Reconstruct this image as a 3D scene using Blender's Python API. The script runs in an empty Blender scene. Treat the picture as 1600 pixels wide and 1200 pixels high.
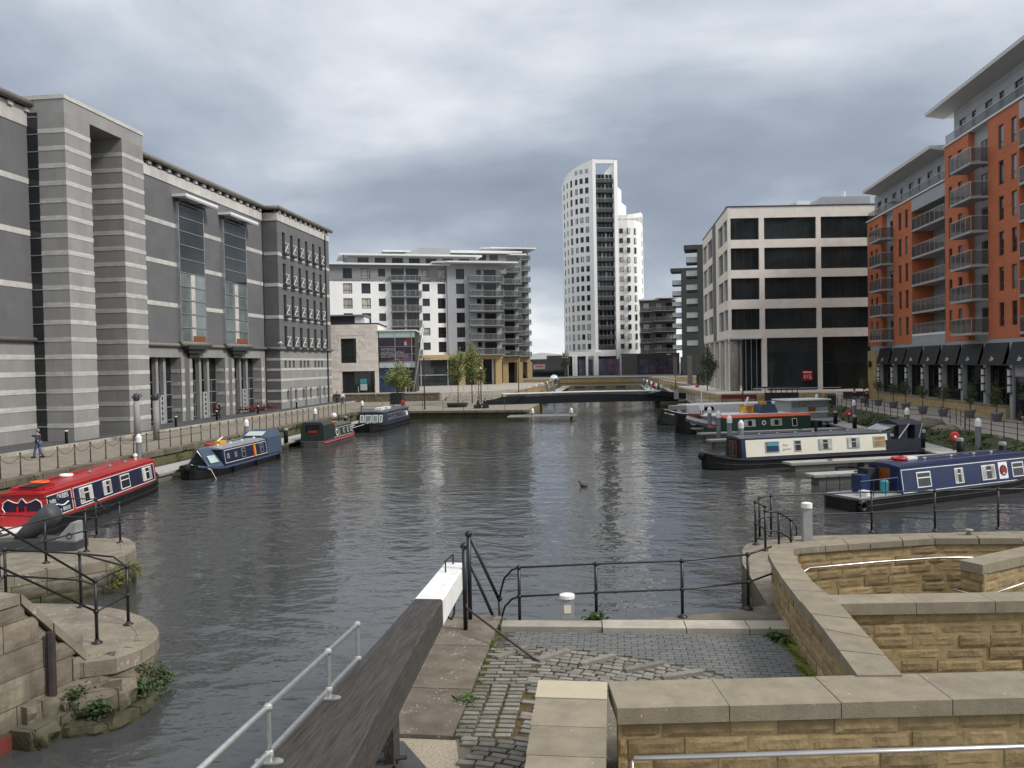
import bpy, bmesh, math, random
from mathutils import Vector, Matrix
from math import sin, cos, pi, radians as R
random.seed(11)
S = bpy.context.scene
COL = S.collection
# ------------------------------------------------------------------ camera
YAW, ROLL, PITCH, CZ = R(7.0), R(1.1), math.atan(32/1290), 5.3
fwd = Vector((-sin(YAW)*cos(PITCH), cos(YAW)*cos(PITCH), -sin(PITCH)))
r0 = Vector((cos(YAW), sin(YAW), 0)); u0 = r0.cross(fwd)
right = r0*cos(ROLL) - u0*sin(ROLL); up = r0*sin(ROLL) + u0*cos(ROLL)
cam = bpy.data.cameras.new('camera'); cam.sensor_width = 36; cam.lens = 36*1290/1600; cam.clip_start = .1; cam.clip_end = 6000
camo = bpy.data.objects.new('camera', cam); COL.objects.link(camo)
m = Matrix((right, up, -fwd)).transposed().to_4x4(); m.translation = Vector((0, 0, CZ)); camo.matrix_world = m
S.camera = camo
# ------------------------------------------------------------------ world: overcast sky
SUN_EL, SUN_AZ = 42, 105          # degrees; azimuth clockwise from +Y
w = bpy.data.worlds.new('World'); S.world = w; w.use_nodes = True
nt = w.node_tree; N = nt.nodes; L = nt.links; N.clear()
def nd(t, nt=None, **k):
    n = (nt or globals()['nt']).nodes.new(t)
    for a, b in k.items(): setattr(n, a, b)
    return n
out = nd('ShaderNodeOutputWorld'); bg = nd('ShaderNodeBackground'); bg.inputs[1].default_value = .1
L.new(bg.outputs[0], out.inputs[0])
sky = nd('ShaderNodeTexSky', sky_type='NISHITA', sun_disc=False, sun_elevation=R(SUN_EL), sun_rotation=R(SUN_AZ), dust_density=3., altitude=50)
tc = nd('ShaderNodeTexCoord'); sx = nd('ShaderNodeSeparateXYZ'); L.new(tc.outputs['Generated'], sx.inputs[0])
def mth(op, a, b=None, nt_=None):
    n = nd('ShaderNodeMath', nt_, operation=op); l = (nt_ or nt).links
    for i, v in enumerate((a, b)):
        if v is None: continue
        if isinstance(v, (int, float)): n.inputs[i].default_value = v
        else: l.new(v, n.inputs[i])
    return n.outputs[0]
zc = mth('ADD', mth('MAXIMUM', sx.outputs[2], 0.0), .36)
cx = nd('ShaderNodeCombineXYZ'); L.new(mth('DIVIDE', sx.outputs[0], zc), cx.inputs[0]); L.new(mth('DIVIDE', sx.outputs[1], zc), cx.inputs[1])
mp = nd('ShaderNodeMapping'); mp.inputs['Location'].default_value = (4.1, .7, 0); mp.inputs['Rotation'].default_value = (0, 0, R(-14)); mp.inputs['Scale'].default_value = (.95, 1.15, 1)
L.new(cx.outputs[0], mp.inputs[0])
n1 = nd('ShaderNodeTexNoise'); n1.inputs['Scale'].default_value = 1.15; n1.inputs['Detail'].default_value = 9; n1.inputs['Roughness'].default_value = .52; n1.inputs['Distortion'].default_value = .35
L.new(mp.outputs[0], n1.inputs[0])
n2 = nd('ShaderNodeTexNoise'); n2.inputs['Scale'].default_value = 3.1; n2.inputs['Detail'].default_value = 7; L.new(mp.outputs[0], n2.inputs[0])
# brightness of the cloud deck with elevation: pale clear strip low down, heavy grey deck, paler overhead
rz = nd('ShaderNodeValToRGB'); L.new(sx.outputs[2], rz.inputs[0]); e = rz.color_ramp.elements
e[0].position = 0.0; e[0].color = (1.,)*3+(1,); e[1].position = 1.; e[1].color = (.85,)*3+(1,)
for p, v in ((.042, .93), (.08, .68), (.13, .40), (.21, .33), (.31, .56), (.42, .78)):
    q = e.new(p); q.color = (v, v, v, 1)
nn = mth('ADD', mth('MULTIPLY', n1.outputs[0], .70), mth('MULTIPLY', n2.outputs[0], .30))
t = mth('ADD', mth('MULTIPLY', mth('SUBTRACT', nn, .52), 2.0), rz.outputs[0])
cr = nd('ShaderNodeValToRGB'); L.new(t, cr.inputs[0]); e = cr.color_ramp.elements
e[0].position = .0; e[0].color = (.15, .175, .22, 1); e[1].position = 1.; e[1].color = (.64, .64, .63, 1)
for p, c in ((.25, (.19, .218, .268)), (.5, (.29, .32, .365)), (.75, (.465, .485, .51))):
    q = e.new(p); q.color = c+(1,)
sc = nd('ShaderNodeVectorMath', operation='SCALE'); L.new(cr.outputs[0], sc.inputs[0]); sc.inputs['Scale'].default_value = 10.
mx = nd('ShaderNodeMixRGB'); mx.inputs[0].default_value = .96; L.new(sky.outputs[0], mx.inputs[1]); L.new(sc.outputs[0], mx.inputs[2])
L.new(mx.outputs[0], bg.inputs[0])
sl = bpy.data.lights.new('sun', 'SUN'); sl.energy = 1.5; sl.angle = R(14); sl.color = (1, .96, .9)
so = bpy.data.objects.new('sun', sl); COL.objects.link(so)
sd = Vector((sin(R(SUN_AZ))*cos(R(SUN_EL)), cos(R(SUN_AZ))*cos(R(SUN_EL)), sin(R(SUN_EL))))
so.rotation_euler = sd.to_track_quat('Z', 'Y').to_euler()
S.view_settings.view_transform = 'Standard'; S.view_settings.look = 'None'; S.view_settings.gamma = 1; S.view_settings.use_curve_mapping = False
S.view_settings.exposure = 0.85
S.render.engine = 'CYCLES'
S.cycles.max_bounces = 6; S.cycles.transparent_max_bounces = 12; S.cycles.caustics_reflective = False; S.cycles.caustics_refractive = False

# ------------------------------------------------------------------ materials
MATS = {}
def mat(name, col, rough=.8, metal=0., var=.12, scale=2., bump=0., bscale=30., ov=0., streak=0., scol=(.05, .05, .045), sscale=.8, spec=.5, trans=0., alpha=1., algae=0., grain=None, panel=None, speck=None):
    m = bpy.data.materials.new(name); m.use_nodes = True; t = m.node_tree; ln = t.links; t.nodes.clear()
    o = nd('ShaderNodeOutputMaterial', t); b = nd('ShaderNodeBsdfPrincipled', t); ln.new(b.outputs[0], o.inputs[0])
    b.inputs['Roughness'].default_value = rough; b.inputs['Metallic'].default_value = metal
    b.inputs['Specular IOR Level'].default_value = spec; b.inputs['Alpha'].default_value = alpha
    g = nd('ShaderNodeNewGeometry', t)
    nz = nd('ShaderNodeTexNoise', t); nz.inputs['Scale'].default_value = scale; nz.inputs['Detail'].default_value = 6; nz.inputs['Roughness'].default_value = .62
    if grain:
        gm_ = nd('ShaderNodeMapping', t); gm_.inputs['Scale'].default_value = grain; ln.new(g.outputs['Position'], gm_.inputs[0]); pos = gm_.outputs[0]
    else: pos = g.outputs['Position']
    ln.new(pos, nz.inputs[0])
    mr = nd('ShaderNodeMapRange', t); mr.inputs[1].default_value = .3; mr.inputs[2].default_value = .7; mr.inputs[3].default_value = 1-var; mr.inputs[4].default_value = 1+var
    ln.new(nz.outputs[0], mr.inputs[0]); val = mr.outputs[0]
    if ov:
        oi = nd('ShaderNodeObjectInfo', t); m2 = nd('ShaderNodeMapRange', t); m2.inputs[3].default_value = 1-ov; m2.inputs[4].default_value = 1+ov
        ln.new(oi.outputs['Random'], m2.inputs[0]); val = mth('MULTIPLY', val, m2.outputs[0], t)
    vs = nd('ShaderNodeVectorMath', t, operation='SCALE'); vs.inputs[0].default_value = col; ln.new(val, vs.inputs['Scale']); c = vs.outputs[0]
    if panel:    # slab joints and slab to slab tone: (width, height, tone spread, joint depth)
        sp0 = nd('ShaderNodeSeparateXYZ', t); ln.new(g.outputs['Position'], sp0.inputs[0]); cb0 = nd('ShaderNodeCombineXYZ', t)
        ln.new(mth('ADD', sp0.outputs[0], sp0.outputs[1], t), cb0.inputs[0]); ln.new(sp0.outputs[2], cb0.inputs[1])
        bk0 = nd('ShaderNodeTexBrick', t); ln.new(cb0.outputs[0], bk0.inputs[0]); bk0.inputs['Scale'].default_value = 1; bk0.inputs['Brick Width'].default_value = panel[0]; bk0.inputs['Row Height'].default_value = panel[1]; bk0.inputs['Mortar Size'].default_value = .012; bk0.inputs['Mortar Smooth'].default_value = .3
        for nm_, v_ in (('Color1', 1-panel[2]), ('Color2', 1+panel[2]), ('Mortar', panel[3])): bk0.inputs[nm_].default_value = (v_, v_, v_, 1)
        pm0 = nd('ShaderNodeMixRGB', t, blend_type='MULTIPLY'); pm0.inputs[0].default_value = 1; ln.new(c, pm0.inputs[1]); ln.new(bk0.outputs[0], pm0.inputs[2]); c = pm0.outputs[0]
    if streak:
        mp_ = nd('ShaderNodeMapping', t); mp_.inputs['Scale'].default_value = (sscale, sscale, sscale*.12); ln.new(g.outputs['Position'], mp_.inputs[0])
        n_ = nd('ShaderNodeTexNoise', t); n_.inputs['Scale'].default_value = 1.; n_.inputs['Detail'].default_value = 7; n_.inputs['Roughness'].default_value = .65; ln.new(mp_.outputs[0], n_.inputs[0])
        r_ = nd('ShaderNodeMapRange', t); r_.inputs[1].default_value = .5; r_.inputs[2].default_value = .72; r_.inputs[3].default_value = 0; r_.inputs[4].default_value = streak
        ln.new(n_.outputs[0], r_.inputs[0]); x_ = nd('ShaderNodeMixRGB', t); ln.new(r_.outputs[0], x_.inputs[0]); ln.new(c, x_.inputs[1]); x_.inputs[2].default_value = scol+(1,); c = x_.outputs[0]
    if speck:    # lichen and droppings: (noise scale, threshold, colour)
        sn_ = nd('ShaderNodeTexNoise', t); sn_.inputs['Scale'].default_value = speck[0]; sn_.inputs['Detail'].default_value = 3; ln.new(g.outputs['Position'], sn_.inputs[0])
        s2_ = nd('ShaderNodeTexNoise', t); s2_.inputs['Scale'].default_value = speck[0]*.12; ln.new(g.outputs['Position'], s2_.inputs[0])
        sr_ = nd('ShaderNodeMapRange', t); sr_.inputs[1].default_value = speck[1]; sr_.inputs[2].default_value = speck[1]+.04; ln.new(mth('ADD', sn_.outputs[0], mth('MULTIPLY', mth('SUBTRACT', s2_.outputs[0], .5, t), .5, t), t), sr_.inputs[0])
        sx_ = nd('ShaderNodeMixRGB', t); ln.new(sr_.outputs[0], sx_.inputs[0]); ln.new(c, sx_.inputs[1]); sx_.inputs[2].default_value = speck[2]+(1,); c = sx_.outputs[0]
    if algae:    # green slime line just above the water
        sz_ = nd('ShaderNodeSeparateXYZ', t); ln.new(g.outputs['Position'], sz_.inputs[0])
        ar_ = nd('ShaderNodeMapRange', t); ar_.inputs[1].default_value = -.25; ar_.inputs[2].default_value = -.95; ar_.inputs[3].default_value = 0; ar_.inputs[4].default_value = algae*1.5
        ln.new(sz_.outputs[2], ar_.inputs[0]); am_ = mth('MULTIPLY', ar_.outputs[0], mr.outputs[0], t)
        ax_ = nd('ShaderNodeMixRGB', t); ln.new(am_, ax_.inputs[0]); ax_.use_clamp = True; ln.new(c, ax_.inputs[1]); ax_.inputs[2].default_value = (.035, .036, .014, 1); c = ax_.outputs[0]
    ln.new(c, b.inputs['Base Color'])
    if bump:
        nb = nd('ShaderNodeTexNoise', t); nb.inputs['Scale'].default_value = bscale; nb.inputs['Detail'].default_value = 5; ln.new(pos, nb.inputs[0])
        bp = nd('ShaderNodeBump', t); bp.inputs['Strength'].default_value = bump; bp.inputs['Distance'].default_value = .02; ln.new(nb.outputs[0], bp.inputs['Height']); ln.new(bp.outputs[0], b.inputs['Normal'])
    if trans:   # thin clear glass: mostly see-through with a reflection
        tr = nd('ShaderNodeBsdfTransparent', t); tr.inputs[0].default_value = tuple(min(1, .55+x*2) for x in col)+(1,); ms = nd('ShaderNodeMixShader', t); ms.inputs[0].default_value = trans
        ln.new(b.outputs[0], ms.inputs[1]); ln.new(tr.outputs[0], ms.inputs[2]); ln.new(ms.outputs[0], o.inputs[0])
    MATS[name] = m; return m
mat('asphalt', (.075, .076, .078), .9, var=.2, scale=1.2, bump=.3, bscale=60)
mat('promenade', (.245, .215, .17), .9, var=.22, scale=1.3, bump=.3, bscale=40, streak=.3, scol=(.13, .12, .1), sscale=.5)
mat('pale_paving', (.36, .33, .29), .9, var=.15, scale=.8, bump=.15)
mat('far_ground', (.2, .2, .18), .95, var=.3, scale=.05)
mat('quay_stone', (.14, .12, .088), .9, algae=.8, var=.35, scale=1.6, bump=.6, bscale=14, ov=.2, streak=.6, scol=(.055, .055, .028), sscale=1.2)
mat('quay_green', (.17, .155, .07), .9, algae=.3, var=.35, scale=2.2, bump=.5, bscale=12, streak=.6, scol=(.04, .045, .018), sscale=1.)
mat('lock_stone', (.20, .172, .13), .9, algae=.7, var=.32, scale=2.4, bump=.7, bscale=16, ov=.2, streak=.7, scol=(.065, .058, .036), sscale=1.6)
mat('lock_top', (.215, .185, .14), .92, speck=(16., .67, (.42, .40, .34)), var=.3, scale=1.8, bump=.5, bscale=22, streak=.35, scol=(.33, .3, .25), sscale=3.)
mat('kerb_stone', (.36, .33, .28), .9, var=.2, scale=2.5, bump=.4, bscale=25, ov=.15)
mat('moss', (.13, .15, .02), .95, var=.4, scale=9, bump=.8, bscale=60)
mat('moss_soil', (.095, .06, .022), .95, var=.5, scale=8, bump=.6, bscale=60, streak=.5, scol=(.1, .10, .018), sscale=5)
mat('grass_leaf', (.07, .11, .03), .8, var=.45, scale=6)
mat('ivy_leaf', (.05, .085, .025), .7, var=.5, scale=5)
mat('bank_grass', (.052, .058, .024), .95, var=.5, scale=1.8, bump=.9, bscale=9, streak=.4, scol=(.09, .085, .05), sscale=1.5)
mat('slab_stone', (.155, .132, .10), .9, speck=(22., .68, (.42, .40, .34)), var=.32, scale=2.2, bump=.4, bscale=30, ov=.12, streak=.5, scol=(.075, .07, .06), sscale=1.3)
mat('setts', (.195, .182, .155), .8, var=.2, scale=7, bump=.5, bscale=45, ov=.28)
mat('paver', (.132, .132, .129), .85, var=.12, scale=6, bump=.3, bscale=70, ov=.12)
mat('joint_sand', (.07, .068, .06), .95, var=.3, scale=9)
mat('sandstone', (.30, .222, .115), .88, var=.22, scale=4.5, bump=.6, bscale=18, ov=.22, streak=.35, scol=(.15, .115, .06), sscale=2.2)
mat('sandstone_far', (.42, .315, .165), .9, var=.12, scale=2., ov=.08)
mat('mortar', (.34, .26, .13), .95, var=.2, scale=8)
mat('coping', (.25, .215, .155), .85, speck=(30., .74, (.5, .49, .45)), var=.16, scale=3.2, bump=.35, bscale=40, ov=.09, streak=.4, scol=(.125, .115, .08), sscale=1.8)
mat('coping_new', (.46, .40, .29), .85, var=.06, scale=5, bump=.2, bscale=50)
mat('museum_dark', (.135, .135, .14), .82, panel=(1.9, 1.31, .05, .8), var=.10, scale=.5, bump=.08, bscale=6, streak=.25, scol=(.08, .08, .085), sscale=.6)
mat('museum_mid', (.275, .272, .265), .8, panel=(1.25, 1.29, .07, .82), var=.08, scale=.8, streak=.25, scol=(.16, .158, .15), sscale=.5, ov=.05)
mat('museum_light', (.50, .49, .465), .78, panel=(.62, 1.29, .10, .8), var=.1, scale=1.5, streak=.3, scol=(.33, .32, .30), sscale=.8, ov=.06)
mat('museum_pipe', (.19, .178, .16), .7, var=.2, scale=3, streak=.3)
mat('dark_metal', (.03, .031, .033), .5, var=.2, scale=4)
mat('roof_dark', (.06, .06, .065), .7)
mat('white_render', (.86, .86, .85), .8, var=.035, scale=.5, streak=.12, scol=(.6, .6, .58), sscale=.4)
mat('tower_white', (.84, .835, .82), .75, panel=(3.2, 2.95, .015, .9), var=.03, scale=.3, streak=.15, scol=(.6, .6, .58), sscale=.2)
mat('grey_clad', (.235, .235, .24), .7, var=.06, scale=.8, streak=.15, scol=(.18, .18, .185))
mat('grey_panel', (.34, .35, .365), .65, panel=(3.1, .72, .03, .85), var=.06, scale=.6, streak=.15, scol=(.22, .225, .23))
mat('dark_clad', (.055, .06, .055), .7, var=.1, scale=.6)
mat('brown_grey', (.12, .11, .105), .8, var=.08)
mat('eave_white', (.72, .73, .72), .6, var=.05)
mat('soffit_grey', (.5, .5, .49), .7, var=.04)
mat('orange_render', (.47, .14, .058), .8, panel=(.9, .3, .06, .93), var=.07, scale=.7, streak=.2, scol=(.36, .105, .045), sscale=.5)
mat('beige_stone', (.80, .735, .66), .75, panel=(1.1, .95, .035, .9), var=.05, scale=1.2, ov=.05, streak=.2, scol=(.5, .43, .36), sscale=.5)
mat('buff_stone', (.76, .70, .635), .8, var=.10, scale=1.6, ov=.10)
mat('frame_dark', (.035, .036, .04), .5)
mat('frame_white', (.75, .75, .73), .5)
mat('frame_alu', (.42, .44, .45), .4, metal=.6)
mat('steel', (.50, .49, .48), .34, metal=1., var=.08)
mat('galv', (.55, .56, .55), .42, metal=.85, var=.12, scale=12)
mat('glass', (.020, .024, .028), .04, var=.5, scale=.25, ov=.5, spec=.5)
mat('glass_office', (.026, .031, .032), .03, var=.4, scale=.2, ov=.35, spec=.35)
mat('glass_pale', (.16, .19, .19), .06, var=.35, scale=.5, ov=.2, spec=.8)
mat('glass_panel', (.42, .52, .50), .12, var=.06)
mat('glass_clear', (.14, .15, .148), .04, spec=.7, trans=.62)
mat('shop_glass', (.012, .014, .015), .03, spec=.5, trans=.72)
mat('curtain', (.42, .41, .38), .8, var=.3, scale=2., ov=.3)
mat('bridge_black', (.010, .013, .016), .5, spec=.3)
mat('balcony_pale', (.46, .48, .48), .25, var=.1)
mat('black_paint', (.012, .012, .013), .38, var=.2, scale=8)
mat('pile_grey', (.105, .112, .12), .55, var=.12, scale=3, streak=.25, scol=(.06, .06, .06))
mat('pile_black', (.007, .007, .009), .6, spec=.2)
mat('cap_white', (.80, .80, .79), .5, var=.04)
mat('deck_board', (.36, .355, .34), .85, var=.15, scale=3, bump=.2, bscale=30, ov=.07)
mat('concrete', (.33, .32, .295), .88, algae=.5, var=.18, scale=1.5, streak=.45, scol=(.13, .125, .09), sscale=1.)
mat('chain', (.05, .042, .04), .6, metal=.5)
mat('rust_post', (.045, .034, .034), .6, var=.3, scale=6)
mat('weathered_oak', (.050, .044, .040), .85, var=.55, scale=1, bump=.9, bscale=1.6, grain=(34, 1.3, 34))
mat('white_paint', (.82, .82, .80), .5, var=.06, scale=4, bump=.2, bscale=20, streak=.5, scol=(.42, .40, .35), sscale=5.)
mat('red_paint', (.42, .018, .022), .32, var=.1, scale=2, streak=.45, scol=(.22, .012, .014), sscale=3.)
mat('navy_paint', (.013, .017, .045), .3, var=.15, scale=2, streak=.45, scol=(.035, .036, .045), sscale=3.)
mat('blue_paint', (.015, .028, .085), .32, var=.12, scale=2, streak=.45, scol=(.03, .04, .07), sscale=3.)
mat('slate_paint', (.07, .08, .10), .4, var=.12, scale=2, streak=.45, scol=(.12, .12, .12), sscale=3.)
mat('grey_paint', (.30, .315, .33), .45, var=.1, scale=2, streak=.45, scol=(.2, .19, .17), sscale=3.)
mat('green_paint', (.016, .05, .032), .35, var=.15, scale=2, streak=.45, scol=(.03, .05, .04), sscale=3.)
mat('dkgreen_paint', (.022, .032, .026), .4, var=.15, scale=2)
mat('cream_paint', (.72, .69, .58), .4, var=.05, scale=2, streak=.15, scol=(.5, .47, .38))
mat('bright_white', (.80, .80, .80), .4, var=.05)
mat('hull_black', (.008, .008, .009), .5, spec=.3, var=.25, scale=3, streak=.3, scol=(.045, .04, .035), sscale=2)
mat('hull_grey', (.07, .07, .068), .55, var=.2, scale=3, streak=.3, scol=(.03, .03, .028), sscale=2)
mat('canvas_blue', (.045, .075, .125), .8, var=.15, scale=3, bump=.4, bscale=5)
mat('canvas_navy', (.014, .016, .03), .8, var=.15, bump=.4, bscale=5)
mat('canvas_grey', (.10, .115, .12), .8, var=.15, bump=.4, bscale=5)
mat('wood_varnish', (.22, .07, .018), .35, var=.2, scale=6)
mat('orange_life', (.72, .09, .015), .5)
mat('lifebuoy_red', (.45, .02, .02), .5)
mat('yellow_paint', (.65, .33, .03), .5)
mat('awning_black', (.022, .023, .025), .75, var=.15)
mat('red_wood', (.16, .022, .02), .7, var=.2)
mat('soil', (.035, .028, .02), .95)
mat('planter_grey', (.23, .24, .265), .6, var=.1)
mat('planter_dark', (.02, .024, .032), .5)
mat('bark', (.09, .075, .055), .9, var=.3, scale=8)
mat('leaf_light', (.22, .245, .085), .75, var=.55, scale=1.6)
mat('leaf_dark', (.085, .105, .042), .75, var=.5, scale=2.2)
mat('skin', (.48, .27, .19), .6)
mat('hair', (.03, .022, .018), .7)
mat('grey_hair', (.22, .2, .19), .7)
mat('jacket_blue', (.022, .035, .10), .8); mat('jeans', (.07, .11, .19), .85); mat('black_cloth', (.014, .014, .016), .85)
mat('pink_cloth', (.62, .06, .10), .8); mat('dark_trousers', (.025, .025, .03), .85); mat('bag_rust', (.3, .09, .03), .8); mat('royal_blue', (.02, .06, .20), .8); mat('white_cloth', (.7, .7, .68), .8)
mat('shoe', (.03, .025, .02), .7)
mat('cast_grey', (.05, .055, .058), .55, var=.12)
mat('lightgrey_plate', (.32, .33, .33), .6, streak=.2)
mat('poster_dark', (.028, .016, .03), .3, var=.6, scale=.5); mat('poster_red', (.16, .02, .03), .3, var=.3); mat('poster_violet', (.14, .06, .13), .3, var=.4, scale=.4); mat('poster_blue', (.02, .05, .11), .3, var=.7, scale=.6)
mat('poster_mix', (.09, .09, .14), .3, var=.8, scale=.35, streak=.7, scol=(.35, .05, .12), sscale=1.2)
mat('letter_grey', (.42, .40, .42), .5); mat('letter_white', (.8, .8, .8), .5); mat('sign_red', (.42, .015, .02), .5); mat('teal_sign', (.05, .30, .34), .4)
mat('red_dull', (.15, .032, .022), .7, var=.25, scale=3, streak=.4, scol=(.10, .03, .02))
mat('warm_interior', (.28, .17, .06), .8, var=.5, scale=1.)
mat('chrome', (.85, .85, .84), .04, metal=1., var=.02)
mat('far_white', (.65, .66, .66), .7)
mat('gravel', (.42, .36, .27), .95, var=.35, scale=30, bump=.8, bscale=80)
mat('plate_steel', (.10, .105, .105), .55, metal=.3, var=.12, scale=4)
mat('lamp_glass', (.7, .7, .68), .3)
mat('duck', (.07, .06, .045), .8)

# ------------------------------------------------------------------ mesh helpers
class MB:
    def __init__(s): s.v = []; s.f = []
    def add(s, vs, fs):
        b = len(s.v); s.v += [tuple(p) for p in vs]; s.f += [tuple(i+b for i in f) for f in fs]; return s
    def box(s, x0, x1, y0, y1, z0, z1):
        return s.add([(x0,y0,z0),(x1,y0,z0),(x1,y1,z0),(x0,y1,z0),(x0,y0,z1),(x1,y0,z1),(x1,y1,z1),(x0,y1,z1)],
                     [(0,3,2,1),(4,5,6,7),(0,1,5,4),(1,2,6,5),(2,3,7,6),(3,0,4,7)])
    def prism(s, poly, z0, z1):     # poly CCW in xy
        n = len(poly)
        if not hasattr(z0, '__len__'): z0 = [z0]*n
        if not hasattr(z1, '__len__'): z1 = [z1]*n
        return s.add([(x, y, z0[i]) for i, (x, y) in enumerate(poly)]+[(x, y, z1[i]) for i, (x, y) in enumerate(poly)],
              [tuple(range(n-1, -1, -1)), tuple(range(n, 2*n))]+[(i, (i+1)%n, n+(i+1)%n, n+i) for i in range(n)])
    def xz(s, poly, y0, y1):        # polygon in xz (CCW seen from -y), extruded y0..y1
        n = len(poly)
        return s.add([(x, y0, z) for x, z in poly]+[(x, y1, z) for x, z in poly],
              [tuple(range(n)), tuple(range(2*n-1, n-1, -1))]+[((i+1)%n, i, n+i, n+(i+1)%n) for i in range(n)])
    def yz(s, poly, x0, x1):
        n = len(poly)
        return s.add([(x0, y, z) for y, z in poly]+[(x1, y, z) for y, z in poly],
              [tuple(range(n-1, -1, -1)), tuple(range(n, 2*n))]+[(i, (i+1)%n, n+(i+1)%n, n+i) for i in range(n)])
    def quad(s, *p): return s.add(p, [tuple(range(len(p)))])
    def tube(s, path, r, n=6, closed=False, caps=True):
        path = [Vector(p) for p in path]; k = len(path); rs = r if hasattr(r, '__len__') else [r]*k; b = len(s.v)
        for i, p in enumerate(path):
            if closed: d = path[(i+1)%k]-path[i-1]
            else: d = path[min(i+1, k-1)]-path[max(i-1, 0)]
            d = d.normalized() if d.length > 1e-9 else Vector((0, 0, 1))
            a = Vector((0, 0, 1)) if abs(d.z) < .9 else Vector((1, 0, 0))
            u = d.cross(a).normalized(); v = d.cross(u).normalized()
            for j in range(n):
                t = 2*pi*j/n; s.v.append(tuple(p+(u*cos(t)+v*sin(t))*rs[i]))
        for i in range(k if closed else k-1):
            i2 = (i+1)%k
            for j in range(n): s.f.append((b+i*n+j, b+i*n+(j+1)%n, b+i2*n+(j+1)%n, b+i2*n+j))
        if caps and not closed:
            s.f.append(tuple(b+j for j in range(n-1, -1, -1))); s.f.append(tuple(b+(k-1)*n+j for j in range(n)))
        return s
    def lathe(s, prof, n=12, c=(0, 0, 0)):
        b = len(s.v)
        for r, z in prof:
            for j in range(n): t = 2*pi*j/n; s.v.append((c[0]+r*cos(t), c[1]+r*sin(t), c[2]+z))
        for i in range(len(prof)-1):
            for j in range(n): s.f.append((b+i*n+j, b+i*n+(j+1)%n, b+(i+1)*n+(j+1)%n, b+(i+1)*n+j))
        s.f.append(tuple(b+j for j in range(n-1, -1, -1))); s.f.append(tuple(b+(len(prof)-1)*n+j for j in range(n)))
        return s
    def ball(s, c, r, nu=12, nv=8, sz=1.):
        return s.lathe([(max(1e-3, r*sin(pi*i/nv)), -r*sz*cos(pi*i/nv)) for i in range(nv+1)], nu, c)
    def loft(s, rings, closed=True, cap=True):
        b = len(s.v); n = len(rings[0])
        for r in rings: s.v += [tuple(p) for p in r]
        for i in range(len(rings)-1):
            for j in range(n if closed else n-1): s.f.append((b+i*n+j, b+i*n+(j+1)%n, b+(i+1)*n+(j+1)%n, b+(i+1)*n+j))
        if cap and closed: s.f.append(tuple(b+j for j in range(n-1, -1, -1))); s.f.append(tuple(b+(len(rings)-1)*n+j for j in range(n)))
        return s
    def holewall(s, x0, x1, z0, z1, holes, y0=0., dep=.2):
        """front sheet at y0 with rectangular openings, reveals dep deep and a rim"""
        xs = sorted({x0, x1, *[h[0] for h in holes], *[h[1] for h in holes]}); zs = sorted({z0, z1, *[h[2] for h in holes], *[h[3] for h in holes]})
        inh = lambda x, z: any(h[0] < x < h[1] and h[2] < z < h[3] for h in holes)
        for i in range(len(zs)-1):
            j = 0
            while j < len(xs)-1:
                zc_ = (zs[i]+zs[i+1])/2
                if inh((xs[j]+xs[j+1])/2, zc_): j += 1; continue
                k = j
                while k+1 < len(xs)-1 and not inh((xs[k+1]+xs[k+2])/2, zc_): k += 1
                s.quad((xs[j], y0, zs[i]), (xs[k+1], y0, zs[i]), (xs[k+1], y0, zs[i+1]), (xs[j], y0, zs[i+1])); j = k+1
        y1 = y0+dep
        for a, b, c, d in holes:
            s.quad((a, y0, c), (a, y1, c), (b, y1, c), (b, y0, c)); s.quad((a, y0, d), (b, y0, d), (b, y1, d), (a, y1, d))
            s.quad((a, y0, c), (a, y0, d), (a, y1, d), (a, y1, c)); s.quad((b, y0, c), (b, y1, c), (b, y1, d), (b, y0, d))
        s.quad((x0, y0, z0), (x0, y1, z0), (x1, y1, z0), (x1, y0, z0)); s.quad((x0, y0, z1), (x1, y0, z1), (x1, y1, z1), (x0, y1, z1))
        s.quad((x0, y0, z0), (x0, y0, z1), (x0, y1, z1), (x0, y1, z0)); s.quad((x1, y0, z0), (x1, y1, z0), (x1, y1, z1), (x1, y0, z1))
        return s
    def mesh(s, name, m, smooth=False):
        me = bpy.data.meshes.new(name); me.from_pydata(s.v, [], s.f); me.materials.append(MATS[m])
        if smooth: me.polygons.foreach_set('use_smooth', [True]*len(me.polygons))
        me.update(); return me
    def build(s, name, m, parent=None, loc=(0, 0, 0), rz=0., smooth=False):
        return O(name, s.mesh(name, m, smooth), parent, loc, rz)
def O(name, me, parent=None, loc=(0, 0, 0), rz=0., scale=None):
    o = bpy.data.objects.new(name, me); COL.objects.link(o); o.location = loc
    if hasattr(rz, '__len__'): o.rotation_euler = rz
    elif rz: o.rotation_euler = (0, 0, rz)
    if scale: o.scale = scale
    if parent: o.parent = parent
    return o
def tag(o, label, cat, group=None):
    o['label'] = label; o['category'] = cat
    if group: o['group'] = group
    return o
def struct(o): o['kind'] = 'structure'; return o
def stuff(o): o['kind'] = 'stuff'; return o
def thing(name, label, cat, loc=(0, 0, 0), rz=0., group=None):
    o = bpy.data.objects.new(name, None); COL.objects.link(o); o.location = loc; o.rotation_euler = (0, 0, rz); o.empty_display_size = .3
    return tag(o, label, cat, group)
CUBE = {}
def cube(m):
    if m not in CUBE: CUBE[m] = MB().box(-.5, .5, -.5, .5, -.5, .5).mesh('block_'+m, m)
    return CUBE[m]
def bx(name, m, parent, x0, x1, y0, y1, z0, z1, rz=0.):
    return O(name, cube(m), parent, ((x0+x1)/2, (y0+y1)/2, (z0+z1)/2), rz, (abs(x1-x0), abs(y1-y0), abs(z1-z0)))
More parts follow.
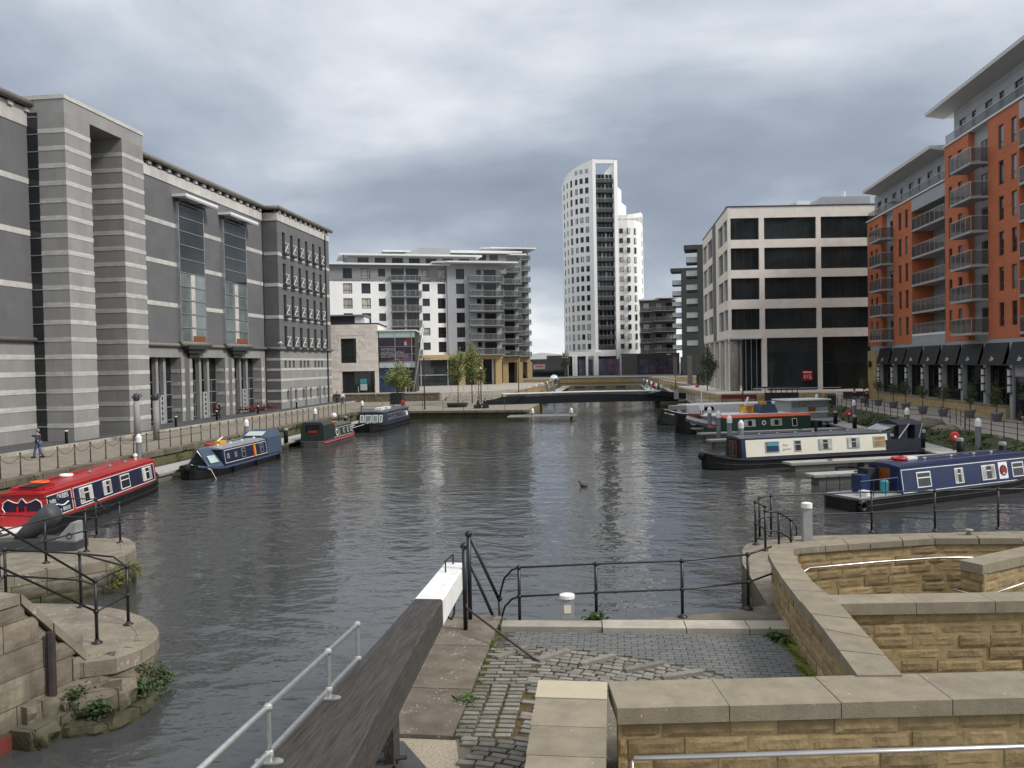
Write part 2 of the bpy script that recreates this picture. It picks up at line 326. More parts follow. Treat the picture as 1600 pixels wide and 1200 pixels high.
def copy_tree(o, parent=None, loc=None, rz=None):
    c = o.copy(); COL.objects.link(c); c.parent = parent
    if loc is not None: c.location = loc
    if rz is not None: c.rotation_euler = (0, 0, rz)
    for ch in o.children: copy_tree(ch, c)
    return c
# stones with a worn outline; local size 1 x 1 x 1, front towards -y, scaled per stone
def rough_block(m, seed, amp=.10):
    rn = random.Random(seed); b = MB(); nx, nz = 6, 4; g = []
    for j in range(nz+1):
        for i in range(nx+1):
            edge = i in (0, nx) or j in (0, nz)
            y = -.5+(.16 if edge else 0)+(rn.uniform(-amp, amp) if not edge else rn.uniform(0, .05))
            g.append((-.5+i/nx, y, -.5+j/nz))
    fs = [(j*(nx+1)+i, j*(nx+1)+i+1, (j+1)*(nx+1)+i+1, (j+1)*(nx+1)+i) for j in range(nz) for i in range(nx)]
    b.add(g, fs)
    b.quad((-.5, .5, -.5), (-.5, -.34, -.5), (-.5, -.34, .5), (-.5, .5, .5)); b.quad((.5, -.34, -.5), (.5, .5, -.5), (.5, .5, .5), (.5, -.34, .5))
    b.quad((-.5, -.34, .5), (.5, -.34, .5), (.5, .5, .5), (-.5, .5, .5)); b.quad((-.5, .5, -.5), (.5, .5, -.5), (.5, -.34, -.5), (-.5, -.34, -.5))
    return b.mesh('rough_block_'+m, m)
def cham_block(m, c=.06):
    b = MB(); a = .5; d = .5-c
    b.add([(-d,-d,a),(d,-d,a),(d,d,a),(-d,d,a),(-a,-a,a-c),(a,-a,a-c),(a,a,a-c),(-a,a,a-c),(-a,-a,-a),(a,-a,-a),(a,a,-a),(-a,a,-a)],
          [(0,1,2,3),(0,4,5,1),(1,5,6,2),(2,6,7,3),(3,7,4,0),(4,8,9,5),(5,9,10,6),(6,10,11,7),(7,11,8,4)])
    return b.mesh('chamfer_block_'+m, m)
RB = {}
def rb(m, amp=.10):
    k = (m, amp)
    if k not in RB: RB[k] = [rough_block(m, i, amp) for i in range(6)]
    return random.choice(RB[k])
CB = {}
def cb(m, c=.06):
    if (m, c) not in CB: CB[(m, c)] = cham_block(m, c)
    return CB[(m, c)]
def courses(parent, m, path, z0, z1, ch, lmin, lmax, th=.12, gap=.012, name='stone_block', amp=.055, ztop=None, back=None):
    """ashlar courses laid along a plan path (outer face to the right of travel); each block an object"""
    if m == 'sandstone': back = 'mortar'
    segs = []
    for a, b in zip(path[:-1], path[1:]):
        a = Vector(a); b = Vector(b); segs.append((a, (b-a).normalized(), (b-a).length))
    n = max(1, round((z1-z0)/ch)); h = (z1-z0)/n; tot = sum(s[2] for s in segs)
    if back:
        for a, d, l in segs:
            nr = Vector((d.y, -d.x)); c = a+d*(l/2)-nr*.06; O('mortar_bed', cube(back), parent, (c.x, c.y, (z0+z1)/2), math.atan2(d.y, d.x), (l, .084, z1-z0))
    def pt(s):
        for a, d, l in segs:
            if s <= l+1e-6: return a+d*s
            s -= l
        return segs[-1][0]+segs[-1][1]*segs[-1][2]
    for k in range(n):
        s = -random.uniform(0, lmin)
        while s < tot-.02:
            l = random.uniform(lmin, lmax); s0 = max(0, s); s1 = min(tot, s+l); s += l
            if s1-s0 < .05: continue
            p, q = pt(s0), pt(s1); d = (q-p); ln = d.length; d.normalize(); nrm = Vector((d.y, -d.x)); c = (p+q)/2
            zt = z0+(k+1)*h
            if ztop is not None:
                zl = ztop((s0+s1)/2)
                if z0+k*h > zl-.06: continue
                zt = min(zt, zl)
            pr = random.uniform(-.012, .02); hh = zt-(z0+k*h)
            O(name, cb(m, .05) if name == 'coping_stone' else rb(m, amp), parent, (c.x-nrm.x*(th/2-pr), c.y-nrm.y*(th/2-pr), z0+k*h+hh/2), math.atan2(d.y, d.x), (ln-gap, th, hh-gap))
def text(name, body, m, parent, loc, rot, size, align='LEFT', ext=.004, shear=0., xs=1.):
    cu = bpy.data.curves.new(name, 'FONT'); cu.body = body; cu.size = size; cu.extrude = ext; cu.align_x = align; cu.shear = shear; cu.resolution_u = 3
    t = bpy.data.objects.new(name, cu); COL.objects.link(t); bpy.context.view_layer.update()
    me = bpy.data.meshes.new_from_object(t.evaluated_get(bpy.context.evaluated_depsgraph_get())); bpy.data.objects.remove(t)
    me.materials.clear(); me.materials.append(MATS[m])
    o = O(name, me, parent, loc, rot); o.scale = (xs, 1, 1); return o
WIN = {}
def window(parent, x, z, w, h, y, fm='frame_dark', gm='glass', split=(), hsplit=(), fw=.07, dep=.05, name='window', light=None):
    """a framed window whose lower left corner is (x, z); the pane hangs under the frame as its sub-part"""
    k = (round(w, 2), round(h, 2), fm, tuple(split), tuple(hsplit), fw)
    if k not in WIN:
        b = MB(); b.box(0, w, 0, dep, 0, fw).box(0, w, 0, dep, h-fw, h).box(0, fw, 0, dep, fw, h-fw).box(w-fw, w, 0, dep, fw, h-fw)
        for s_ in split: b.box(w*s_-fw*.4, w*s_+fw*.4, .002, dep-.002, fw, h-fw)
        for s_ in hsplit: b.box(fw, w-fw, .004, dep-.004, h*s_-fw*.4, h*s_+fw*.4)
        WIN[k] = b.mesh('window_frame', fm)
    f = O(name, WIN[k], parent, (x, y, z))
    g = O('pane', cube(gm), f, (w/2, dep*.5+.012, h/2), 0, (w-.02, .012, h-.02))
    return f
# ------------------------------------------------------------------ setting: water, quays, ground
WZ = -.95
wm = bpy.data.materials.new('dock_water'); wm.use_nodes = True; t_ = wm.node_tree; b_ = t_.nodes['Principled BSDF']
b_.inputs['Base Color'].default_value = (.056, .058, .059, 1); b_.inputs['Roughness'].default_value = .035; b_.inputs['IOR'].default_value = 1.4
g_ = nd('ShaderNodeNewGeometry', t_)
def wnoise(sc_, dist, det, rot, asp):
    mp_ = nd('ShaderNodeMapping', t_); mp_.inputs['Rotation'].default_value = (0, 0, R(rot)); mp_.inputs['Scale'].default_value = (sc_, sc_*asp, sc_)
    t_.links.new(g_.outputs['Position'], mp_.inputs[0]); n_ = nd('ShaderNodeTexNoise', t_); n_.inputs['Scale'].default_value = 1; n_.inputs['Detail'].default_value = det; n_.inputs['Distortion'].default_value = .4
    t_.links.new(mp_.outputs[0], n_.inputs[0]); return mth('MULTIPLY', n_.outputs[0], dist, t_)
# patches of wind: calm and ruffled areas
cn = nd('ShaderNodeTexNoise', t_); cn.inputs['Scale'].default_value = .07; cn.inputs['Detail'].default_value = 3; t_.links.new(g_.outputs['Position'], cn.inputs[0])
cm = nd('ShaderNodeMapRange', t_); cm.inputs[1].default_value = .35; cm.inputs[2].default_value = .65; cm.inputs[3].default_value = .35; cm.inputs[4].default_value = 1.25; t_.links.new(cn.outputs[0], cm.inputs[0])
hsum = mth('ADD', mth('ADD', wnoise(.7, .085, 2, 20, 1.6), wnoise(2.6, .020, 2, -12, 1.5), t_), wnoise(9., .0025, 2, 8, 1.2), t_)
bp_ = nd('ShaderNodeBump', t_); bp_.inputs['Strength'].default_value = 1.; bp_.inputs['Distance'].default_value = 1.; t_.links.new(mth('MULTIPLY', hsum, cm.outputs[0], t_), bp_.inputs['Height']); t_.links.new(bp_.outputs[0], b_.inputs['Normal'])
MATS['dock_water'] = wm
struct(MB().quad((-60, -40, WZ), (60, -40, WZ), (60, 215, WZ), (-60, 215, WZ)).build('water', 'dock_water'))
struct(MB().quad((-400, -60, -3.2), (400, -60, -3.2), (400, 215, -3.2), (-400, 215, -3.2)).build('dock_bed', 'soil'))
def quay(name, poly, zt, side, top, z0=-3.2):
    q = struct(MB().prism(poly, z0, zt-.004).build(name, side))
    s_ = struct(MB().add([(x, y, zt) for x, y in poly], [tuple(range(len(poly)))]).build(name+'_paving', top)); return q
quay('left_quay', [(-300, 25), (-29.9, 25), (-29.9, 94), (-9.6, 93.4), (-9.6, 112), (-13.6, 112), (-13.6, 207), (-300, 207)], 0, 'quay_green', 'promenade')
quay('right_quay', [(24.3, 27.5), (300, 27.5), (300, 207), (9.6, 207), (9.6, 103), (24.3, 101)], 0, 'quay_stone', 'pale_paving')
quay('far_quay', [(-700, 207), (700, 207), (700, 1500), (-700, 1500)], 1.2, 'sandstone_far', 'far_ground')
# left: raised dark forecourt in front of the museum behind a kerb of pale stones
struct(MB().box(-43.2, -38.6, 20, 121, -.1, .14).build('museum_forecourt', 'asphalt'))
kb = struct(MB().box(-38.6, -38.3, 20, 121, -.1, .10).build('kerb', 'kerb_stone'))
y = 36.
while y < 120:
    l = random.uniform(1.1, 1.7); O('kerb_stone', cb('kerb_stone'), kb, (-38.42+random.uniform(-.02, .02), y+l/2, .10), 0, (.36, l-.03, .2)); y += l
# coping stones along the left quay edge and the far quay edge
qe = struct(MB().box(-30.4, -30.39, 27, 93.5, -.4, -.02).build('left_quay_edge', 'quay_stone'))
y = 36.
while y < 93:
    l = random.uniform(1.0, 1.8); O('coping_stone', cb('quay_stone'), qe, (-30.08+random.uniform(-.02, .02), y+l/2, -.16), 0, (.62, l-.03, .36)); y += l
x = -29.4
while x < -10.2:
    l = min(random.uniform(1.2, 2.), -9.7-x); O('coping_stone', cb('slab_stone'), qe, (x+l/2, 93.75-(x+29.9)*.03, -.1), 0, (l-.03, .7, .26)); x += l
# sloping overgrown bank below the right hand railing
rn = random.Random(5); bk = MB(); ys = [30+i*1.2 for i in range(60)]; prof = [(24.6, .03), (23.9, -.05), (23.1, -.42), (22.2, -.8), (21.2, -1.1), (20.6, -1.5)]
for y in ys: bk.v += [(x+rn.uniform(-.22, .22), y+rn.uniform(-.3, .3), z+(rn.uniform(-.12, .14) if 0 < i < 5 else 0)) for i, (x, z) in enumerate(prof)]
k = len(prof)
bk.f += [(i*k+j, i*k+j+1, (i+1)*k+j+1, (i+1)*k+j) for i in range(len(ys)-1) for j in range(k-1)]
struct(bk.build('grass_bank', 'bank_grass', smooth=True))
def leaf_mass(name, m, pts, n, sz, parent=None, spread=.3, seed=1, flat=.6):
    rn = random.Random(seed); b = MB()
    for _ in range(n):
        p = Vector(rn.choice(pts))+Vector((rn.gauss(0, spread), rn.gauss(0, spread), rn.gauss(0, spread*flat)))
        a = Vector((rn.uniform(-1, 1), rn.uniform(-1, 1), rn.uniform(-.6, .6))).normalized()*sz*rn.uniform(.6, 1.4); c = a.cross(Vector((rn.uniform(-1, 1), rn.uniform(-1, 1), rn.uniform(.1, 1)))).normalized()*sz*.55
        b.quad(p-a, p+c, p+a, p-c)
    return b.build(name, m, parent)
stuff(tag(leaf_mass('bank_weeds', 'grass_leaf', [(rn.uniform(21.2, 23.8), rn.uniform(44, 100), 0) for _ in range(1)] and [(x_, y_, -.05-(24-x_)*.36) for x_, y_ in [(rn.uniform(21.4, 24.0), rn.uniform(42, 98)) for _ in range(130)]], 6500, .11, spread=.22, seed=3), 'rough grass and weeds on the bank below the right railing', 'weeds'))
stuff(tag(leaf_mass('wall_weeds', 'grass_leaf', [(-29.75, rn.uniform(38, 92), rn.uniform(-.55, -.1)) for _ in range(46)], 2200, .07, spread=.16, seed=4), 'weeds sprouting along the top of the left quay wall', 'weeds'))
# boulders where the bank breaks by the steps
for i, (x, y, z, a, b, c) in enumerate([(22.9, 68.6, -.15, 1.5, 1.1, .9), (23.9, 66.2, -.05, 2.0, 1.5, .9), (24.1, 63.6, -.25, 1.7, 1.4, .8)]):
    bl = MB().ball((0, 0, 0), 1, 11, 8); rr = random.Random(i); bl.v = [tuple(Vector(v)*(1+rr.uniform(-.16, .16))) for v in bl.v]
    tag(O('boulder', bl.mesh('boulder', 'lock_stone', True), None, (x, y, z), rr.uniform(0, 3), (a*.6, b*.7, c*.6)), ['pale rounded boulder on the bank behind the blue canopy', 'broad brown boulder in the bank, middle one of three', 'low dark boulder in the bank nearest the steps'][i], 'boulder')
# basin beyond the footbridge: retaining wall and stone apron
aw = tag(MB().box(-13.4, 9.4, 206.4, 206.95, -1.4, 1.35).build('retaining_wall', 'mortar'), 'long golden stone retaining wall at the far end of the basin', 'wall')
for i in range(12): bx('stone_panel', 'sandstone_far' if i < 9 else 'concrete', aw, -13.2+i*1.88, -11.38+i*1.88, 206.3, 206.5, .2, 1.25)
bx('wall_coping', 'kerb_stone', aw, -13.5, 9.5, 206.2, 207.1, 1.35, 1.5)
struct(MB().prism([(-45.5, 118.6), (-25.5, 121.1), (-19, 126), (-14.5, 134), (-14.5, 175), (-60, 175), (-60, 118.6)], -.1, 1.15).build('terrace', 'pale_paving'))
# ------------------------------------------------------------------ striped grey museum on the left quay
mu = thing('museum_building', 'large grey museum with pale stone stripes and a tall portal tower', 'building', (-40, 57.1, 0), R(90))
# local: x = world y - 57.1, y = -40 - world x (into the building), z up
T0 = 57.1
def band(x0, x1, y0, y1, z, h=.33, m='museum_light', name='stone_band', pr=.025): return bx(name, m, mu, x0-pr, x1+pr, y0-pr, y1+pr, z-h/2, z+h/2)
# tower: two piers joined by a lintel
bx('pier', 'museum_mid', mu, 0, 3.0, 0, 5.9, 0, 24.5); bx('pier', 'museum_mid', mu, 7.2, 10.3, 0, 7., 0, 24.5)
bx('tower_lintel', 'museum_mid', mu, 0, 10.3, .002, 7., 24.5, 25.55); bx('tower_coping', 'museum_light', mu, -.06, 10.36, -.06, 7.05, 25.55, 25.85)
bx('tower_back', 'museum_dark', mu, 2.9, 7.3, 5.2, 7., 0, 24.5)
for i in range(1, 20):
    z = 1.29*i
    if z < 24.3:
        band(0, 3.0, 0, 5.9, z); band(7.2, 10.3, 0, 6.9, z)
bx('vertical_joint', 'museum_dark', mu, -.004, 3.0, -.002, .01, 0, .02)
# left block (mostly out of frame) with glazed slit
Y3 = 3.0
def face(x0, x1, yf, yb, z0, z1, m, name='wall'): return bx(name, m, mu, x0, x1, yf, yb, z0, z1)
face(-36, .9, Y3, 22, 7.75, 23.6, 'museum_dark'); face(-36, .9, Y3-.02, 22, 0, 7.6, 'museum_mid')
for z in (19.55, 15.7, 11.75): band(-36, .9, Y3, Y3+.3, z, .42, pr=.03)
for z in (6.45, 5.17, 3.9, 2.62, 1.3): band(-36, .9, Y3-.02, Y3+.3, z, .36, pr=.03)
face(-36, .9, Y3-.06, 22, 23.6, 24.95, 'museum_light', 'parapet')
slit = bx('slit_window', 'glass_office', mu, -.06, -.01, 2.15, 2.99, 0, 24.6)
for i in range(19): bx('slit_bar', 'frame_alu', mu, -.1, -.06, 2.12, 2.99, 1.2+i*1.28, 1.26+i*1.28)
# main block
MX0, MX1 = 10.0, 41.2
holes = [(15.35, 20.85, 0, 6.55), (23.05, 30.25, 0, 6.55), (32.5, 39.8, 0, 6.55)]
MB().holewall(MX0, MX1, 0, 7.6, holes, Y3-.02, 1.25).build('ground_wall', 'museum_mid', mu)
face(MX0, MX1, Y3, 24, 7.6, 23.6, 'museum_dark'); face(MX0, MX1, Y3-.08, 24, 23.6, 24.6, 'museum_light', 'parapet')
for z in (19.6, 15.75, 11.7): band(MX0, MX1, Y3, Y3+.3, z, .42, pr=.03)
# entrance piers between the bays with pale stripe ends
for x0, x1 in ((20.85, 21.47), (22.42, 23.05), (30.25, 31.0), (31.85, 32.5), (39.8, 40.5)):
    bx('entrance_pier', 'museum_mid', mu, x0, x1, Y3-.14, Y3-.021, 0, 6.6)
    for z in (1.3, 2.6, 3.9, 5.2): bx('stone_band', 'museum_light', mu, x0-.02, x1+.02, Y3-.17, Y3-.14, z-.2, z+.2)
for x0, x1 in ((21.47, 22.42), (31.0, 31.85)): bx('pier_recess', 'museum_dark', mu, x0, x1, Y3-.1, Y3-.021, 0, 6.55)
for hx0, hx1, a, b in holes:
    sc_ = bx('entrance_screen', 'glass', mu, hx0, hx1, Y3+1.0, Y3+1.1, 0, 6.55)
    n = max(3, int((hx1-hx0)/1.05))
    for i in range(n+1): bx('mullion', 'frame_alu', mu, hx0+(hx1-hx0)*i/n-.04, hx0+(hx1-hx0)*i/n+.04, Y3+.9, Y3+1.0, .1, 4.2)
    for z in (.35, 1.63, 2.85, 4.15): bx('transom', 'frame_alu', mu, hx0, hx1, Y3+.88, Y3+.98, z-.045, z+.045)
    for dx in (.38, .62):
        bx('inner_pier', 'museum_mid', mu, hx0+(hx1-hx0)*dx-.22, hx0+(hx1-hx0)*dx+.22, Y3+.45, Y3+.87, 0, 6.5)
    for z in (1.3, 2.6, 3.9, 5.2): bx('stone_band', 'museum_light', mu, hx1-.03, hx1, Y3, Y3+.95, z-.18, z+.18)
    dp = bx('door_panel', 'grey_panel', mu, hx0+(hx1-hx0)*.44, hx0+(hx1-hx0)*.57, Y3+.42, Y3+.5, 0, 2.9)
    for q in range(5): bx('door_slot', 'glass', mu, hx0+(hx1-hx0)*.49, hx0+(hx1-hx0)*.525, Y3+.39, Y3+.42, .45+q*.5, .75+q*.5)
# glazed stair bays with canopy and stepped corbel
for x0, x1, zt in ((20.75, 25.9, 22.0), (30.35, 36.0, 21.9)):
    bx('bay_side', 'frame_alu', mu, x0, x0+.1, Y3-.35, Y3, 8.1, zt); bx('bay_side', 'frame_alu', mu, x1-.1, x1, Y3-.35, Y3, 8.1, zt)
    n = 10; h = (zt-8.2)/n
    for i in range(n):
        z = 8.2+i*h; low = i < 5
        p = bx('bay_pane', 'glass_pale' if low else 'glass_office', mu, x0+.1, x1-.1, Y3-.32, Y3-.28, z, z+h-.06)
        bx('bay_transom', 'frame_alu', mu, x0, x1, Y3-.4, Y3-.26, z+h-.06, z+h)
        if low: bx('bay_mullion', 'frame_alu', mu, x0+(x1-x0)*.36-.05, x0+(x1-x0)*.36+.05, Y3-.39, Y3-.27, z, z+h-.06); bx('inner_column', 'museum_light', mu, x0+(x1-x0)*.42, x0+(x1-x0)*.58, Y3-.34, Y3-.322, z+.05, z+h-.1)
    bx('bay_interior', 'wood_varnish', mu, x0+(x1-x0)*.45, x1-.3, Y3-.36, Y3-.33, 8.25, 8.75)
    bx('canopy', 'bright_white', mu, x0-.5, x1+1.0, Y3-1.5, Y3+.1, zt+.45, zt+.7); bx('canopy_edge', 'frame_alu', mu, x0-.5, x1+1.0, Y3-1.52, Y3-1.4, zt+.25, zt+.45)
    for q in (.15, .75): bx('canopy_bracket', 'frame_alu', mu, x0+(x1-x0)*q, x0+(x1-x0)*q+.12, Y3-1.4, Y3, zt+.2, zt+.45)
    MB().tube([(x0-.3, Y3-.5, 7.9), (x1+.4, Y3-.5, 7.9)], .28, 10).build('bay_sill', 'museum_pipe', mu, smooth=True)
    for a, b, c in ((.1, .9, 7.4), (.2, .78, 7.0), (.3, .66, 6.6)): bx('corbel_step', 'dark_metal', mu, x0+(x1-x0)*a, x0+(x1-x0)*b, Y3-.1-(c-6.2)*.6, Y3, c-.02, c+.4)
# wing
WY, WX0, WX1 = 1.3, 41.95, 60.8
holes = []; wins = []
for zt in (22.5, 18.55, 14.6, 10.62):
    for i in range(6): holes.append((43.5+i*2.63, 44.42+i*2.63, zt-2.6, zt))
low = []
for gx in (43.25, 48.4, 53.75):
    for j in range(3): low.append((gx+j*1.33, gx+j*1.33+.72, 5.28, 6.22))
for i in range(6): low.append((43.75+i*2.67, 44.5+i*2.67, 1.22, 2.4))
MB().holewall(WX0, WX1, 7.75, 23.7, holes, WY, .35).build('wing_wall', 'museum_dark', mu)
MB().holewall(WX0, WX1, 0, 7.6, low, WY-.02, .35).build('wing_base', 'museum_mid', mu)
bx('wing_body', 'museum_dark', mu, WX0+.02, WX1-.02, WY+.34, 24, .0, 23.69)
bx('wing_return', 'museum_dark', mu, WX0-.02, WX0-.002, WY, 3.2, 7.75, 23.7); bx('wing_return_base', 'museum_dark', mu, WX0-.03, WX0-.002, WY, 3.2, 0, 7.6)
for a, b, c, d in holes:
    f = window(mu, a, c, b-a, d-c, WY+.22, hsplit=(.52,), fw=.06)
    bx('sill_corbel', 'dark_metal', mu, a-.25, b+.25, WY-.5, WY, c-.32, c-.1)
    j = MB()
    for q in ((-.12, .1, 1.06, .1), (-.12, 1.22, 1.06, 1.22), (-.12, .1, 1.06, 1.22), (.1, .62, 1.06, .62)):
        j.tube([(q[0], 0, q[1]), (q[2], 0, q[3])], .035, 5)
    j.build('juliet_railing', 'bright_white', mu, (a, WY-.42, c))
for a, b, c, d in low: window(mu, a, c, b-a, d-c, WY+.22, gm='curtain' if c < 3 else 'glass', fw=.05)
for z in (19.6, 15.7, 11.7): band(WX0, WX1, WY, WY+.3, z, .42, pr=.03); bx('stone_band', 'museum_light', mu, WX0-.06, WX0-.021, WY, 3.1, z-.21, z+.21)
for z in (6.4, 5.1, 3.78, 2.45, 1.12):
    segs = [(WX0, WX1)]
    if z in (6.4,): pass
    for a, b in segs: bx('stone_band', 'museum_light', mu, a, b, WY-.05, WY-.021, z-.14 if z > 5 else z-.15, z+.15 if z < 6 else z+.13) if z > 3 else [bx('stone_band', 'museum_light', mu, max(a, x_), min(b, x_+1.9), WY-.05, WY-.021, z-.15, z+.15) for x_ in (42.0, 44.5, 47.2, 49.8, 52.5, 55.2, 57.9, 59.2)]
    bx('stone_band', 'museum_light', mu, WX0-.06, WX0-.031, WY, 3.1, z-.15, z+.15)
for x in (44.7, 50.0, 55.35): bx('dark_strip', 'museum_dark', mu, x, x+.65, WY-.06, WY-.021, 0, 2.75)
bx('parapet', 'museum_light', mu, WX0-.1, WX1+.08, WY-.1, 24, 23.7, 24.65)
MB().tube([(58.9, WY-.15, .1), (58.9, WY-.15, 24.5)], .1, 6).build('drainpipe', 'dark_metal', mu)
# rounded eaves with brackets
for (x0, x1, yy) in ((-36, .6, Y3-.35), (MX0, MX1+.3, Y3-.35), (WX0-.3, WX1+.3, WY-.35)):
    MB().tube([(x0, yy, 25.25), (x1, yy, 25.25)], .26, 10).build('eaves_roll', 'museum_pipe', mu, smooth=True)
    MB().prism([(x0, yy+.1), (x1, yy+.1), (x1, 24), (x0, 24)], [25.15, 25.15, 26.4, 26.4], [25.4, 25.4, 26.6, 26.6]).build('roof', 'museum_pipe', mu)
    bx('eaves_gap', 'roof_dark', mu, x0, x1, yy+.42, yy+.6, 24.66, 25.1)
    k = x0+.6
    while k < x1: bx('eaves_bracket', 'museum_light', mu, k, k+.5, yy+.12, yy+.42, 24.66, 24.95); k += 1.75
    MB().tube([(x0, yy+.2, 7.75), (x1-.2, yy+.2, 7.75)], .19, 8).build('string_course', 'museum_pipe', mu, smooth=True)
MB().tube([(WX0-.2, WY-.3, 7.75), (WX0-.2, 3.2, 7.75)], .19, 8).build('string_course', 'museum_pipe', mu, smooth=True)
MB().tube([(WX0-.35, WY-.3, 25.25), (WX0-.35, 3.0, 25.25)], .26, 10).build('eaves_roll', 'museum_pipe', mu, smooth=True)
cb_ = MB().tube([(WX0-.5, WY-.3, 8.5), (WX0-.2, WY-.3, 8.35)], .13, 8); cb_.tube([(WX0-1.2, WY-.3, 8.35), (WX0-.5, WY-.3, 8.5)], .04, 5); cb_.build('security_camera', 'bright_white', mu)

# ------------------------------------------------------------------ stone pavilion with poster wall
st = thing('stone_pavilion', 'pale stone two storey pavilion with a large dark window and glass poster box', 'building', (-47.2, 124.03, 1.15), R(9))
SH = [(5.1, 7.5, 4.7, 8.55), (5.2, 10.3, 0, 3.4)]
MB().holewall(-4., 10.9, 0, 10.75, SH, 0, .3).build('stone_wall', 'buff_stone', st)
bx('pavilion_body', 'buff_stone', st, -4., 10.88, .32, 12, .01, 10.7)
bx('roof_edge', 'frame_dark', st, -4.1, 11.0, -.06, 12, 10.75, 10.92)
rr = random.Random(2)
for j in range(19):
    x = 2.
    while x < 10.85:
        l = rr.uniform(.9, 1.9); x2 = min(x+l, 10.86); z = .06+j*.56
        if not any(a < x2 and x < b and c < z+.54 and z < d for a, b, c, d in SH): bx('stone_panel', 'buff_stone', st, x+.01, x2-.01, -.03-rr.uniform(0, .012), 0, z, z+.545)
        x = x2
window(st, 5.12, 4.72, 2.36, 3.8, .2, hsplit=(.34, .66), fw=.1, gm='glass_office')
window(st, 5.22, .02, 5.05, 3.35, .2, split=(.25, .5, .75), fw=.09, gm='glass_office', name='shop_front')
bx('teal_notice', 'teal_sign', st, 8.0, 9.0, .12, .16, 1.5, 2.2); bx('notice_board', 'glass_panel', st, 8.0, 9.05, .12, .16, .4, 1.4)
MB().box(7.2, 8.7, 1.2, 7, 10.9, 12.1).build('roof_plant_room', 'white_render', st); bx('plant_louvre', 'roof_dark', st, -4., 7.15, 1.3, 7, 10.9, 12.05); MB().box(-4., 8.9, .8, 8, 12.1, 12.32).build('plant_roof', 'grey_clad', st)
# glass box with printed poster
bx('box_body', 'dark_metal', st, 11.0, 16.6, .4, 8, 0, 9.4); bx('box_roof', 'eave_white', st, 10.92, 16.9, -.2, 8, 9.55, 9.75)
for x0, x1 in ((11.05, 13.5), (13.6, 16.1), (16.2, 16.65)):
    bx('glass_panel', 'glass_panel', st, x0, x1, -.02, .1, 8.6, 9.5); bx('glass_panel', 'glass_panel', st, x0, x1, -.02, .1, 3.85, 4.7)
po = bx('poster', 'poster_dark', st, 11.05, 16.1, .0, .12, 4.78, 8.5)
bx('poster_glow', 'poster_red', st, 15.1, 16.1, -.01, -.002, 7.2, 8.5); MB().add([(11.05, -.008, 4.78), (16.1, -.008, 4.78), (16.1, -.008, 5.7), (12.8, -.008, 5.0)], [(0, 1, 2, 3)]).build('poster_sweep', 'poster_violet', st)
for i, (tx, z) in enumerate((('WATERSIDE', 6.55), ('SHOPPING, EATING', 6.0), ('AND ENTERTAINMENT', 5.45))): text('lettering', tx, 'letter_grey', st, (11.3, -.03, z), (R(90), 0, 0), .56, xs=.74)
MB().add([(15.0, -.02, 7.3), (15.35, -.02, 7.3), (15.35, -.02, 7.8), (15.2, -.02, 8.0), (15.0, -.02, 7.9)], [(0, 1, 2, 3, 4)]).build('poster_tower', 'letter_grey', st)
for z in (8.55, 7.15, 5.95, 4.74): bx('glazing_bar', 'frame_alu', st, 11., 16.65, -.08, -.03, z-.03, z+.03)
bx('corner_post', 'frame_alu', st, 16.1, 16.2, -.1, .1, 3.8, 9.5); bx('corner_post', 'frame_alu', st, 13.5, 13.6, -.06, .1, 3.8, 9.5)
bx('lower_window', 'poster_blue', st, 10.45, 13.7, .3, .38, .05, 3.75); bx('lower_window', 'glass', st, 13.8, 14.9, .3, .38, .05, 3.75)
bx('column', 'galv', st, 14.95, 15.2, .0, .3, 0, 3.8); bx('column', 'dark_metal', st, 15.8, 16.1, .2, .4, 0, 3.8)
# terrace front wall with handrails
tw = thing('terrace_wall', 'low stone terrace wall with steel handrails before the pavilion', 'wall', (-45.6, 118.3, 0), R(7.2))
bx('wall_face', 'mortar', tw, 0, 20., .05, .5, 0, 1.1); bx('wall_coping', 'kerb_stone', tw, -.05, 20.1, -.12, .6, 1.1, 1.24)
rr = random.Random(3)
for j in range(3):
    x = 0
    while x < 20: l = rr.uniform(.9, 1.8); x2 = min(20, x+l); bx('stone_block', 'slab_stone', tw, x+.012, x2-.012, -.02, .1, .03+j*.36, .36+j*.36); x = x2
for x in (5.6, 8.1, 10.6): MB().tube([(x, -.6, .9), (x-.35, .9, 2.3), (x-.35, 1.2, 2.3), (x-.35, 1.2, 1.2)], .04, 5).build('handrail', 'galv', tw)
MB().tube([(15.5, -.1, 1.2), (15.5, -.1, 2.5)], .05, 5).build('handrail', 'galv', tw)
# leaning white mast beside the pavilion
ms = tag(MB().tube([(0, 0, 0), (1.9, 0, 10.4)], [.16, .1], 8).build('leaning_mast', 'frame_alu', None, (-31.1, 126.3, 1.15), R(7), True), 'pale leaning steel mast beside the poster box', 'mast')
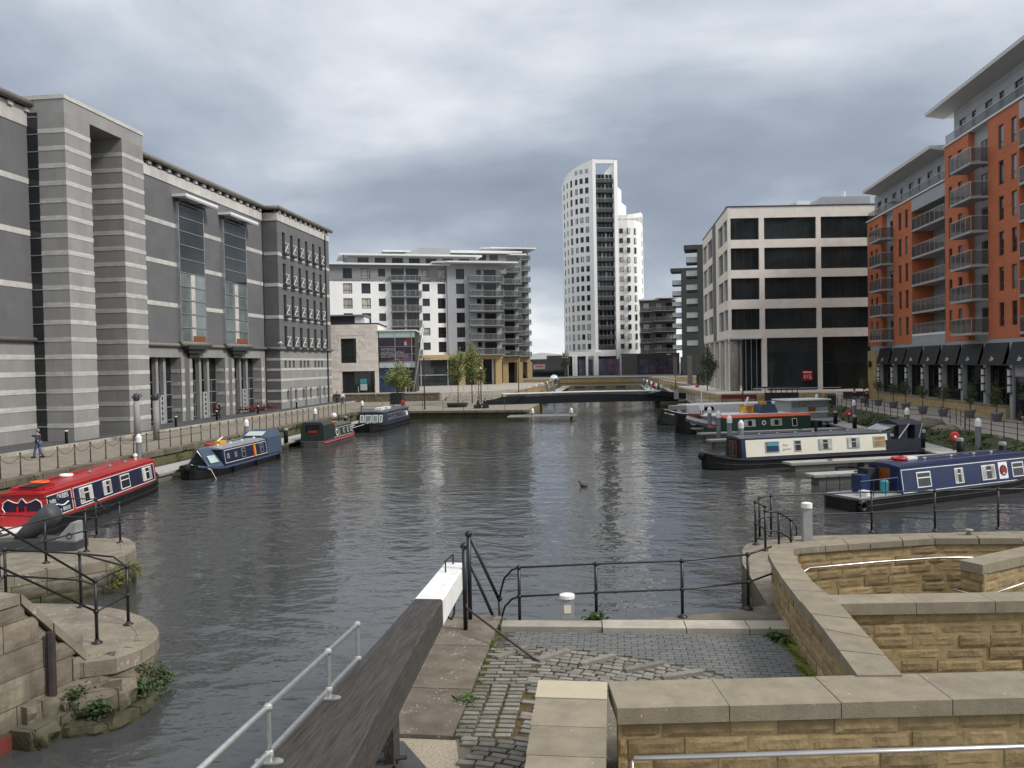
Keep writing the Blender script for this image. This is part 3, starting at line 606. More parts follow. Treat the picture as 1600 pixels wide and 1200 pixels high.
# flight of pale steps right of the terrace and ramp walls
sp = thing('terrace_steps', 'wide flight of pale stone steps below the white apartments', 'steps', (-24.6, 120.3, 0), R(20))
for i in range(7): bx('step', 'kerb_stone', sp, .0+i*.1, 8.2, .45*i, .45*(i+1)+.4, .165*i-.05, .165*(i+1))
for i in range(4): MB().tube([(1.2+i*1.9, -.1, .95), (1.2+i*1.9, 3.2, 2.1)], .035, 5).tube([(1.2+i*1.9, -.1, .95), (1.2+i*1.9, -.1, 0)], .03, 5).tube([(1.2+i*1.9, 3.2, 2.1), (1.2+i*1.9, 3.2, 1.15)], .03, 5).build('handrail', 'galv', sp)
rw = thing('ramp_wall', 'low golden stone wall beside the ramp at the colonnade', 'wall', (-17.2, 128.5, 0), R(62))
MB().xz([(0, 0), (13, 0), (13, 1.5), (9, 1.4), (0, .5)], 0, .4).build('wall_face', 'sandstone_far', rw); MB().prism([(0, -.05), (13, -.05), (13, .45), (0, .45)], [.5, 1.5, 1.5, .5], [.62, 1.62, 1.62, .62]).build('wall_coping', 'kerb_stone', rw)
# ------------------------------------------------------------------ white and grey apartment block, three stepped wings
def glass_balcony(parent, x, z, w, d, y, h=1.1, slab='grey_clad', rail='galv', panes=3, sides=True, name='balcony'):
    """slab projecting d in front of wall plane y; glass panels and rail hang under it"""
    s_ = bx(name, slab, parent, x, x+w, y-d, y, z-.22, z)
    def sub(nm, m_, x0, x1, y0, y1, z0, z1):     # child in the slab's unit space
        cx_, cy_, cz_ = x+w/2, y-d/2, z-.11
        O(nm, cube(m_), s_, (((x0+x1)/2-cx_)/w, ((y0+y1)/2-cy_)/d, ((z0+z1)/2-cz_)/.22), 0, ((x1-x0)/w, (y1-y0)/d, (z1-z0)/.22))
    for i in range(panes):
        a, b = x+w*i/panes+.03, x+w*(i+1)/panes-.03
        sub('glass_panel', 'glass_clear', a, b, y-d+.03, y-d+.045, z+.08, z+h-.05); sub('baluster', rail, a-.05, a-.01, y-d+.02, y-d+.06, z, z+h)
    sub('baluster', rail, x+w-.05, x+w-.01, y-d+.02, y-d+.06, z, z+h)
    sub('top_rail', rail, x, x+w, y-d+.01, y-d+.07, z+h, z+h+.06)
    if sides:
        for xx in (x+.01, x+w-.03): sub('glass_panel', 'glass_clear', xx, xx+.015, y-d+.08, y-.02, z+.08, z+h-.05)
        for xx in (x, x+w-.06): sub('top_rail', rail, xx, xx+.06, y-d+.08, y, z+h, z+h+.06)
    return s_
ap = thing('apartment_block', 'white and grey apartment block with stepped flat roofs and a golden stone base', 'building', (-51.45, 154.9, 0), R(22))
Fz = [7.85+2.9*i for i in range(6)]        # window sills, low to high
holes = []; W_ = []
for i, z in enumerate(Fz):
    for x, w_, h_, dz in ((-.1, 1.75, 2.0, 0), (3.4, 1.75, 2.0, 0), (6.7, 1.35, 1.5, .45), (15.3, 1.45, 1.5, .45), (18.35, 1.6, 2.1, -.05)):
        holes.append((x, x+w_, z+dz, z+dz+h_))
    holes.append((9.2, 11.7, z-.55, z+2.05)); holes.append((12.1, 14.6, z-.55, z+2.05))
MB().holewall(-6, 20.2, 7.4, 22.15, [h for h in holes if h[3] < 22.15], 0, .25).build('white_wall', 'white_render', ap)
MB().holewall(-6, 20.2, 22.15, 25.0, [h for h in holes if h[2] > 21.], 0, .25).build('upper_wall', 'grey_clad', ap)
bx('block_core', 'grey_clad', ap, -6, 20.15, .27, 14, 7.3, 25)
rr = random.Random(8)
for a, b, c, d in holes:
    big = b-a > 2
    window(ap, a, c, b-a, d-c, .16, split=(.33, .66) if big else (rr.choice((.62, .7, .35)),), hsplit=() if big else rr.choice(((), (.3,))), gm='glass' if big or rr.random() < .7 else 'curtain', fw=.09)
for z in Fz: glass_balcony(ap, 9.0, z-.55, 6.0, 1.3, 0, panes=5)
MB().prism([(-6.5, -.9), (20.8, -.9), (20.8, 12), (-6.5, 12)], 25.0, 25.32).build('roof_eave', 'eave_white', ap)
# grey projecting corner with balconies
gh = []
for z in Fz: gh += [(22.0, 23.7, z-.05, z+2.0), (26.2, 27.1, z+.9, z+1.9), (27.7, 30.2, z-.55, z+1.9)]
MB().holewall(20.2, 31.2, 7.3, 25.4, gh, -.6, .25).build('corner_wall', 'grey_panel', ap)
bx('corner_core', 'grey_clad', ap, 20.25, 31.15, -.34, 14, 7.3, 25.4)
for a, b, c, d in gh: window(ap, a, c, b-a, d-c, -.44, split=(.5,) if b-a > 2 else (.65,) if b-a > 1.2 else (), fw=.09, gm='glass')
for z in Fz: glass_balcony(ap, 24.5, z-.55, 6.9, 1.5, -.6, panes=3)
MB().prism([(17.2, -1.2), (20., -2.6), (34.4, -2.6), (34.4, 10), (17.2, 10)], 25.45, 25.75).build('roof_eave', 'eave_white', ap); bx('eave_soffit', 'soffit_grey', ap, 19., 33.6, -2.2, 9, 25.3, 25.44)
# penthouse set back on the white wing
MB().holewall(1.0, 27, 25.32, 27.2, [(3.0+i*3.4, 5.2+i*3.4, 25.6, 26.85) for i in range(7)], 3.0, .2).build('penthouse_wall', 'grey_clad', ap); bx('penthouse_core', 'grey_clad', ap, 1.05, 27, 3.22, 12, 25.3, 27.2)
for i in range(7): window(ap, 3.0+i*3.4, 25.6, 2.2, 1.25, 3.1, split=(.33, .66), fw=.08)
MB().prism([(-.6, 1.8), (28, 1.8), (28, 12), (-.6, 12)], 27.2, 27.5).build('roof_eave', 'eave_white', ap)
bx('roof_post', 'frame_dark', ap, .2, .4, 2.2, 2.4, 25.3, 27.2)
# golden ground floor: frieze, glazed front, colonnade
bx('stone_frieze', 'sandstone_far', ap, 11.5, 31.3, -.75, 12, 6.3, 7.29); bx('glazed_front', 'glass_office', ap, 5., 22.0, .2, .35, .2, 6.3)
for x in (7.5, 11., 14.6, 20.0): bx('mullion', 'frame_alu', ap, x, x+.2, .05, .19, .2, 6.3)
bx('transom', 'frame_alu', ap, 5, 22, .06, .18, 3.2, 3.4); bx('shop_plinth', 'kerb_stone', ap, 5, 22, -.2, .3, 0, .9)
for x in (22.2, 25.9, 29.8): bx('column', 'sandstone_far', ap, x, x+1.3, -.7, .9, 0, 6.3)
for x in (23.7, 27.4): bx('shop_window', 'glass', ap, x, x+2.0, 1.2, 1.3, .4, 6.2); bx('white_pilaster', 'white_render', ap, x+2.05, x+2.5, 1.1, 1.25, 0, 6.2)
bx('colonnade_back', 'sandstone_far', ap, 22, 31.2, 1.35, 9, 0, 6.3)
# second and third wing, further back and higher
def wing(x0, x1, yy, top, n, lab):
    zz = [7.85+2.9*i for i in range(n)]; hs = []
    for z in zz: hs += [(x0+1.0, x0+1.8, z+.5, z+1.9), (x0+2.7, x0+5.2, z-.55, z+1.9)]
    MB().holewall(x0-7, x1, 7.3, top, hs, yy, .25).build('wing_wall', 'grey_panel', ap); bx('wing_core', 'grey_clad', ap, x0-7, x1-.04, yy+.27, yy+14, 6.2, top)
    for a, b, c, d in hs: window(ap, a, c, b-a, d-c, yy+.16, split=(.5,) if b-a > 2 else (), fw=.09)
    for z in zz: glass_balcony(ap, x0+.2, z-.55, 6.4, 1.5, yy, panes=3)
    MB().prism([(x0-7, yy-1.), (x0-4.5, yy-2.4), (x1+1.7, yy-2.4), (x1+1.7, yy+12), (x0-7, yy+12)], top, top+.35).build('roof_eave', 'eave_white', ap)
    bx('stone_frieze', 'sandstone_far', ap, x0-2, x1+.1, yy-.15, yy+12, 5.6, 7.29)
    for x in (x0-1.8, x0+2., x0+5.6): bx('column', 'sandstone_far', ap, x, x+1.4, yy-.1, yy+1.2, -.5, 5.6)
    bx('colonnade_back', 'sandstone_far', ap, x0-2, x1-.1, yy+1.6, yy+10, -.5, 5.6)
    for x in (x0+.3, x0+3.8): bx('shop_window', 'glass', ap, x, x+1.5, yy+1.4, yy+1.5, .3, 5.4)
wing(37.8, 44.0, 32.5, 31.5, 8, 'second'); wing(46.6, 53.0, 54., 36.1, 10, 'third')
bx('link_wall', 'grey_clad', ap, 11, 36, 13, 30, 25, 29.3); MB().prism([(9., 12.2), (37, 12.2), (37, 30), (9., 30)], 29.35, 29.65).build('roof_eave', 'eave_white', ap)
bx('link_wall', 'grey_clad', ap, 24, 46, 36, 54, 25, 32.7); MB().prism([(23., 35.), (46, 35.), (46, 54), (23., 54)], 32.75, 33.1).build('roof_eave', 'eave_white', ap)
MB().xz([(13.5, 27.6), (23.4, 27.6), (23.4, 30.3), (17.2, 30.3), (13.5, 29.)], 12., 20).build('plant_room', 'grey_panel', ap)
for i in range(4): bx('attic_window', 'glass', ap, 24.5+i*2.6, 26.3+i*2.6, 12.9, 12.99, 28., 29.1)
bx('aerial', 'galv', ap, 52.0, 52.06, 53, 53.06, 36.2, 39.2)

# ------------------------------------------------------------------ white tower
tw_ = thing('white_tower', 'slender white residential tower with a dark balcony slot and curved lower wing', 'building', (0, 0, 0), 0)
rr = random.Random(4)
def at(px, py, dep):   # tower plan points were surveyed from the picture: bearing and distance
    d = fwd*1290+right*(px-800)+up*(600-py); return Vector((0, 0, CZ))+d*(dep/1290)
TA = [at(882.8, 566, 266), at(886, 566, 261.5), at(892, 566, 257.5), at(900, 566, 254.5), at(912, 566, 252), at(930.5, 566, 250)]
TA = [Vector((p.x, p.y)) for p in TA]
cum = [0]
for a, b in zip(TA[:-1], TA[1:]): cum.append(cum[-1]+(b-a).length)
def ta(s):
    for i in range(len(TA)-1):
        if s <= cum[i+1]+1e-6: return TA[i].lerp(TA[i+1], (s-cum[i])/(cum[i+1]-cum[i])), (TA[i+1]-TA[i]).normalized()
TB = Vector(at(968, 566, 252).xy); TC = Vector(at(938, 566, 251).xy)
b_ = MB(); back = [Vector(at(975, 566, 268).xy), Vector(at(935, 566, 282).xy), Vector(at(889, 566, 276).xy)]
zt = lambda i: 61.4+(66.2-61.4)*(cum[i]/cum[-1])**1.0
poly = TA+[TC]; 
# curved left wall as a thick leaf, rising to the right
n = len(TA); inn = [p+Vector((.35, .9)).normalized()*.9 for p in TA]
ring = [(p.x, p.y) for p in TA]+[(p.x, p.y) for p in reversed(inn)]
MB().prism(ring, 0, [zt(i) for i in range(n)]+[zt(n-1-i) for i in range(n)]).build('curved_wall', 'tower_white', tw_)
core = [TA[0]+Vector((.8, .8)), inn[-1]+Vector((0, 3.2)), TB+Vector((-1.2, 3.2)), back[0], back[1], back[2]]
MB().prism([(p.x, p.y) for p in core], 0, 60.5).build('tower_core', 'tower_white', tw_)
# frame of the balcony slot
P0 = inn[-1]*.5+TA[-1]*.5
def beam2(name, a, b, wd, z0, z1, m='tower_white'):
    d = (b-a).normalized(); nn_ = Vector((d.y, -d.x))*wd/2; pts = [a+nn_, b+nn_, b-nn_, a-nn_]
    return MB().prism([(p.x, p.y) for p in pts], z0, z1).build(name, m, tw_)
sl0 = Vector(at(931, 566, 250.2).xy); sl1 = Vector(at(962.5, 566, 250.9).xy); sl2 = Vector(at(967.8, 566, 251.3).xy)
dS = (sl1-sl0).normalized(); nS = Vector((-dS.y, dS.x))
beam2('corner_pier', sl0-dS*.2, sl0+dS*.75, 1.2, 0, 66.2); beam2('corner_pier', sl1+dS*.02, sl2, 1.2, 0, 66.0); beam2('slot_lintel', sl0+dS*.75, sl1+dS*.02, 1.19, 65., 66.1)
beam2('slot_base', sl0+dS*.75, sl1+dS*.02, 1.19, 7.0, 8.9); beam2('side_wall', sl2+nS*.6-dS*.45, sl2+nS*12-dS*.45, .9, 0, 65.2)
wS = (sl1-sl0).length
ang = math.atan2(dS.y, dS.x)
for i in range(18):
    z = 9.2+i*2.95; c = sl0+dS*.78; w2 = wS-.8
    s_ = O('balcony_slab', cube('dark_metal'), tw_, tuple((c+dS*w2/2+nS*.6))+(z,), ang, (w2, 1.6, .22))
    O('glass_panel', cube('glass_clear'), s_, (0, -.46, 2.9), 0, (.98, .02, 4.8)); O('top_rail', cube('galv'), s_, (0, -.46, 5.5), 0, (1., .05, .3))
    g_ = O('balcony_door', cube('glass'), tw_, tuple((c+dS*w2/2+nS*1.6))+(z+1.45,), ang, (w2, .15, 2.68))
    for q in (-.34, -.12, .1, .32): O('mullion', cube('frame_alu' if rr.random() < .6 else 'curtain'), g_, (q, -.7, 0), 0, (.025 if rr.random() < .6 else .1, .5, .95))
O('roof_terrace_screen', cube('glass'), tw_, tuple((sl0+dS*wS/2+nS*1.6))+(61.3,), ang, (wS-.9, .15, 1.2))
# windows of the curved wall
def twin(p, d, z, w, h, nm='window'):
    a = math.atan2(d.y, d.x); nrm = Vector((d.y, -d.x)); q = p+nrm*.03
    f = O(nm, cube('frame_dark'), tw_, (q.x, q.y, z), a, (w, .12, h))
    gm = 'glass' if rr.random() < .7 else 'curtain'; s = rr.choice((0, 0, .18, -.18))
    O('pane', cube(gm), f, (s*.6, -.46, 0), 0, (.82-abs(s)*1.2, .3, .88))
sS = [1.1, 3.0, 5.2, 7.7, 10.0, 12.9]; tot = cum[-1]
fr = []
for px in (886, 891.2, 897.4, 905.2, 912.9, 921.6):
    best = min((abs((lambda v: 800+1290*v.dot(right)/v.dot(fwd))(Vector((*ta(tot*k/300)[0], 5.3))-Vector((0, 0, CZ)))-px), k) for k in range(301)); fr.append(tot*best[1]/300)
for i in range(18):
    for j, s in enumerate(fr):
        p, d = ta(s); twin(p, d, 10.0+i*2.95, (.95, .75, 1.1, .95, 1., 1.05)[j], (1.7, 1.6, 2.0, 1.65, 1.6, 1.75)[j])
for s in fr[3:]: p, d = ta(s); q = O('louvre', cube('grey_panel'), tw_, (p.x+d.y*.02, p.y-d.x*.02, 63.0), math.atan2(d.y, d.x), (1.0, .1, 1.3))
# lower curved wing on the right
RW = [Vector(at(px, 566, dp).xy) for px, dp in ((966, 256), (974, 255.2), (984, 255), (994, 256), (1001, 258.5), (1005.5, 262), (1007.5, 268), (1006, 276))]
ringR = RW+[Vector(at(980, 566, 282).xy), Vector(at(965, 566, 270).xy)]
ztR = [50.6, 50.4, 50.4, 50.8, 51.4, 52.2, 52.4, 52.4, 52.4, 51]
MB().prism([(p.x, p.y) for p in ringR], 7.2, [z-1.3 for z in ztR]).build('curved_wing', 'tower_white', tw_)
for a, b, za, zb in zip(RW[:-1], RW[1:], ztR[:-1], ztR[1:]):
    d = (b-a).normalized(); nn_ = Vector((-d.y, d.x))*.5; MB().prism([(a.x, a.y), (b.x, b.y), (b.x+nn_.x, b.y+nn_.y), (a.x+nn_.x, a.y+nn_.y)], 48.8, [za, zb, zb, za]).build('parapet', 'tower_white', tw_)
lp = [Vector(at(px, 566, dp).xy) for px, dp in ((965, 262), (982, 266), (981, 274), (963, 272))]
MB().prism([(p.x, p.y) for p in lp], 7.2, [57.2, 55., 55., 57.2]).build('lift_tower', 'tower_white', tw_)
for i in range(13):
    for px, dp, d, w, h in ((973.5, 254.9, RW[1]-RW[0], 1.2, 1.5), (985, 254.8, RW[3]-RW[2], 1.15, 1.65), (995.6, 256.3, RW[4]-RW[3], 1.1, 1.9), (1005.7, 262.5, RW[6]-RW[5], 1.0, 1.7)):
        p = Vector(at(px, 566, dp).xy); twin(p, d.normalized(), 10.0+i*2.95, w, h)
# base with posters and columns
bs = [Vector(at(px, 566, dp).xy) for px, dp in ((888, 252), (968, 250.6), (975, 262), (895, 264))]
MB().prism([(p.x, p.y) for p in bs], 0, 7.1).build('base_core', 'dark_metal', tw_)
for px, wpx, m_ in ((896, 3.2, 'tower_white'), (900, 4, 'tower_white'), (917, 3.4, 'tower_white'), (931, 6.5, 'tower_white'), (970.5, 2.6, 'tower_white')):
    a = Vector(at(px, 566, 249.6).xy); O('base_column', cube(m_), tw_, (a.x, a.y, 4.1), R(7), (wpx*.195, 1., 6.4))
for p0, p1 in ((904, 915), (919, 926), (936, 967)):
    a = Vector(at((p0+p1)/2, 566, 250.2).xy); O('shop_poster', cube('poster_mix'), tw_, (a.x, a.y, 3.6), R(7), ((p1-p0)*.192, .3, 5.0))
a = Vector(at(914, 566, 249.8).xy); O('base_fascia', cube('tower_white'), tw_, (a.x, a.y, 7.75), R(7), (9.6, 1.2, 1.3))
# ------------------------------------------------------------------ low buildings left and right of the tower
lb = thing('low_black_building', 'low black shop building left of the white tower', 'building', tuple(at(857, 566, 240).xy)+(1.2,), R(7))
bx('shop_box', 'dark_clad', lb, -7.5, 5.6, 0, 14, 0, 5.2); bx('roof_drum', 'dark_clad', lb, -.2, 4.1, 2, 8, 5.2, 6.2); bx('shop_glass', 'glass', lb, -6.5, 4.5, -.05, 0, .2, 3.6)
bx('shop_sign', 'lightgrey_plate', lb, -4.4, -1.0, -.15, -.05, 2.3, 3.7); bx('sign_strip', 'sign_red', lb, -3.6, -1.6, -.17, -.151, 2.9, 3.25)
wh = tag(MB().xz([(-14, 0), (14, 0), (14, 5.5), (8, 7.), (-4, 8.2), (-14, 7.)], 0, 30).build('warehouse', 'far_white', None, tuple(at(862, 566, 330).xy)+(1.2,), R(7)), 'pale metal warehouse roof behind the low black shop', 'building')
rb_ = thing('retail_base', 'black glazed retail base with printed window posters right of the tower', 'building', tuple(at(974, 566, 249).xy)+(1.2,), R(7))
bx('end_wall', 'brown_grey', rb_, -.6, 4.2, 0, 12, 0, 6.4); bx('shop_box', 'dark_clad', rb_, 4.25, 17, .2, 12, 0, 6.4)
for i in range(4): bx('shop_poster', 'poster_mix', rb_, 5.0+i*2.9, 7.6+i*2.9, .1, .18, .5, 4.6)
gb = thing('balcony_flats', 'grey flats with long glazed balconies between the tower and the dark blocks', 'building', tuple(at(1006, 566, 257).xy)+(7.6,), R(7))
bx('flats_core', 'brown_grey', gb, -.5, 10.5, 1.6, 14, 0, 16.6); bx('roof_edge', 'eave_white', gb, -.8, 5, .8, 14, 16.6, 17.1); bx('roof_edge', 'eave_white', gb, 4.0, 10.8, .2, 14, 17.11, 17.5)
for i in range(5):
    z = .4+i*3.25
    for x in (.3, 4.2, 7.4): window(gb, x, z+.1, 1.9, 2.3, 1.5, split=(.5,), gm='glass' if (i+int(x)) % 2 else 'curtain', fw=.1)
    glass_balcony(gb, 3.4, z, 6.9, 1.5, 1.6, panes=4, sides=False); glass_balcony(gb, -.4, z-.2, 3.4, .8, 1.6, panes=2, sides=False)
# two dark blocks with balconies on their dock side
def dark_block(lab, px, dep, top, n, pitch, z0, wide, bd):
    o_ = at(px, 566, dep); db = thing('dark_apartment_block', lab, 'building', (o_.x, o_.y, 0), R(-7))
    bx('end_wall', 'dark_clad', db, 0, wide, 0, 26, 0, top)
    bx('roof_canopy', 'dark_clad', db, -bd-.4, 0, -.3, 6, top-.9, top); 
    for i in range(n):
        z = z0+i*pitch; s_ = bx('balcony', 'dark_metal', db, -bd, 0, .4, 4.6, z-.25, z)
        for (xa, xb, ya, yb, m_, nm) in ((-bd, -bd+.05, .4, 4.6, 'balcony_pale', 'glass_panel'), (-bd, 0, .4, .45, 'balcony_pale', 'glass_panel'), (-bd, 0, .36, .44, 'galv', 'top_rail'), (-bd-.03, -bd+.05, .4, 4.6, 'galv', 'top_rail')):
            za, zb = (z+.05, z+1.05) if m_ == 'balcony_pale' else (z+1.05, z+1.12)
            O(nm, cube(m_), s_, (((xa+xb)/2+bd/2)/bd, ((ya+yb)/2-2.5)/4.2, ((za+zb)/2-z+.125)/.25), 0, ((xb-xa)/bd, (yb-ya)/4.2, (zb-za)/.25))
        bx('balcony_window', 'glass', db, -.04, .02, .8, 4.2, z+.1, z+2.2)
    MB().tube([(-.5, 0, top), (-.5, 0, top+1.1)], .03, 4).tube([(wide*.7, 0, top), (wide*.7, 0, top+1.1)], .03, 4).tube([(-.5, 0, top+1.1), (wide*.7, 0, top+1.1)], .03, 4).build('roof_rail', 'galv', db)
    bx('base_column', 'brown_grey', db, -bd, -bd+1., .2, 1.2, 0, 6.3); bx('shop_glass', 'glass', db, -.5, -.02, .2, 10, 0, 6.2)
dark_block('dark grey block of flats with stacked balconies, nearer of two behind the beige offices', 1091.5, 172, 29.2, 7, 2.9, 8.3, 9, 2.3)
dark_block('dark grey block of flats with stacked balconies, farther one beside the grey flats', 1066, 222, 30.0, 7, 2.9, 8.3, 8, 2.4)
# ------------------------------------------------------------------ beige stone offices on the right
be = thing('office_building', 'beige stone office block with wide dark ribbon windows', 'building', (14.81, 108.57, 0), R(7))
FR = [(20.55, 23.3), (16.7, 19.48), (12.9, 15.65), (9.06, 11.72)]
hs = []
for a, b in FR: hs += [(.05, 4.0, a, b), (4.65, 11.3, a, b), (11.9, 19.5, a, b)]
hs += [(.05, 4.2, 1.2, 7.95), (4.85, 11.42, 1.2, 7.95), (11.98, 19.5, 1.2, 7.95)]
MB().holewall(0, 20, 1.0, 24.7, hs, 0, .35).build('stone_frame', 'beige_stone', be)
for a, b, c, d in hs:
    n = 4 if b-a < 5 else 5
    if c < 2 and a < 1: continue
    window(be, a, c, b-a, d-c, .25, gm='glass_office', split=[i/n for i in range(1, n)] if c > 2 else [.5], hsplit=() if c > 2 else (.52,), fw=.05, name='ribbon_window')
bx('roof_edge', 'frame_dark', be, -.08, 20, -.08, .9, 24.7, 24.84)
MB().xz([(12.0, 24.8), (20, 24.8), (20, 26.6), (13.6, 26.6)], 4, 20).build('roof_plant', 'grey_panel', be); bx('roof_hatch', 'bright_white', be, 10.6, 12.4, 5, 8, 24.85, 26.3); bx('roof_vent', 'bright_white', be, 16.6, 16.85, 4.2, 4.4, 26.6, 27.3)
sg = bx('notice_board', 'sign_red', be, 9.4, 10.7, .12, .16, 2.4, 3.7); text('lettering', '£15', 'letter_white', be, (9.55, .1, 2.72), (R(90), 0, 0), .62); text('lettering', 'psf', 'letter_white', be, (10.35, .1, 2.62), (R(90), 0, 0), .25); bx('notice_line', 'letter_white', be, 9.5, 10.6, .1, .119, 3.4, 3.52)
# dock side wall, world +y
bw = O('side_frame', MB().holewall(-29.2, 0, 8.0, 24.7, [(x0, x1, a, b) for a, b in FR for x0, x1 in ((-4.2, -.05), (-9.6, -4.8), (-28.6, -23.3), (-22.4, -16.6))], 0, .35).mesh('side_frame', 'beige_stone'), be, (0, 0, 0), R(-97))
for a, b in FR:
    for x0, x1 in ((-4.2, -.05), (-9.6, -4.8), (-28.6, -23.3), (-22.4, -16.6)):
        f = bx('ribbon_window', 'glass_office', bw, x0, x1, .24, .3, a, b); 
        for q in (.33, .66): bx('mullion', 'frame_alu', bw, x0+(x1-x0)*q-.04, x0+(x1-x0)*q+.04, .18, .23, a, b)
MB().prism([(-29, .4), (-.75, .4), (-3.3, 19), (-29, 19)], 7.9, 24.5).build('floor_core', 'roof_dark', bw); MB().prism([(-29, 4.5), (-3, 4.5), (-4.3, 19), (-29, 19)], 1, 7.9).build('lobby_core', 'roof_dark', bw)
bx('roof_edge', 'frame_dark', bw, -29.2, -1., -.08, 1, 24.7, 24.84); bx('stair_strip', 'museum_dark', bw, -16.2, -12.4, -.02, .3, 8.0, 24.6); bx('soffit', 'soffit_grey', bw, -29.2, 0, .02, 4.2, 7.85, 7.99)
for i, x in enumerate((-4.5, -10.2, -16.5, -22.5, -28.6)): bx('fin_column', 'beige_stone', bw, x-.45, x+.45, .1, 1.6, 1.0, 7.84)
cl = MB().lathe([(.55, 1.), (.55, 7.84)], 14).build('corner_column', 'concrete', be, (.9, .9, 0), 0, True)
bx('lobby_glass', 'glass_office', be, 2.0, 4.4, 1.15, 1.2, 1, 7.9); bx('lobby_dark', 'roof_dark', be, .9, 2.0, 2.5, 2.6, 1, 7.9); bx('lobby_glass', 'glass_pale', bw, -26, -3, 3.6, 3.7, 1, 7.8)
for x in (2.4, 3.1, 3.8): bx('mullion', 'frame_alu', be, x, x+.08, 1.05, 1.14, 1, 7.9)
# plinth with golden stone face
pl = tag(MB().prism([(13.2, 106.6), (34, 109.), (34, 116), (17, 116), (13.6, 140), (10.8, 140)], -.1, 1.0).build('office_plinth', 'beige_stone'), 'golden stone plinth terrace under the beige offices', 'plinth')
d_ = Vector((34-13.2, 109.-106.6)).normalized()
x = 0.
rr = random.Random(6)
while x < 14.6: l = rr.uniform(.8, 1.4); c = Vector((13.2, 106.6))+d_*(x+l/2); O('stone_block', cube('sandstone_far'), pl, (c.x, c.y, .43), math.atan2(d_.y, d_.x), (l-.02, .1, .8)); x += l
d_ = Vector((10.8-13.2, 140-106.6)).normalized(); x = 0.
while x < 33: l = rr.uniform(1.2, 2.); c = Vector((13.2, 106.6))+d_*(x+l/2); O('stone_block', cube('sandstone_far'), pl, (c.x, c.y, .43), math.atan2(d_.y, d_.x), (l-.02, .1, .8)); x += l
bx('ramp_board', 'dark_metal', pl, 28.6, 31.6, 107.7, 107.9, .1, .95)
MB().tube([(17.5, 107.2, 1.5), (28.5, 108.5, 1.5)], .05, 5).build('handrail', 'galv', pl)

# ------------------------------------------------------------------ orange apartments: local x = 110 - world y, y = world x - 31.8
og = thing('orange_apartments', 'orange and grey apartment block with glass balconies above a row of black awnings', 'building', (31.8, 110, 0), R(-90))
X = lambda wy: 110-wy
FT = [9.55+2.9*i for i in range(6)]     # window heads
def orange(x0, x1, top, hs, name='orange_wall', m_='orange_render'):
    MB().holewall(x0, x1, 6.6, top, hs, 0, .18).build(name, m_, og); bx('bay_core', 'roof_dark', og, x0+.01, x1-.01, .2, 9, 6.6, top)
    for a, b, c, d in hs: window(og, a, c, b-a, d-c, .1, hsplit=(.3,) if d-c > 1.5 else (), gm='glass' if random.random() < .6 else 'glass_pale', fw=.07)
n5, n6 = FT[:5], FT[:6]
# far bay y 108.3..102.6 with paired small windows
orange(X(108.3), X(102.6), 22.0, [h for t in n5 for h in ((X(107.1), X(106.2), t-1.55, t), (X(105.1), X(104.2), t-1.55, t))])
orange(X(98.8), X(92.9), 22.0, [h for t in n5 for h in ((X(97.0), X(96.1), t-1.95, t), (X(94.9), X(93.95), t-1.95, t))])
orange(X(84.0), X(78.7), 25.1, [h for t in n6 for h in ((X(83.1), X(82.35), t-1.95, t), (X(81.0), X(80.1), t-1.5, t))])
orange(X(74.85), X(69.4), 25.1, [h for t in n6 for h in ((X(72.9), X(72.0), t-1.95, t), (X(70.7), X(69.8), t-1.95, t))])
orange(X(61.), X(50), 25.1, [])
# recessed grey bays
def recess(x0, x1, top, dep, n, full):
    bx('recess_wall', 'grey_panel', og, x0, x1, dep, 9, 6.6, top); bx('recess_cheek', 'orange_render', og, x0, x0+.02, .02, dep, 6.6, top); bx('recess_cheek', 'orange_render', og, x1-.02, x1, .02, dep, 6.6, top)
    for i in range(n):
        z = 7.15+2.9*i; w_ = x1-x0
        if full: f = window(og, x0+w_*.35, z, w_*.6, 2.2, dep-.08, split=(.25, .5, .75), fw=.08, name='patio_door')
        else: f = window(og, x0+w_*.42, z, w_*.5, 2.2, dep-.08, split=(.5,), fw=.08, name='patio_door')
recess(X(102.6), X(98.8), 21.9, .5, 5, False); recess(X(92.9), X(84.0), 20.6, 2.2, 5, True); recess(X(78.7), X(74.85), 25.0, .5, 6, False); recess(X(69.4), X(61.), 23.6, 2.2, 6, True)
bx('recess_head', 'grey_panel', og, X(92.9), X(84.0), .0, 9, 20.6, 21.9); bx('recess_head', 'grey_panel', og, X(69.4), X(61.), 0, 9, 23.6, 25.)
for i in range(5): glass_balcony(og, X(103.0), 7.2+2.9*i, 4.2, 1.4, 0, panes=4, h=1.2, slab='grey_panel')
for i in range(6): glass_balcony(og, X(79.15), 7.2+2.9*i, 4.3, 1.4, 0, panes=4, h=1.2, slab='grey_panel')
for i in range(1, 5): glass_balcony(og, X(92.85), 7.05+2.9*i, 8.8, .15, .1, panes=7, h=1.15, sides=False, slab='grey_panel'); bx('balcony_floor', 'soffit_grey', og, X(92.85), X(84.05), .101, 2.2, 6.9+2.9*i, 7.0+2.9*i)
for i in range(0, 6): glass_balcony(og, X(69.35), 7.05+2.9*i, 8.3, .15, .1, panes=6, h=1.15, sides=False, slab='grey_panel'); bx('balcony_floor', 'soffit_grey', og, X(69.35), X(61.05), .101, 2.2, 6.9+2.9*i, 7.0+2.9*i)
glass_balcony(og, X(92.85), 7.6, 8.8, .15, .1, panes=7, h=1.0, sides=False, slab='eave_white')
bx('grey_band', 'grey_panel', og, X(92.9), X(84.0), -.03, 2, 6.3, 7.5)
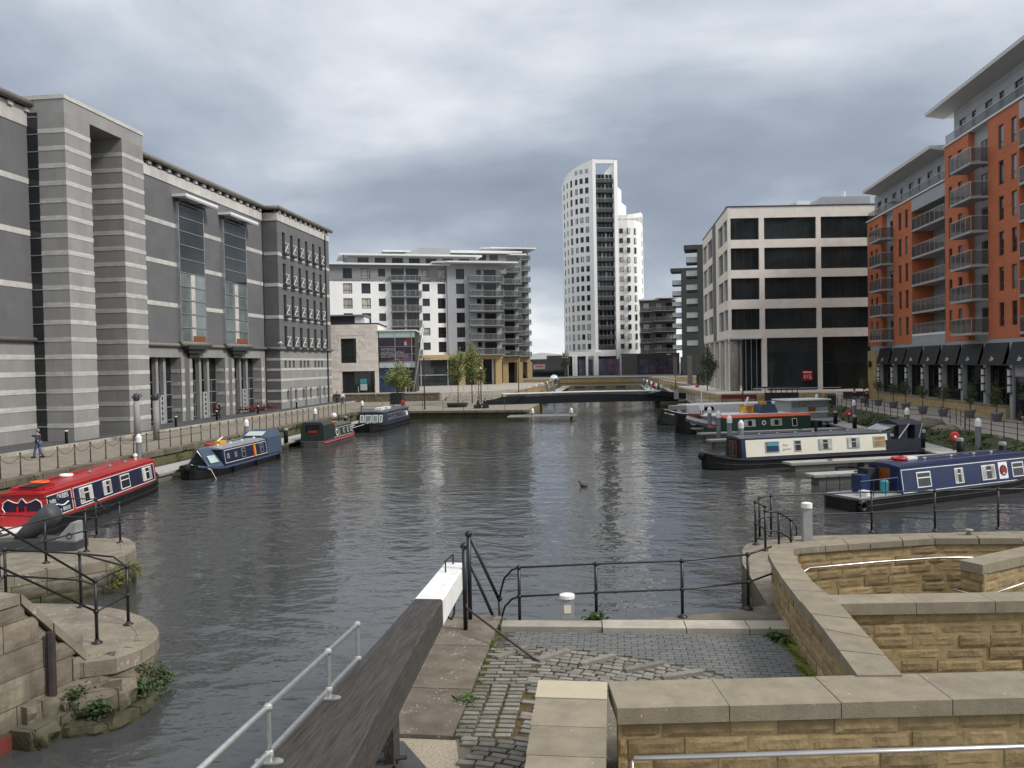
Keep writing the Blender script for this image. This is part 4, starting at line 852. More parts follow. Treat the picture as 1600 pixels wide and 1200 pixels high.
# parapet copings, glass terrace rails, penthouses, eaves
def top_(x0, x1, z, zt, ex0, ex1):
    bx('parapet_coping', 'eave_white', og, x0-.1, x1+.1, -.12, .4, z, z+.14)
    n = int((x1-x0)/1.3)
    for i in range(n): bx('terrace_glass', 'glass_clear', og, x0+(x1-x0)*i/n+.03, x0+(x1-x0)*(i+1)/n-.03, .1, .115, z+.16, z+1.05)
    bx('terrace_rail', 'galv', og, x0, x1, .08, .14, z+1.05, z+1.1)
    MB().holewall(x0+.0, x1, z, zt, [(x0+1.2+i*2.7, x0+(2.1 if i % 2 else 2.6)+i*2.7, z+.9, z+2.2) for i in range(int((x1-x0)/2.8))], .9, .15).build('penthouse_wall', 'grey_panel', og); bx('penthouse_core', 'roof_dark', og, x0+.02, x1, 1.06, 9, z, zt)
    for i in range(int((x1-x0)/2.8)): window(og, x0+1.2+i*2.7, z+.9, (.9 if i % 2 else 1.4), 1.3, .98, fw=.07)
    for i in range(4): bx('clad_line', 'grey_clad', og, x0, x1, .885, .899, z+.7+i*.75, z+.72+i*.75)
    MB().yz([(-.9, zt+.55), (9.5, zt+.55), (9.5, zt+.05), (.9, zt-.02), (-.8, zt+.28)], ex0, ex1).build('roof_eave', 'eave_white', og)
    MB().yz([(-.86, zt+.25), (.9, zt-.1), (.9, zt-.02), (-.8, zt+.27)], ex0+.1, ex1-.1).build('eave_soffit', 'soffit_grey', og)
top_(X(108.3), X(84.1), 22.0, 25.2, X(107.2), X(85.4)); top_(X(84.05), X(50), 25.1, 28.6, X(86.6), X(50))
# ground floor: frieze, glazing, pilasters, awnings, plinth
bx('frieze', 'grey_panel', og, X(107.5), X(50), .03, 9, 4.4, 6.6); bx('shop_core', 'roof_dark', og, X(107.5), X(50), 1.2, 9, 0, 4.4); bx('corner_pier', 'sandstone_far', og, X(108.2), X(105.0), -.1, 6, 0, 6.0)
ay = [104.5, 99.6, 94.95, 90.1, 85.3, 80.6, 75.85, 71.0, 66.2, 61.4]
for i, a in enumerate(ay):
    a = a*.985+.6; w_ = 4.15; x0 = X(a)
    s_ = MB().yz([(-.55, 4.45), (-.5, 4.45), (.0, 6.2), (.0, 6.25), (-.05, 6.25)], 0, w_); s_.build('awning', 'awning_black', og, (x0, 0, 0))
    MB().add([(0.02, -.5, 4.47), (.02, 0, 6.2), (.02, 0, 4.47)], [(0, 1, 2), (2, 1, 0)]).add([(w_-.02, -.5, 4.47), (w_-.02, 0, 6.2), (w_-.02, 0, 4.47)], [(0, 1, 2), (2, 1, 0)]).build('awning_side', 'awning_black', og, (x0, 0, 0))
    text('awning_lettering', 'fov', 'letter_white', og, (x0+w_*.42, -.52, 4.75), (R(74), 0, 0), .62, shear=.35, xs=.8)
    wx0, wx1 = x0+.1, x0+4.35
    if i == 7:
        bx('shop_wall', 'grey_panel', og, wx0, wx1+.3, .1, .3, .9, 4.4); window(og, wx0+.2, .1, 2.1, 3.4, .02, gm='glass', fw=.09, name='shop_door')
    else:
        window(og, wx0, 1.1, wx1-wx0, 3.3, .3, gm='shop_glass', split=(.33, .66), fw=.08, name='shop_window')
    pi_ = bx('pilaster', 'grey_panel', og, x0-.55, x0-.05, -.02, .35, 0, 4.4)
    lm = MB().tube([(0, 0, 0), (0, 0, 1.9)], .13, 8).build('wall_lamp', 'lamp_glass', og, (x0-.3, -.18, 2.2)); 
    for z in (-.05, .6, 1.3, 1.9): O('lamp_collar', cube('dark_metal'), lm, (0, 0, z), 0, (.32, .32, .12))
    bx('plinth_wall', 'mortar', og, x0-.6, x0+4.3, -.3, .2, 0, .95) if i != 7 else None
    if i != 7:
        bx('plinth_coping', 'coping', og, x0-.6, x0+4.28, -.4, .28, .95, 1.07); nb = 5
        for j in range(3):
            q = x0-.6
            while q < x0+4.2: l = random.uniform(.6, 1.1); q2 = min(q+l, x0+4.28); bx('stone_block', 'sandstone_far', og, q+.01, q2-.01, -.34, -.26, .02+j*.31, .31+j*.31); q = q2
    [bx('shop_display', random.choice(('warm_interior', 'warm_interior', 'curtain', 'red_wood', 'leaf_dark', 'grey_panel')), og, wx0+.2+q*1.05, wx0+.2+q*1.05+random.uniform(.4, .95), .8+q*.06, .95+q*.06, 1.1, random.uniform(1.9, 3.9)) for q in range(4)] if i != 7 else None
lg = MB()
for i in range(3): lg.tube([(i*.35, 0, 0), (i*.35+.2, 0, .7), (i*.35+.35, 0, .1)], .07, 5)
lg.build('wall_emblem', 'black_paint', og, (X(107.2), -.3, 4.0))
# ------------------------------------------------------------------ boats
class Boat:
    def __init__(s, name, label, x, y, deg, L, beam=2.1, bow=2.3, stern=1.0, g=.48, gb=.38, hull='hull_black', blunt=.06, cat='narrowboat'):
        s.t = thing(name, label, cat, (x, y, WZ), R(deg)); s.L = L; s.B = beam/2; s.g = g; s.bow = bow; s.stern = stern; s.gb = gb
        def hw(u):
            if u < stern: return s.B*(.55+.45*math.sqrt(max(0, 1-(1-u/stern)**2)))
            if u > L-bow: k = (u-(L-bow))/bow; return s.B*(blunt+(1-blunt)*math.sqrt(max(0, 1-k**2.2)))
            return s.B
        def gz(u):
            k = max(0, (u-(L-bow*1.3))/(bow*1.3)); return g+gb*k*k
        s.hw, s.gz = hw, gz
        us = [0, .15, .35, .65, stern]+[stern+(L-bow-stern)*i/6 for i in range(1, 6)]+[L-bow+bow*k for k in (0, .2, .4, .6, .75, .87, .95, 1)]
        rings = []
        for u in us:
            w_, z = hw(u), gz(u); f = max(.02, w_-.16-(.18 if u > L-bow*.6 else 0)); un = u-(.25*((u-(L-bow))/bow) if u > L-bow else 0)
            rings.append([(un, -f, -.5), (u, -w_, .06), (u, -w_, z), (u, w_, z), (u, w_, .06), (un, f, -.5)])
        h = MB().loft(rings).build('hull', hull, s.t)
        s.hull = h
        for sd in (-1, 1):
            MB().tube([(u, sd*(hw(u)+.01), gz(u)-.03) for u in us], .035, 5).build('rubbing_strake', hull, s.t)
            MB().tube([(u, sd*(hw(u)+.005), .22+(gz(u)-g)*.6) for u in us[2:]], .025, 4).build('rubbing_strake', hull, s.t)
    def cabin(s, c0, c1, h, side='navy_paint', roof='slate_paint', tilt=.14, rake=(0, 0), camber=.09, inset=.1):
        g = s.g; a = s.B-inset; b = a-tilt; s.a, s.h, s.phi = a, h, math.atan2(tilt, h); s.c0, s.c1 = c0, c1
        sec = lambda x0, x1: [(x0, -a, g), (x0, a, g), (x1, b, g+h), (x1, b*.5, g+h+camber*.75), (x1, 0, g+h+camber), (x1, -b*.5, g+h+camber*.75), (x1, -b, g+h)]
        MB().loft([sec(c0, c0+rake[0]), sec(c1, c1-rake[1])]).build('cabin', side, s.t)
        r_ = [(-b-.03, g+h-.03), (-b-.03, g+h+.02), (-b*.5, g+h+camber*.75+.025), (0, g+h+camber+.025), (b*.5, g+h+camber*.75+.025), (b+.03, g+h+.02), (b+.03, g+h-.03)]
        MB().loft([[(c0+rake[0]-.08, y, z) for y, z in r_], [(c1-rake[1]+.1, y, z) for y, z in r_]]).build('roof', roof, s.t)
        s.zr = g+h+camber+.03; s.b = b
        for sd in (-1, 1):
            MB().tube([(c0+rake[0]+.3, sd*b*.86, g+h+.12), (c1-rake[1]-.3, sd*b*.86, g+h+.12)], .02, 5).build('roof_handrail', roof, s.t)
        return s
    def sb(s, name, m_, x0, x1, s0, s1, side=-1, th=.02, off=0., parent=None):
        """thin plate lying on the sloping cabin side; s is measured up the side from the gunwale"""
        ph = s.phi; sc_ = (s0+s1)/2; n = off+th/2
        y = -(s.a-sc_*sin(ph)+n*cos(ph)); z = s.g+sc_*cos(ph)+n*sin(ph)
        return O(name, cube(m_), s.t, ((x0+x1)/2, y if side < 0 else -y, z), (-ph, 0, 0) if side < 0 else (-ph, 0, pi), (abs(x1-x0), th, s1-s0))
    def win(s, x0, x1, s0, s1, side=-1, fm='frame_white', gm='glass', bar=True, name='window'):
        f = s.sb(name, fm, x0, x1, s0, s1, side, .03, .012); w_, h_ = x1-x0, s1-s0
        k = (w_-.1)/w_
        ct = gm == 'curtain'
        if ct: gm = 'glass'; [O('curtain', cube('curtain'), f, (q, -.75, 0), 0, (.26, .3, .84)) for q in (-.31, .31)]
        if bar: O('pane', cube(gm), f, (0, -.35, -.17), 0, (k, .5, .52)); O('pane', cube(gm), f, (0, -.35, .29), 0, (k, .5, .26))
        else: O('pane', cube(gm), f, (0, -.35, 0), 0, (k, .5, (h_-.1)/h_))
        return f
    def panel(s, x0, x1, s0, s1, side=-1, m_='navy_paint', line='bright_white', lw=.03):
        p = s.sb('side_panel', m_, x0, x1, s0, s1, side, .01)
        if line:
            for a, b, c, d in ((x0, x1, s0, s0+lw), (x0, x1, s1-lw, s1), (x0, x0+lw, s0, s1), (x1-lw, x1, s0, s1)): s.sb('coach_line', line, a, b, c, d, side, .004, .0102)
        return p
    def txt(s, body, m_, x, up_, size, side=-1, xs=1., shear=0., align='LEFT'):
        ph = s.phi; n = .02; y = -(s.a-up_*sin(ph)+n*cos(ph)); z = s.g+up_*cos(ph)+n*sin(ph)
        return text('lettering', body, m_, s.t, (x, y if side < 0 else -y, z), (R(90)-ph, 0, 0 if side < 0 else pi), size, align, .003, shear, xs)
    def vent(s, x, y=0., m_='steel', r=.09, hh=.14): return MB().lathe([(r*.5, 0), (r*.5, hh*.6), (r, hh*.62), (r*.8, hh), (.01, hh*1.1)], 8).build('roof_vent', m_, s.t, (x, y, s.zr-.03))
    def buoy(s, x, y, z, m_='orange_life', r=.3, rot=None):
        o = MB().tube([(r*cos(2*pi*i/14), r*sin(2*pi*i/14), 0) for i in range(14)], .075, 6, True).build('lifebuoy', m_, s.t, (x, y, z), smooth=True)
        if rot: o.rotation_euler = rot
        return o
    def fender(s, x, side): return MB().tube([(0, 0, .35), (0, 0, -.05)], [.09, .11], 8).build('fender', 'hull_black', s.t, (x, side*(s.hw(x)+.1), .05))
    def ropefender(s): return MB().ball((0, 0, 0), .22, 8, 6, 1.2).build('bow_fender', 'hull_black', s.t, (s.L+.05, 0, s.gz(s.L)-.2))

# red hire narrowboat, bow pointing up the dock
b = Boat('narrowboat', 'red and navy hire narrowboat with white coach lines beside the left quay', -21.96, 26.03, 100, 15.2, g=.55)
b.cabin(2.9, 13.9, 1.08, 'red_paint', 'red_paint')
MB().box(0.2, 2.9, -.95, .95, .56, .6).build('stern_deck', 'bright_white', b.t); MB().box(1.7, 2.89, -1.0, 1.0, .55, .95).build('stern_locker', 'red_paint', b.t)
# scalloped navy back panel
sc = [(-.75, .62), (.75, .62), (.62, .9), (.74, 1.1), (.7, 1.3), (.52, 1.42), (.32, 1.32), (.16, 1.28), (0, 1.48), (-.16, 1.28), (-.32, 1.32), (-.52, 1.42), (-.7, 1.3), (-.74, 1.1), (-.62, .9)]
MB().add([(2.87, -y, z) for y, z in sc], [tuple(range(len(sc)))]).build('back_panel', 'navy_paint', b.t); MB().tube([(2.865, -y, z) for y, z in sc], .022, 5, True).build('coach_line', 'bright_white', b.t)
for y in (-.15, .15): MB().box(2.8, 2.86, y-.03, y+.03, .6, 1.15).build('door_frame', 'red_paint', b.t)
b.panel(3.0, 4.95, .1, .96); b.panel(5.1, 13.7, .1, .96)
for t_, x, u_, sz in (('SHIRE', 3.15, .60, .25), ('CRUISERS', 3.75, .70, .27), ('SOWERBY', 3.2, .16, .22), ('BRIDGE', 4.1, .2, .22)): b.txt(t_, 'letter_white', x, u_, sz, xs=.8)
MB().tube([(3.3+i*.14, -.93, 1.03+.05*sin(i*.8)) for i in range(10)], .03, 4).build('sign_flourish', 'letter_white', b.t, (0, .0, .0))
b.win(5.6, 6.75, .2, .88, gm='curtain'); b.win(7.8, 8.6, .22, .86, gm='curtain'); b.win(9.6, 10.6, .2, .86); b.win(12.2, 13.3, .22, .88, gm='curtain')
for x in (8.1, 10.2, 11.9): b.vent(x, -.2)
b.vent(13.4, -.1, 'bright_white', .12, .3)
MB().box(3.1, 4.3, -.55, .55, b.zr-.02, b.zr+.1).build('roof_hatch', 'red_paint', b.t); MB().box(3.0, 4.1, -.5, .2, b.zr+.1, b.zr+.13).build('hatch_opening', 'hull_black', b.t)
b.buoy(4.7, .25, b.zr+.07); b.buoy(7.0, .3, b.zr+.05, 'bright_white', .22)
MB().box(4.4, 9.4, .45, .53, b.zr+.02, b.zr+.08).build('boat_pole', 'red_paint', b.t); MB().tube([(.4, 0, .5), (.4, 0, 1.2), (1.3, 0, 1.35)], .03, 6).build('tiller', 'red_paint', b.t)
b.ropefender(); MB().prism([(13.9, -.8), (14.6, -.5), (14.95, 0), (14.6, .5), (13.9, .8)], .6, .88).build('foredeck', 'red_paint', b.t)
# navy narrowboat with cratch cover and blue hood, bow towards the camera
b = Boat('narrowboat', 'navy narrowboat with triangular cratch frame and blue stern hood', -24.0, 55.2, -90, 11.2)
b.cabin(2.3, 8.6, 1.02, 'navy_paint', 'grey_paint')
b.panel(2.5, 8.45, .12, .92, 1, line='bright_white')
b.win(3.0, 3.5, .25, .82, 1, 'frame_alu'); b.win(5.7, 6.2, .25, .82, 1, 'frame_alu')
for x in (7.0, 8.0):
    p = b.sb('porthole', 'frame_alu', x-.16, x+.16, .38, .7, 1, .02, .012); O('pane', cube('glass_pale'), p, (.1, -.4, 0), 0, (.55, .5, .8))
b.sb('painted_post', 'yellow_paint', 4.2, 4.34, .1, .95, 1, .03, .012); b.sb('painted_post', 'orange_life', 4.36, 4.5, .1, .95, 1, .03, .012)
cr_ = [(0, -.92, .5), (0, .92, .5), (0, .08, 1.56), (0, -.08, 1.56)]; cf = [(0, -.7, .62), (0, .7, .62), (0, .06, 1.5), (0, -.06, 1.5)]
MB().loft([[(8.55, y*1.0, z) for _, y, z in cr_], [(10.0, y*.82, z) for _, y, z in cr_]]).build('cratch_cover', 'canvas_blue', b.t)
MB().tube([(10.04, -.72, .6), (10.04, 0, 1.52), (10.04, .72, .6)], .035, 5, True).build('cratch_frame', 'frame_alu', b.t); MB().add([(10.02, -.62, .64), (10.02, .62, .64), (10.02, 0, 1.42)], [(0, 1, 2)]).build('cratch_window', 'glass', b.t)
MB().add([(8.9, .70, 1.3-.55), (9.8, .62, .75), (9.75, .36, 1.16), (8.95, .42, 1.16)], [(0, 1, 2, 3)]).build('cratch_side_window', 'glass_panel', b.t, (0, .06, .03))
hd = [(-.98, .5), (.98, .5), (.95, 1.6), (.7, 2.02), (-.7, 2.02), (-.95, 1.6)]
MB().loft([[(.15, y, z) for y, z in hd], [(1.7, y, z) for y, z in hd], [(2.5, y, min(z, 1.66)) for y, z in hd]]).build('stern_hood', 'canvas_blue', b.t)
MB().add([(1.76, -.6, 1.96), (1.76, .6, 1.96), (2.42, .62, 1.72), (2.42, -.62, 1.72)], [(0, 1, 2, 3)]).build('hood_window', 'glass_panel', b.t, (.05, 0, .03))
for x in (3.2, 5.0, 6.6, 8.2): b.vent(x, .35, 'bright_white')
b.buoy(8.0, -.3, b.zr+.1, 'lifebuoy_red', .22); MB().box(6.6, 7.4, -.3, .1, b.zr, b.zr+.22).build('roof_box', 'yellow_paint', b.t); MB().tube([(7.2, -.2, b.zr+.2), (6.5, -.2, b.zr+.4)], .05, 5).build('roof_rope', 'cream_paint', b.t)
b.fender(1.0, 1); b.fender(4.5, 1); b.fender(7.8, 1); b.ropefender(); MB().tube([(u, b.hw(u)+.0, b.gz(u)-.1) for u in (.1, .35, 1, 3, 6, 8.9, 9.6, 10.2, 10.7, 11.0)], .1, 6).build('gunwale_band', 'blue_paint', b.t); MB().tube([(u, -b.hw(u), b.gz(u)-.1) for u in (8.9, 9.6, 10.2, 10.7, 11.0)], .1, 6).build('gunwale_band', 'blue_paint', b.t)
MB().tube([(11.0, .1, .85), (10.4, 1.0, .5), (10.9, 1.6, -.05)], .02, 4).build('mooring_line', 'cream_paint', b.t)
# dark green narrowboat with tall hood
b = Boat('narrowboat', 'short dark green narrowboat with red stripe and tall stern cabin', -23.45, 61.7, 90, 8.9, hull='hull_grey')
b.cabin(3.0, 7.6, .95, 'dkgreen_paint', 'canvas_grey')
hd = [(-.95, .5), (.95, .5), (.9, 1.7), (.75, 1.95), (-.75, 1.95), (-.9, 1.7)]
MB().loft([[(.4, y, z) for y, z in hd], [(2.6, y, z) for y, z in hd], [(3.1, y, min(z, 1.55)) for y, z in hd]]).build('stern_cabin', 'dkgreen_paint', b.t)
MB().add([(.38, .55, 1.15), (.38, -.6, 1.15), (.38, -.6, 1.75), (.38, .55, 1.75)], [(0, 1, 2, 3)]).build('stern_opening', 'glass', b.t); MB().add([(.37, .3, 1.12), (.37, -.4, 1.12), (.37, -.4, 1.3), (.37, .3, 1.3)], [(0, 1, 2, 3)]).build('stern_rail', 'red_paint', b.t)
b.panel(2.75, 4.2, .05, .8, line='cream_paint'); b.panel(4.35, 7.5, .05, .8, m_='dkgreen_paint', line='cream_paint')
dc = MB().lathe([(.3, 0), (.3, .012)], 18).build('name_roundel', 'bright_white', b.t, (3.45, -.96, .92)); dc.rotation_euler = (R(90)-b.phi, 0, 0); d2 = MB().lathe([(.2, 0.012), (.2, .02)], 14).build('roundel_centre', 'navy_paint', dc)
for x in (5.2, 6.2, 7.0): b.win(x, x+.32, .25, .65, bar=False, fm='cream_paint')
MB().tube([(u, -(b.hw(u)+.02), .33+(b.gz(u)-b.g)*.8) for u in (.3, 1, 2, 4, 6, 7, 7.6, 8.2, 8.7)], .085, 5).build('red_stripe', 'red_paint', b.t)
b.buoy(5.0, 0, b.zr+.1, 'orange_life', .32); MB().ball((6.4, .3, b.zr+.55), .24, 10, 7).build('round_fender', 'bright_white', b.t); MB().tube([(7.3, .2, b.zr), (7.3, .2, b.zr+.55)], .05, 5).build('chimney', 'hull_black', b.t)
# waterbus with wrap round windows, bow towards the camera
b = Boat('passenger_boat', 'long navy passenger boat with wrap round front windows at the quay corner', -23.3, 88., -90, 12.6, 2.9, 2.2, 1.0, .6, .25, blunt=.3, cat='boat')
b.cabin(.6, 10.6, 1.15, 'navy_paint', 'slate_paint', .22, (0, .35))
fx = lambda z: 10.6-.35*(z-b.g)/1.15
for (y0, y1) in ((-1.12, -.76), (-.66, .02), (.12, .66), (.78, 1.1)):
    q = lambda a, c, z0, z1, o: [(fx(z0)+o, a, z0), (fx(z0)+o, c, z0), (fx(z1)+o, c, z1), (fx(z1)+o, a, z1)]
    o_ = MB().loft([q(y0, y1, .82, 1.52, .0), q(y0, y1, .82, 1.52, .03)]).build('front_window', 'frame_white', b.t); MB().quad(*q(y0+.07, y1-.07, .89, 1.45, .036)).build('pane', 'glass_pale', o_)
for i in range(9): b.win(2.2+i*.78, 2.2+i*.78+.6, .35, .92, 1, 'frame_alu', bar=False)
b.sb('side_vent', 'frame_white', 1.2, 1.5, .35, .85, 1); b.sb('side_vent', 'frame_white', 1.6, 1.9, .35, .85, 1)
text('lettering', 'The Waterbus', 'letter_white', b.t, (10.64, -.72, .62), (R(90), 0, R(90)), .2)
for x in (4.6, 6.8): MB().box(x, x+1.3, -.35, .35, b.zr-.02, b.zr+.22).build('roof_raft', 'bright_white', b.t)
MB().tube([(12.3, .2, .85), (13.6, -1.0, .5)], .025, 4).build('mooring_line', 'cream_paint', b.t)
# cream and navy long narrowboat on the right
a_ = 22; bowp = Vector((5.0, 48.1)); L_ = 14.6; st_ = bowp+Vector((cos(R(a_)), sin(R(a_))))*L_
b = Boat('narrowboat', 'long cream and navy narrowboat with dark stern canopy at the finger pontoon', st_.x, st_.y, 180+a_, L_, g=.58)
b.cabin(2.6, 12.6, 1.14, 'navy_paint', 'slate_paint')
b.panel(2.85, 12.35, .08, 1.05, 1, 'cream_paint', None)
for x0, x1, gm in ((3.0, 3.85, 'warm_interior'), (4.8, 5.65, 'curtain'), (6.7, 7.6, 'curtain'), (8.75, 9.2, 'glass'), (10.2, 11.1, 'blue_paint')): b.win(x0, x1, .28, .92, 1, 'frame_alu', gm)
b.sb('window_poster', 'teal_sign', 10.3, 11.0, .66, .84, 1, .01, .06)
b.txt('Bass', 'letter_grey', 9.95, .62, .2, 1)
b.txt('garden', 'letter_grey', 9.98, .38, .2, 1)
dr = MB().box(12.62, 12.66, -.42, .42, .65, 1.55).build('front_door', 'wood_varnish', b.t)
for y in (-.22, .22): MB().box(12.665, 12.675, y-.14, y+.14, .75, 1.48).build('door_pane', 'glass', dr)
for i in range(7): b.vent(3.8+i*1.2, .1, 'steel', .07, .1)
MB().tube([(7.0, -.2, b.zr), (7.0, -.2, b.zr+.55)], .09, 8).build('chimney', 'hull_black', b.t)
hd = [(-.95, .5), (.95, .5), (.92, 1.6), (.88, 2.15), (0, 2.32), (-.88, 2.15), (-.92, 1.6)]
MB().box(.5, 3.0, -.95, .95, .5, 1.25).build('stern_well', 'canvas_navy', b.t)
MB().loft([[(.35, y, z) for y, z in ((-.9, 2.1), (.9, 2.1), (.85, 2.2), (0, 2.38), (-.85, 2.2))], [(2.1, y, z) for y, z in ((-.9, 2.1), (.9, 2.1), (.85, 2.2), (0, 2.38), (-.85, 2.2))]]).build('canopy_roof', 'canvas_navy', b.t)
MB().quad((2.1, -.85, 2.12), (2.1, .85, 2.12), (3.5, .82, 1.68), (3.5, -.82, 1.68)).build('canopy_screen', 'glass_pale', b.t)
for x0, x1 in ((2.05, 1.3), (.6, .35)): MB().tube([(x0, .88, 1.3), (x1, .88, 2.15)], .035, 5).build('canopy_pole', 'galv', b.t); MB().tube([(x0, -.88, 1.3), (x1, -.88, 2.15)], .035, 5).build('canopy_pole', 'galv', b.t)
MB().box(.4, .9, -.9, .9, 1.25, 2.1).build('canopy_back', 'canvas_navy', b.t); MB().box(1.4, 2.0, .82, .86, 1.25, 2.1).build('canopy_side', 'canvas_navy', b.t)
b.ropefender(); b.fender(5.5, 1); b.fender(9.5, 1); MB().tube([(u, b.hw(u), b.gz(u)-.09) for u in (.1, .35, 1, 4, 8, 11.9, 12.8, 13.5, 14.1, 14.6)], .07, 6).build('gunwale_band', 'canvas_navy', b.t)
# blue narrowboat in the right foreground, stern to the left
a_ = 32; b = Boat('narrowboat', 'blue narrowboat with railed stern deck and rose emblem, nearest on the right', 9.05, 35.2, a_, 11.8, g=.5)
b.cabin(2.7, 10.9, 1.12, 'blue_paint', 'blue_paint', .17)
b.panel(2.75, 10.85, .04, 1.02, line='bright_white', m_='blue_paint')
for x0, x1, gm in ((3.6, 4.45, 'glass'), (5.95, 6.5, 'curtain'), (7.7, 8.6, 'curtain'), (9.75, 10.55, 'glass')): b.win(x0, x1, .2, .86, gm=gm)
em = b.sb('emblem_panel', 'bright_white', 8.85, 9.45, .18, .92, th=.012, off=.012)
e1 = MB().lathe([(.24, 0), (.24, .01)], 22).build('emblem_ring', 'dkgreen_paint', b.t, (9.15, -(b.a-.55*sin(b.phi)+.03), b.g+.55)); e1.rotation_euler = (R(90)-b.phi, 0, 0)
pet = MB()
for k in range(5): pet.lathe([(.085, .012), (.085, .02)], 10, (.1*cos(R(90+72*k)), .1*sin(R(90+72*k)), 0))
pet.build('emblem_rose', 'red_paint', e1)
MB().prism([(-.12, -.2), (0, -.14), (.12, -.2), (0, -.08)], .012, .022).build('emblem_leaf', 'bright_white', e1)
MB().box(.3, 2.7, -.9, .9, .5, .54).build('stern_deck', 'lightgrey_plate', b.t)
rl = MB()
for sd in (-.88, .88): rl.tube([(.35, sd, 1.22), (2.5, sd, 1.22)], .022, 5); [rl.tube([(x, sd, .5), (x, sd, 1.22)], .02, 5) for x in (.35, 1.1, 1.8, 2.5)]
rl.build('stern_rail', 'blue_paint', b.t)
MB().box(1.3, 1.8, -.1, .4, .54, 1.3).build('helm_seat', 'blue_paint', b.t); MB().lathe([(.17, 0), (.17, .5), (.1, .58)], 12).build('gas_bottle', 'teal_sign', b.t, (2.2, -.45, .54)); MB().box(.9, 1.2, -.7, -.3, .54, .75).build('deck_bag', 'bright_white', b.t)
MB().box(2.67, 2.69, -.35, .35, .55, 1.55).build('stern_door', 'wood_varnish', b.t); MB().box(2.0, 2.65, .2, .75, .54, 1.5).build('stern_locker', 'canvas_navy', b.t)
b.buoy(4.0, .3, b.zr+.06, 'lifebuoy_red', .28); MB().box(4.25, 4.9, .1, .35, b.zr, b.zr+.1).build('roof_board', 'bright_white', b.t)
for x in (5.2, 6.9, 8.4, 9.6): b.vent(x, 0, 'steel', .08, .1)
MB().box(5.0, 10.4, .3, .42, b.zr, b.zr+.07).build('boat_pole', 'slate_paint', b.t); MB().box(11.1, 12.0, -.4, .5, .6, .85).build('bow_sheet', 'slate_paint', b.t)
tf = MB().tube([(.18*cos(2*pi*i/12), 0, .18*sin(2*pi*i/12)) for i in range(12)], .09, 6, True).build('tyre_fender', 'hull_black', b.t, (.35, -1.0, .25))
# grey Dutch barge with wheelhouse
a_ = 21; b = Boat('dutch_barge', 'pale grey Dutch barge with black bow and glazed wheelhouse', 19.6, 77.6, 180+a_, 15.2, 3.6, 2.6, 2.0, .95, .75, 'hull_black', blunt=.22, cat='barge')
MB().tube([(u, 1.82 if 2 < u < 12.6 else b.hw(u)+.03, b.gz(u)-.25) for u in (.4, 1, 2, 4, 7, 10, 12.6, 13.5, 14.3, 14.9)], .26, 4).build('bulwark', 'grey_paint', b.t)
MB().box(1.5, 13.2, -1.45, 1.45, .95, 1.42).build('trunk_cabin', 'grey_paint', b.t); MB().box(1.4, 13.3, -1.52, 1.52, 1.42, 1.5).build('cabin_top', 'bright_white', b.t)
for x in (5.6, 7.6, 9.8): MB().box(x, x+.7, 1.45, 1.48, 1.05, 1.32).build('cabin_window', 'glass', b.t)
for x in (11.2, 12.2): MB().lathe([(.16, 0), (.16, .04)], 12).build('porthole', 'glass', b.t, (x, 1.46, 1.18)).rotation_euler = (R(-90), 0, 0)
MB().box(1.3, 5.0, -1.3, 1.3, 1.5, 2.5).build('wheelhouse', 'grey_paint', b.t); MB().box(1.1, 5.2, -1.45, 1.45, 2.5, 2.6).build('wheelhouse_roof', 'bright_white', b.t)
for i in range(4): MB().box(1.45+i*.9, 2.2+i*.9, 1.3, 1.33, 1.95, 2.45).build('wheelhouse_window', 'glass_pale', b.t); MB().box(1.4+i*.9, 1.45+i*.9, 1.3, 1.35, 1.9, 2.5).build('window_post', 'wood_varnish', b.t)
MB().box(2.6, 3.3, 1.33, 1.36, .98, 1.92).build('wheelhouse_door', 'wood_varnish', b.t)
em = MB().lathe([(.34, 0), (.34, .03)], 8).build('bow_emblem', 'grey_paint', b.t, (14.4, b.hw(14.4)+.02, 1.05)); em.rotation_euler = (R(-90), 0, R(-38))
MB().lathe([(.2, .03), (.2, .05)], 6).build('emblem_centre', 'navy_paint', em)
MB().xz([(0, 0), (1.9, 0), (1.6, .75), (.35, .75)], -.6, .6).build('deck_cover', 'canvas_blue', b.t, (6.0, .3, 1.5)); 
hf = MB(); [hf.box(x, x+.08, -.5, .5, 1.5, 2.2) for x in (8.2, 8.9)]; hf.box(8.2, 8.98, -.5, .5, 2.12, 2.2); hf.build('hatch_frame', 'yellow_paint', b.t)
MB().tube([(9.0, 0, 1.5), (8.4, 0, 2.9)], .09, 6).build('anchor_arm', 'bright_white', b.t); MB().tube([(12.9, 0, 1.4), (12.9, 0, 3.6)], .05, 5).build('mast', 'bright_white', b.t)
MB().box(13.0, 13.9, -.5, .5, 1.3, 1.6).build('bow_hatch', 'wood_varnish', b.t); MB().box(6.9, 7.3, -.3, .5, 1.5, 2.5).build('folded_sail', 'yellow_paint', b.t); MB().box(6.4, 6.8, -.3, .5, 1.5, 2.5).build('folded_sail', 'royal_blue', b.t)
